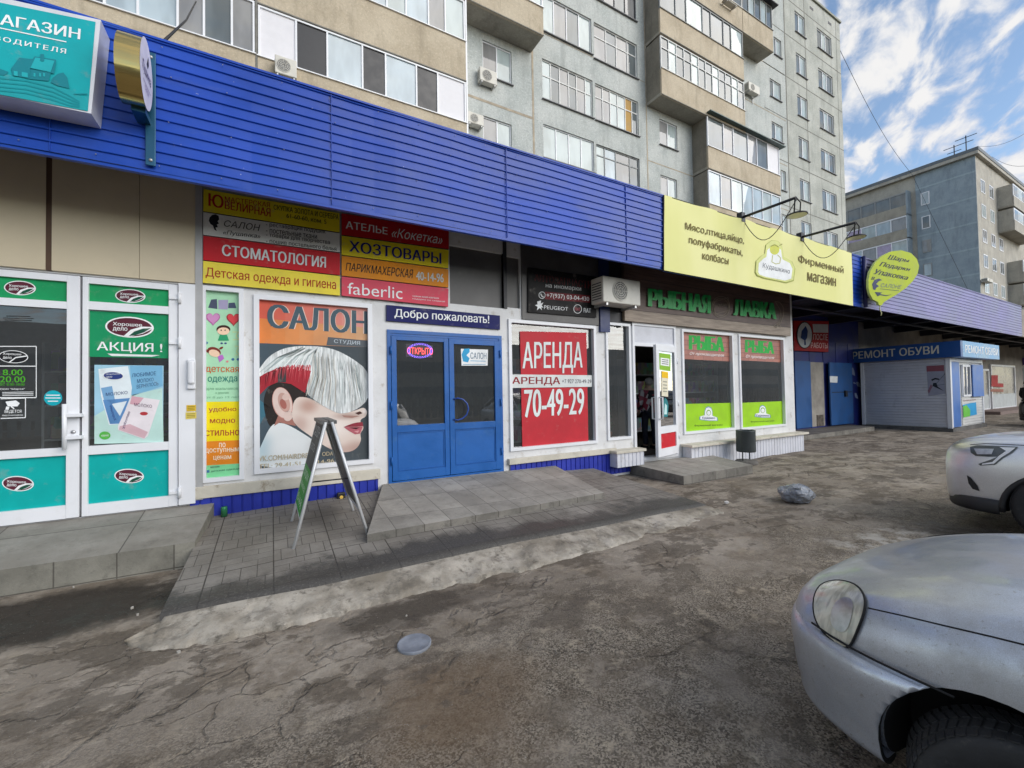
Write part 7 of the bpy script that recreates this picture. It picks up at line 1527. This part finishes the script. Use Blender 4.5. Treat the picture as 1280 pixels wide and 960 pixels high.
mirror_part(sed, hl, 'headlight')
mb = MB(); loop = drape_line(sbv, HL+[HL[0]], .004, SEAMM, .008); mb.tube(loop, .005, SEAMM, 5)
for ln in ([(1085, 760), (1130, 770), (1180, 782), (1240, 796), (1300, 811)], [(1087, 744), (1140, 752), (1200, 768), (1250, 782)][:0] or [(1063, 812), (1064, 812)], [(1063, 812), (1090, 825), (1130, 846), (1165, 864), (1190, 877)]):
    q = drape_line(sbv, ln, .003, SEAMM, -.001)
    if len(q) > 2: mb.tube(q, .0035, SEAMM, 5)
o = mb.build('panel_gap', sed, recalc=True)
# grey suv further on
SUVP = car_paint('pale_grey_paint', (.78, .79, .82), .12)
UX, UY = 7.80, 1.93
SUV = dict(d=[0, .03, .08, .18, .32, .5, .75, 1.0, 1.25, 1.5, 2.0, 2.6, 3.2, 3.8, 4.25, 4.42, 4.5, 4.52],
    tab=[(0, .62, .86, .34, .8), (.03, .72, .93, .30, .8), (.08, .79, .975, .27, .9), (.18, .85, 1.01, .25, 1), (.32, .89, 1.04, .24, 1), (.5, .91, 1.06, .24, 1), (1., .92, 1.09, .24, 1), (1.5, .92, 1.12, .24, 1), (3.8, .92, 1.15, .26, 1), (4.25, .88, 1.12, .32, 1), (4.42, .82, 1.08, .36, 1), (4.5, .74, 1.0, .42, 1), (4.52, .6, .9, .5, 1)],
    arch=[(.92, .40, .92), (3.62, .40, .92)], green=[(1.3, .78, .72, 1.06, 1.10), (1.65, .84, .74, 1.09, 1.30), (2.1, .86, .68, 1.1, 1.54), (2.8, .87, .67, 1.1, 1.60), (3.5, .86, .66, 1.1, 1.52), (4.05, .82, .70, 1.12, 1.28), (4.4, .76, .72, 1.08, 1.12)], roofz=1.56, pillars=[(1.4, 2.1), (2.75, 2.8), (4.2, 3.5)], wr=.35, ww=.22, rim=.23)
suv, ubody, ubv, UM = car('grey_crossover', 'pale grey crossover car with angular headlight parked at the right edge', (UX, UY), SUVP, SUV)
hl = add_draped(suv, 'headlight', on_body(ubv, [(1213, 559), (1222, 557), (1250, 558), (1273, 559), (1266, 566), (1254, 573), (1244, 581), (1226, 582), (1223, 580), (1240, 574), (1247, 571), (1236, 571), (1220, 570), (1214, 566)], .008, LAMPG, '', suv), mat('suv_lamp_dark', (.10, .11, .11), .12, 0, .3, 8))
dr = add_draped(suv, 'daylight_strip', on_body(ubv, [(1250, 559.5), (1270, 560), (1262, 566), (1252, 572), (1243, 579.5), (1228, 581), (1228, 579.5), (1241, 577.5), (1249, 570), (1258, 564)], .011, LAMPG, '', suv), mat('strip_white', (.92, .93, .95), .25)); dr.parent = hl
hi = add_draped(suv, 'reflector', on_body(ubv, [(1218, 561), (1243, 561.5), (1240, 568), (1222, 568)], .0112, LAMPG, '', suv), mat('reflector', (.66, .68, .68), .12, .9)); hi.parent = hl
mirror_part(suv, hl, 'headlight')
add_draped(suv, 'air_intake', on_body(ubv, [(1209, 594), (1214, 597), (1222, 607), (1225, 614), (1216, 611), (1211, 604)], .006, BLACKP, '', suv), BLACKP)
mb = MB(); pl2 = [(0, 0), (.3, .005), (.55, .03), (.72, .085), (.83, .19), (.89, .32), (.905, .46), (.907, .50)]
m2 = finish(bumper(suv, UM, .9, [(-.06, .22), (.0, .215), (.028, .24), (.03, .33), (.015, .37), (-.03, .375)], BLACKP, .5, plan=pl2), [('SUBSURF', dict(levels=1, render_levels=1))]); put_mesh(m2, 'lower_lip', suv, UM)
for s in (-1, 1):
    for dd in (.92, 3.62):
        mb = MB(); mb.tube([(s*.912, -dd+.405*math.cos(a), .30+.405*math.sin(a)) for a in [math.pi*i/20-.1 for i in range(22)]], .028, BLACKP, 6); put_mesh(finish(mb, []), 'arch_trim', suv, UM)
mb = MB(); mb.box(-.26, .26, .03, .045, .52, .63, mat('number_plate_back', (.03, .03, .03), .5)); put_mesh(finish(mb, []), 'grille', suv, UM)
bm_l = drape_line(ubv, [(1213, 556), (1232, 554.5), (1256, 555.5), (1285, 557)], .004, SEAMM, -.001); mb = MB(); 
if len(bm_l) > 2: mb.tube(bm_l, .005, SEAMM, 5); mb.build('panel_gap', suv)
# dark car whose corner shows at the right edge: a repainted copy of the crossover's shapes
dk = copy_tree(suv); dk.name = 'dark_crossover'; dk.location = (26.35, 4.75, 0); dk['label'] = 'dark car far off, only its nose showing at the right edge'
DKP = mat('dark_car_paint', (.012, .013, .018), .25, .3, .1, 3, coat=.8)
for c in [x for x in col.objects if x.parent == dk and x.name.startswith(('body', 'roof'))]:
    c.data = c.data.copy()
    for i, m in enumerate(c.data.materials):
        if m == SUVP: c.data.materials[i] = DKP

# ------------------------------------------------------------------ people
def person(loc, rz, label, coat, trousers, hairc, skin=(.50, .33, .25), pattern=None, h=1.70, arm=(.0, .0)):
    root = thing('person', label, 'person', loc); s = h/1.7; M = Matrix.Translation(loc) @ Matrix.Rotation(rz, 4, 'Z') @ Matrix.Scale(s, 4)
    def skin_mesh(vs, es, rad, m, lv=2):
        me = bpy.data.meshes.new('t'); me.from_pydata(vs, es, []); o = bpy.data.objects.new('t', me); col.objects.link(o); o.modifiers.new('s', 'SKIN'); ss = o.modifiers.new('u', 'SUBSURF'); ss.levels = ss.render_levels = lv
        for v, r in zip(me.skin_vertices[0].data, rad): v.radius = r if isinstance(r, tuple) else (r, r)
        me.skin_vertices[0].data[0].use_root = True
        dg = bpy.context.evaluated_depsgraph_get(); dg.update(); out = bpy.data.meshes.new_from_object(o.evaluated_get(dg)); bpy.data.objects.remove(o); out.materials.clear(); out.materials.append(m)
        for p in out.polygons: p.use_smooth = True
        return out
    SKM = mat('skin_tone', skin, .55); 
    V = [(0, 0, .93), (0, 0, 1.10), (0, .01, 1.28), (0, .01, 1.41), (0, .0, 1.47), (0, -.02, 1.53), (0, -.02, 1.61), (0, -.01, 1.67),
         (.10, 0, .88), (.11, -.02, .50), (.11, .02, .10), (.11, -.12, .05), (-.10, 0, .88), (-.11, .02, .50), (-.11, .05, .10), (-.11, -.09, .05),
         (.17, .01, 1.38), (.23, .03, 1.12), (.20, -.10, .92), (.19, -.18, .86), (-.17, .01, 1.38), (-.23, .03, 1.12), (-.20, -.12, .95), (-.19, -.20, .92)]
    E_ = [(0, 1), (1, 2), (2, 3), (3, 4), (4, 5), (5, 6), (6, 7), (0, 8), (8, 9), (9, 10), (10, 11), (0, 12), (12, 13), (13, 14), (14, 15), (3, 16), (16, 17), (17, 18), (18, 19), (3, 20), (20, 21), (21, 22), (22, 23)]
    Rr = [(.15, .11), (.14, .105), (.165, .12), (.13, .09), .055, (.07, .085), (.08, .10), (.055, .07), .085, .06, .045, .04, .085, .06, .045, .04, .065, .05, .038, .035, .065, .05, .038, .035]
    put_mesh(skin_mesh(V, E_, Rr, SKM), 'body', root, M)
    Vc = [(0, 0, .80), (0, 0, .98), (0, 0, 1.12), (0, .01, 1.29), (0, .01, 1.42), (.18, .01, 1.38), (.24, .03, 1.12), (.21, -.10, .94), (-.18, .01, 1.38), (-.24, .03, 1.12), (-.21, -.12, .97)]
    put_mesh(skin_mesh(Vc, [(0, 1), (1, 2), (2, 3), (3, 4), (4, 5), (5, 6), (6, 7), (4, 8), (8, 9), (9, 10)], [(.20, .16), (.195, .155), (.18, .14), (.195, .145), (.14, .10), .085, .07, .055, .085, .07, .055], coat), 'coat', root, M)
    Vt = [(0, 0, .90), (.10, 0, .84), (.112, -.02, .50), (.112, .02, .09), (-.10, 0, .84), (-.112, .02, .50), (-.112, .05, .09)]
    put_mesh(skin_mesh(Vt, [(0, 1), (1, 2), (2, 3), (0, 4), (4, 5), (5, 6)], [.12, .10, .075, .065, .10, .075, .065], trousers), 'trousers', root, M)
    mb = MB()
    for x, y in ((.11, -.04), (-.11, -.01)): mb.box(x-.05, x+.05, y-.14, y+.10, .0, .09, BLACKP, .03)
    put_mesh(finish(mb, []), 'shoe', root, M)
    mb = MB(); bm_ = mb.bm; bmesh.ops.create_uvsphere(bm_, u_segments=20, v_segments=12, radius=1); mb.mi(hairc)
    for v in bm_.verts: z = v.co.z; v.co = Vector((v.co.x*.098, v.co.y*.115+.012+(.02 if z < 0 else 0), 1.625+z*.10-(.0 if v.co.y > -.02 else -.035*max(0, .6-z))))
    for f in bm_.faces: f.smooth = True
    put_mesh(finish(mb, []), 'hair', root, M)
    hands = MB()
    for sx, y, z in ((.19, -.20, .85), (-.19, -.22, .91)):
        for k in range(4): a = (k-1.5)*.018; hands.tube([(sx+a, y, z), (sx+a*1.15, y-.04, z-.03), (sx+a*1.1, y-.05, z-.075+abs(a)*.3)], [.011, .010, .008], SKM, 6)
        hands.tube([(sx-.02*(1 if sx > 0 else -1), y+.01, z), (sx-.05*(1 if sx > 0 else -1), y-.03, z-.02), (sx-.05*(1 if sx > 0 else -1), y-.05, z-.045)], [.012, .011, .009], SKM, 6)
        hands.box(sx-.036, sx+.036, y-.02, y+.03, z-.015, z+.03, SKM, .014)
    put_mesh(finish(hands, []), 'hand', root, M)
    return root
KN = NB('patterned_jacket'); bb = KN; vo = bb.n('ShaderNodeTexVoronoi', {'Vector': bb.pos(), 'Scale': 11.}); pick = bb.n('ShaderNodeSeparateXYZ', {0: vo.outputs[1]}).outputs[0]; bb.bsdf(Base_Color=bb.mix(bb.rng(pick, .62, .66), bb.mix(bb.rng(pick, .30, .34), (.015, .015, .022), (.26, .03, .06)), (.45, .43, .45)), Roughness=.8)
BLKC = mat('black_cloth', (.012, .012, .014), .85); NVC = mat('navy_cloth', (.012, .014, .03), .85)
xdoor = PY(811, 500, YF+.75).x
person((xdoor, YF+.75, .3), R(160), 'person in a dark red and white patterned jacket standing inside the open fish shop door', KN.m, NVC, mat('grey_hair', (.35, .34, .33), .8), h=1.62)
q = PZ(1276, 529, .05); person((28.2, 4.9, .0), R(60), 'person dressed in black standing far off at the right edge', BLKC, BLKC, BLKC, h=1.78)

bpy.data.objects.remove(_to)

# ------------------------------------------------------------------ across the yard: the block and fence the shop windows mirror
op = thing('opposite_block', 'plain grey block of flats across the yard mirrored in the shop windows', 'building', (8, -40, 0))
mb = MB(); mb.box(-30, 150, -52, -40.02, 0, 8.5, mat('pale_render', (.62, .60, .56), .9)); mb.build('wall', op)
mb = MB()
for i in range(58): mb.box(-28.5+i*3, -25.6+i*3, -40.03, -39.99, 1.2, 2.6, mat('ribbon_glazing', (.30, .33, .35), .5)); mb.box(-28.5+i*3, -25.6+i*3, -40.03, -39.99, 4.4, 5.8, mat('ribbon_glazing', (.3, .33, .35)))
mb.build('window', op)
mb = MB()
for i in range(230): mb.box(-20+i*.42, -19.72+i*.42, -14.04, -14, .1, 1.7, GALV)
mb.box(-20, 77, -14.0, -13.96, .35, .42, GALV); mb.box(-20, 77, -14.0, -13.96, 1.4, 1.47, GALV); mb.build('picket_fence', None, 'grey metal picket fence across the yard mirrored in the shop windows', 'fence')
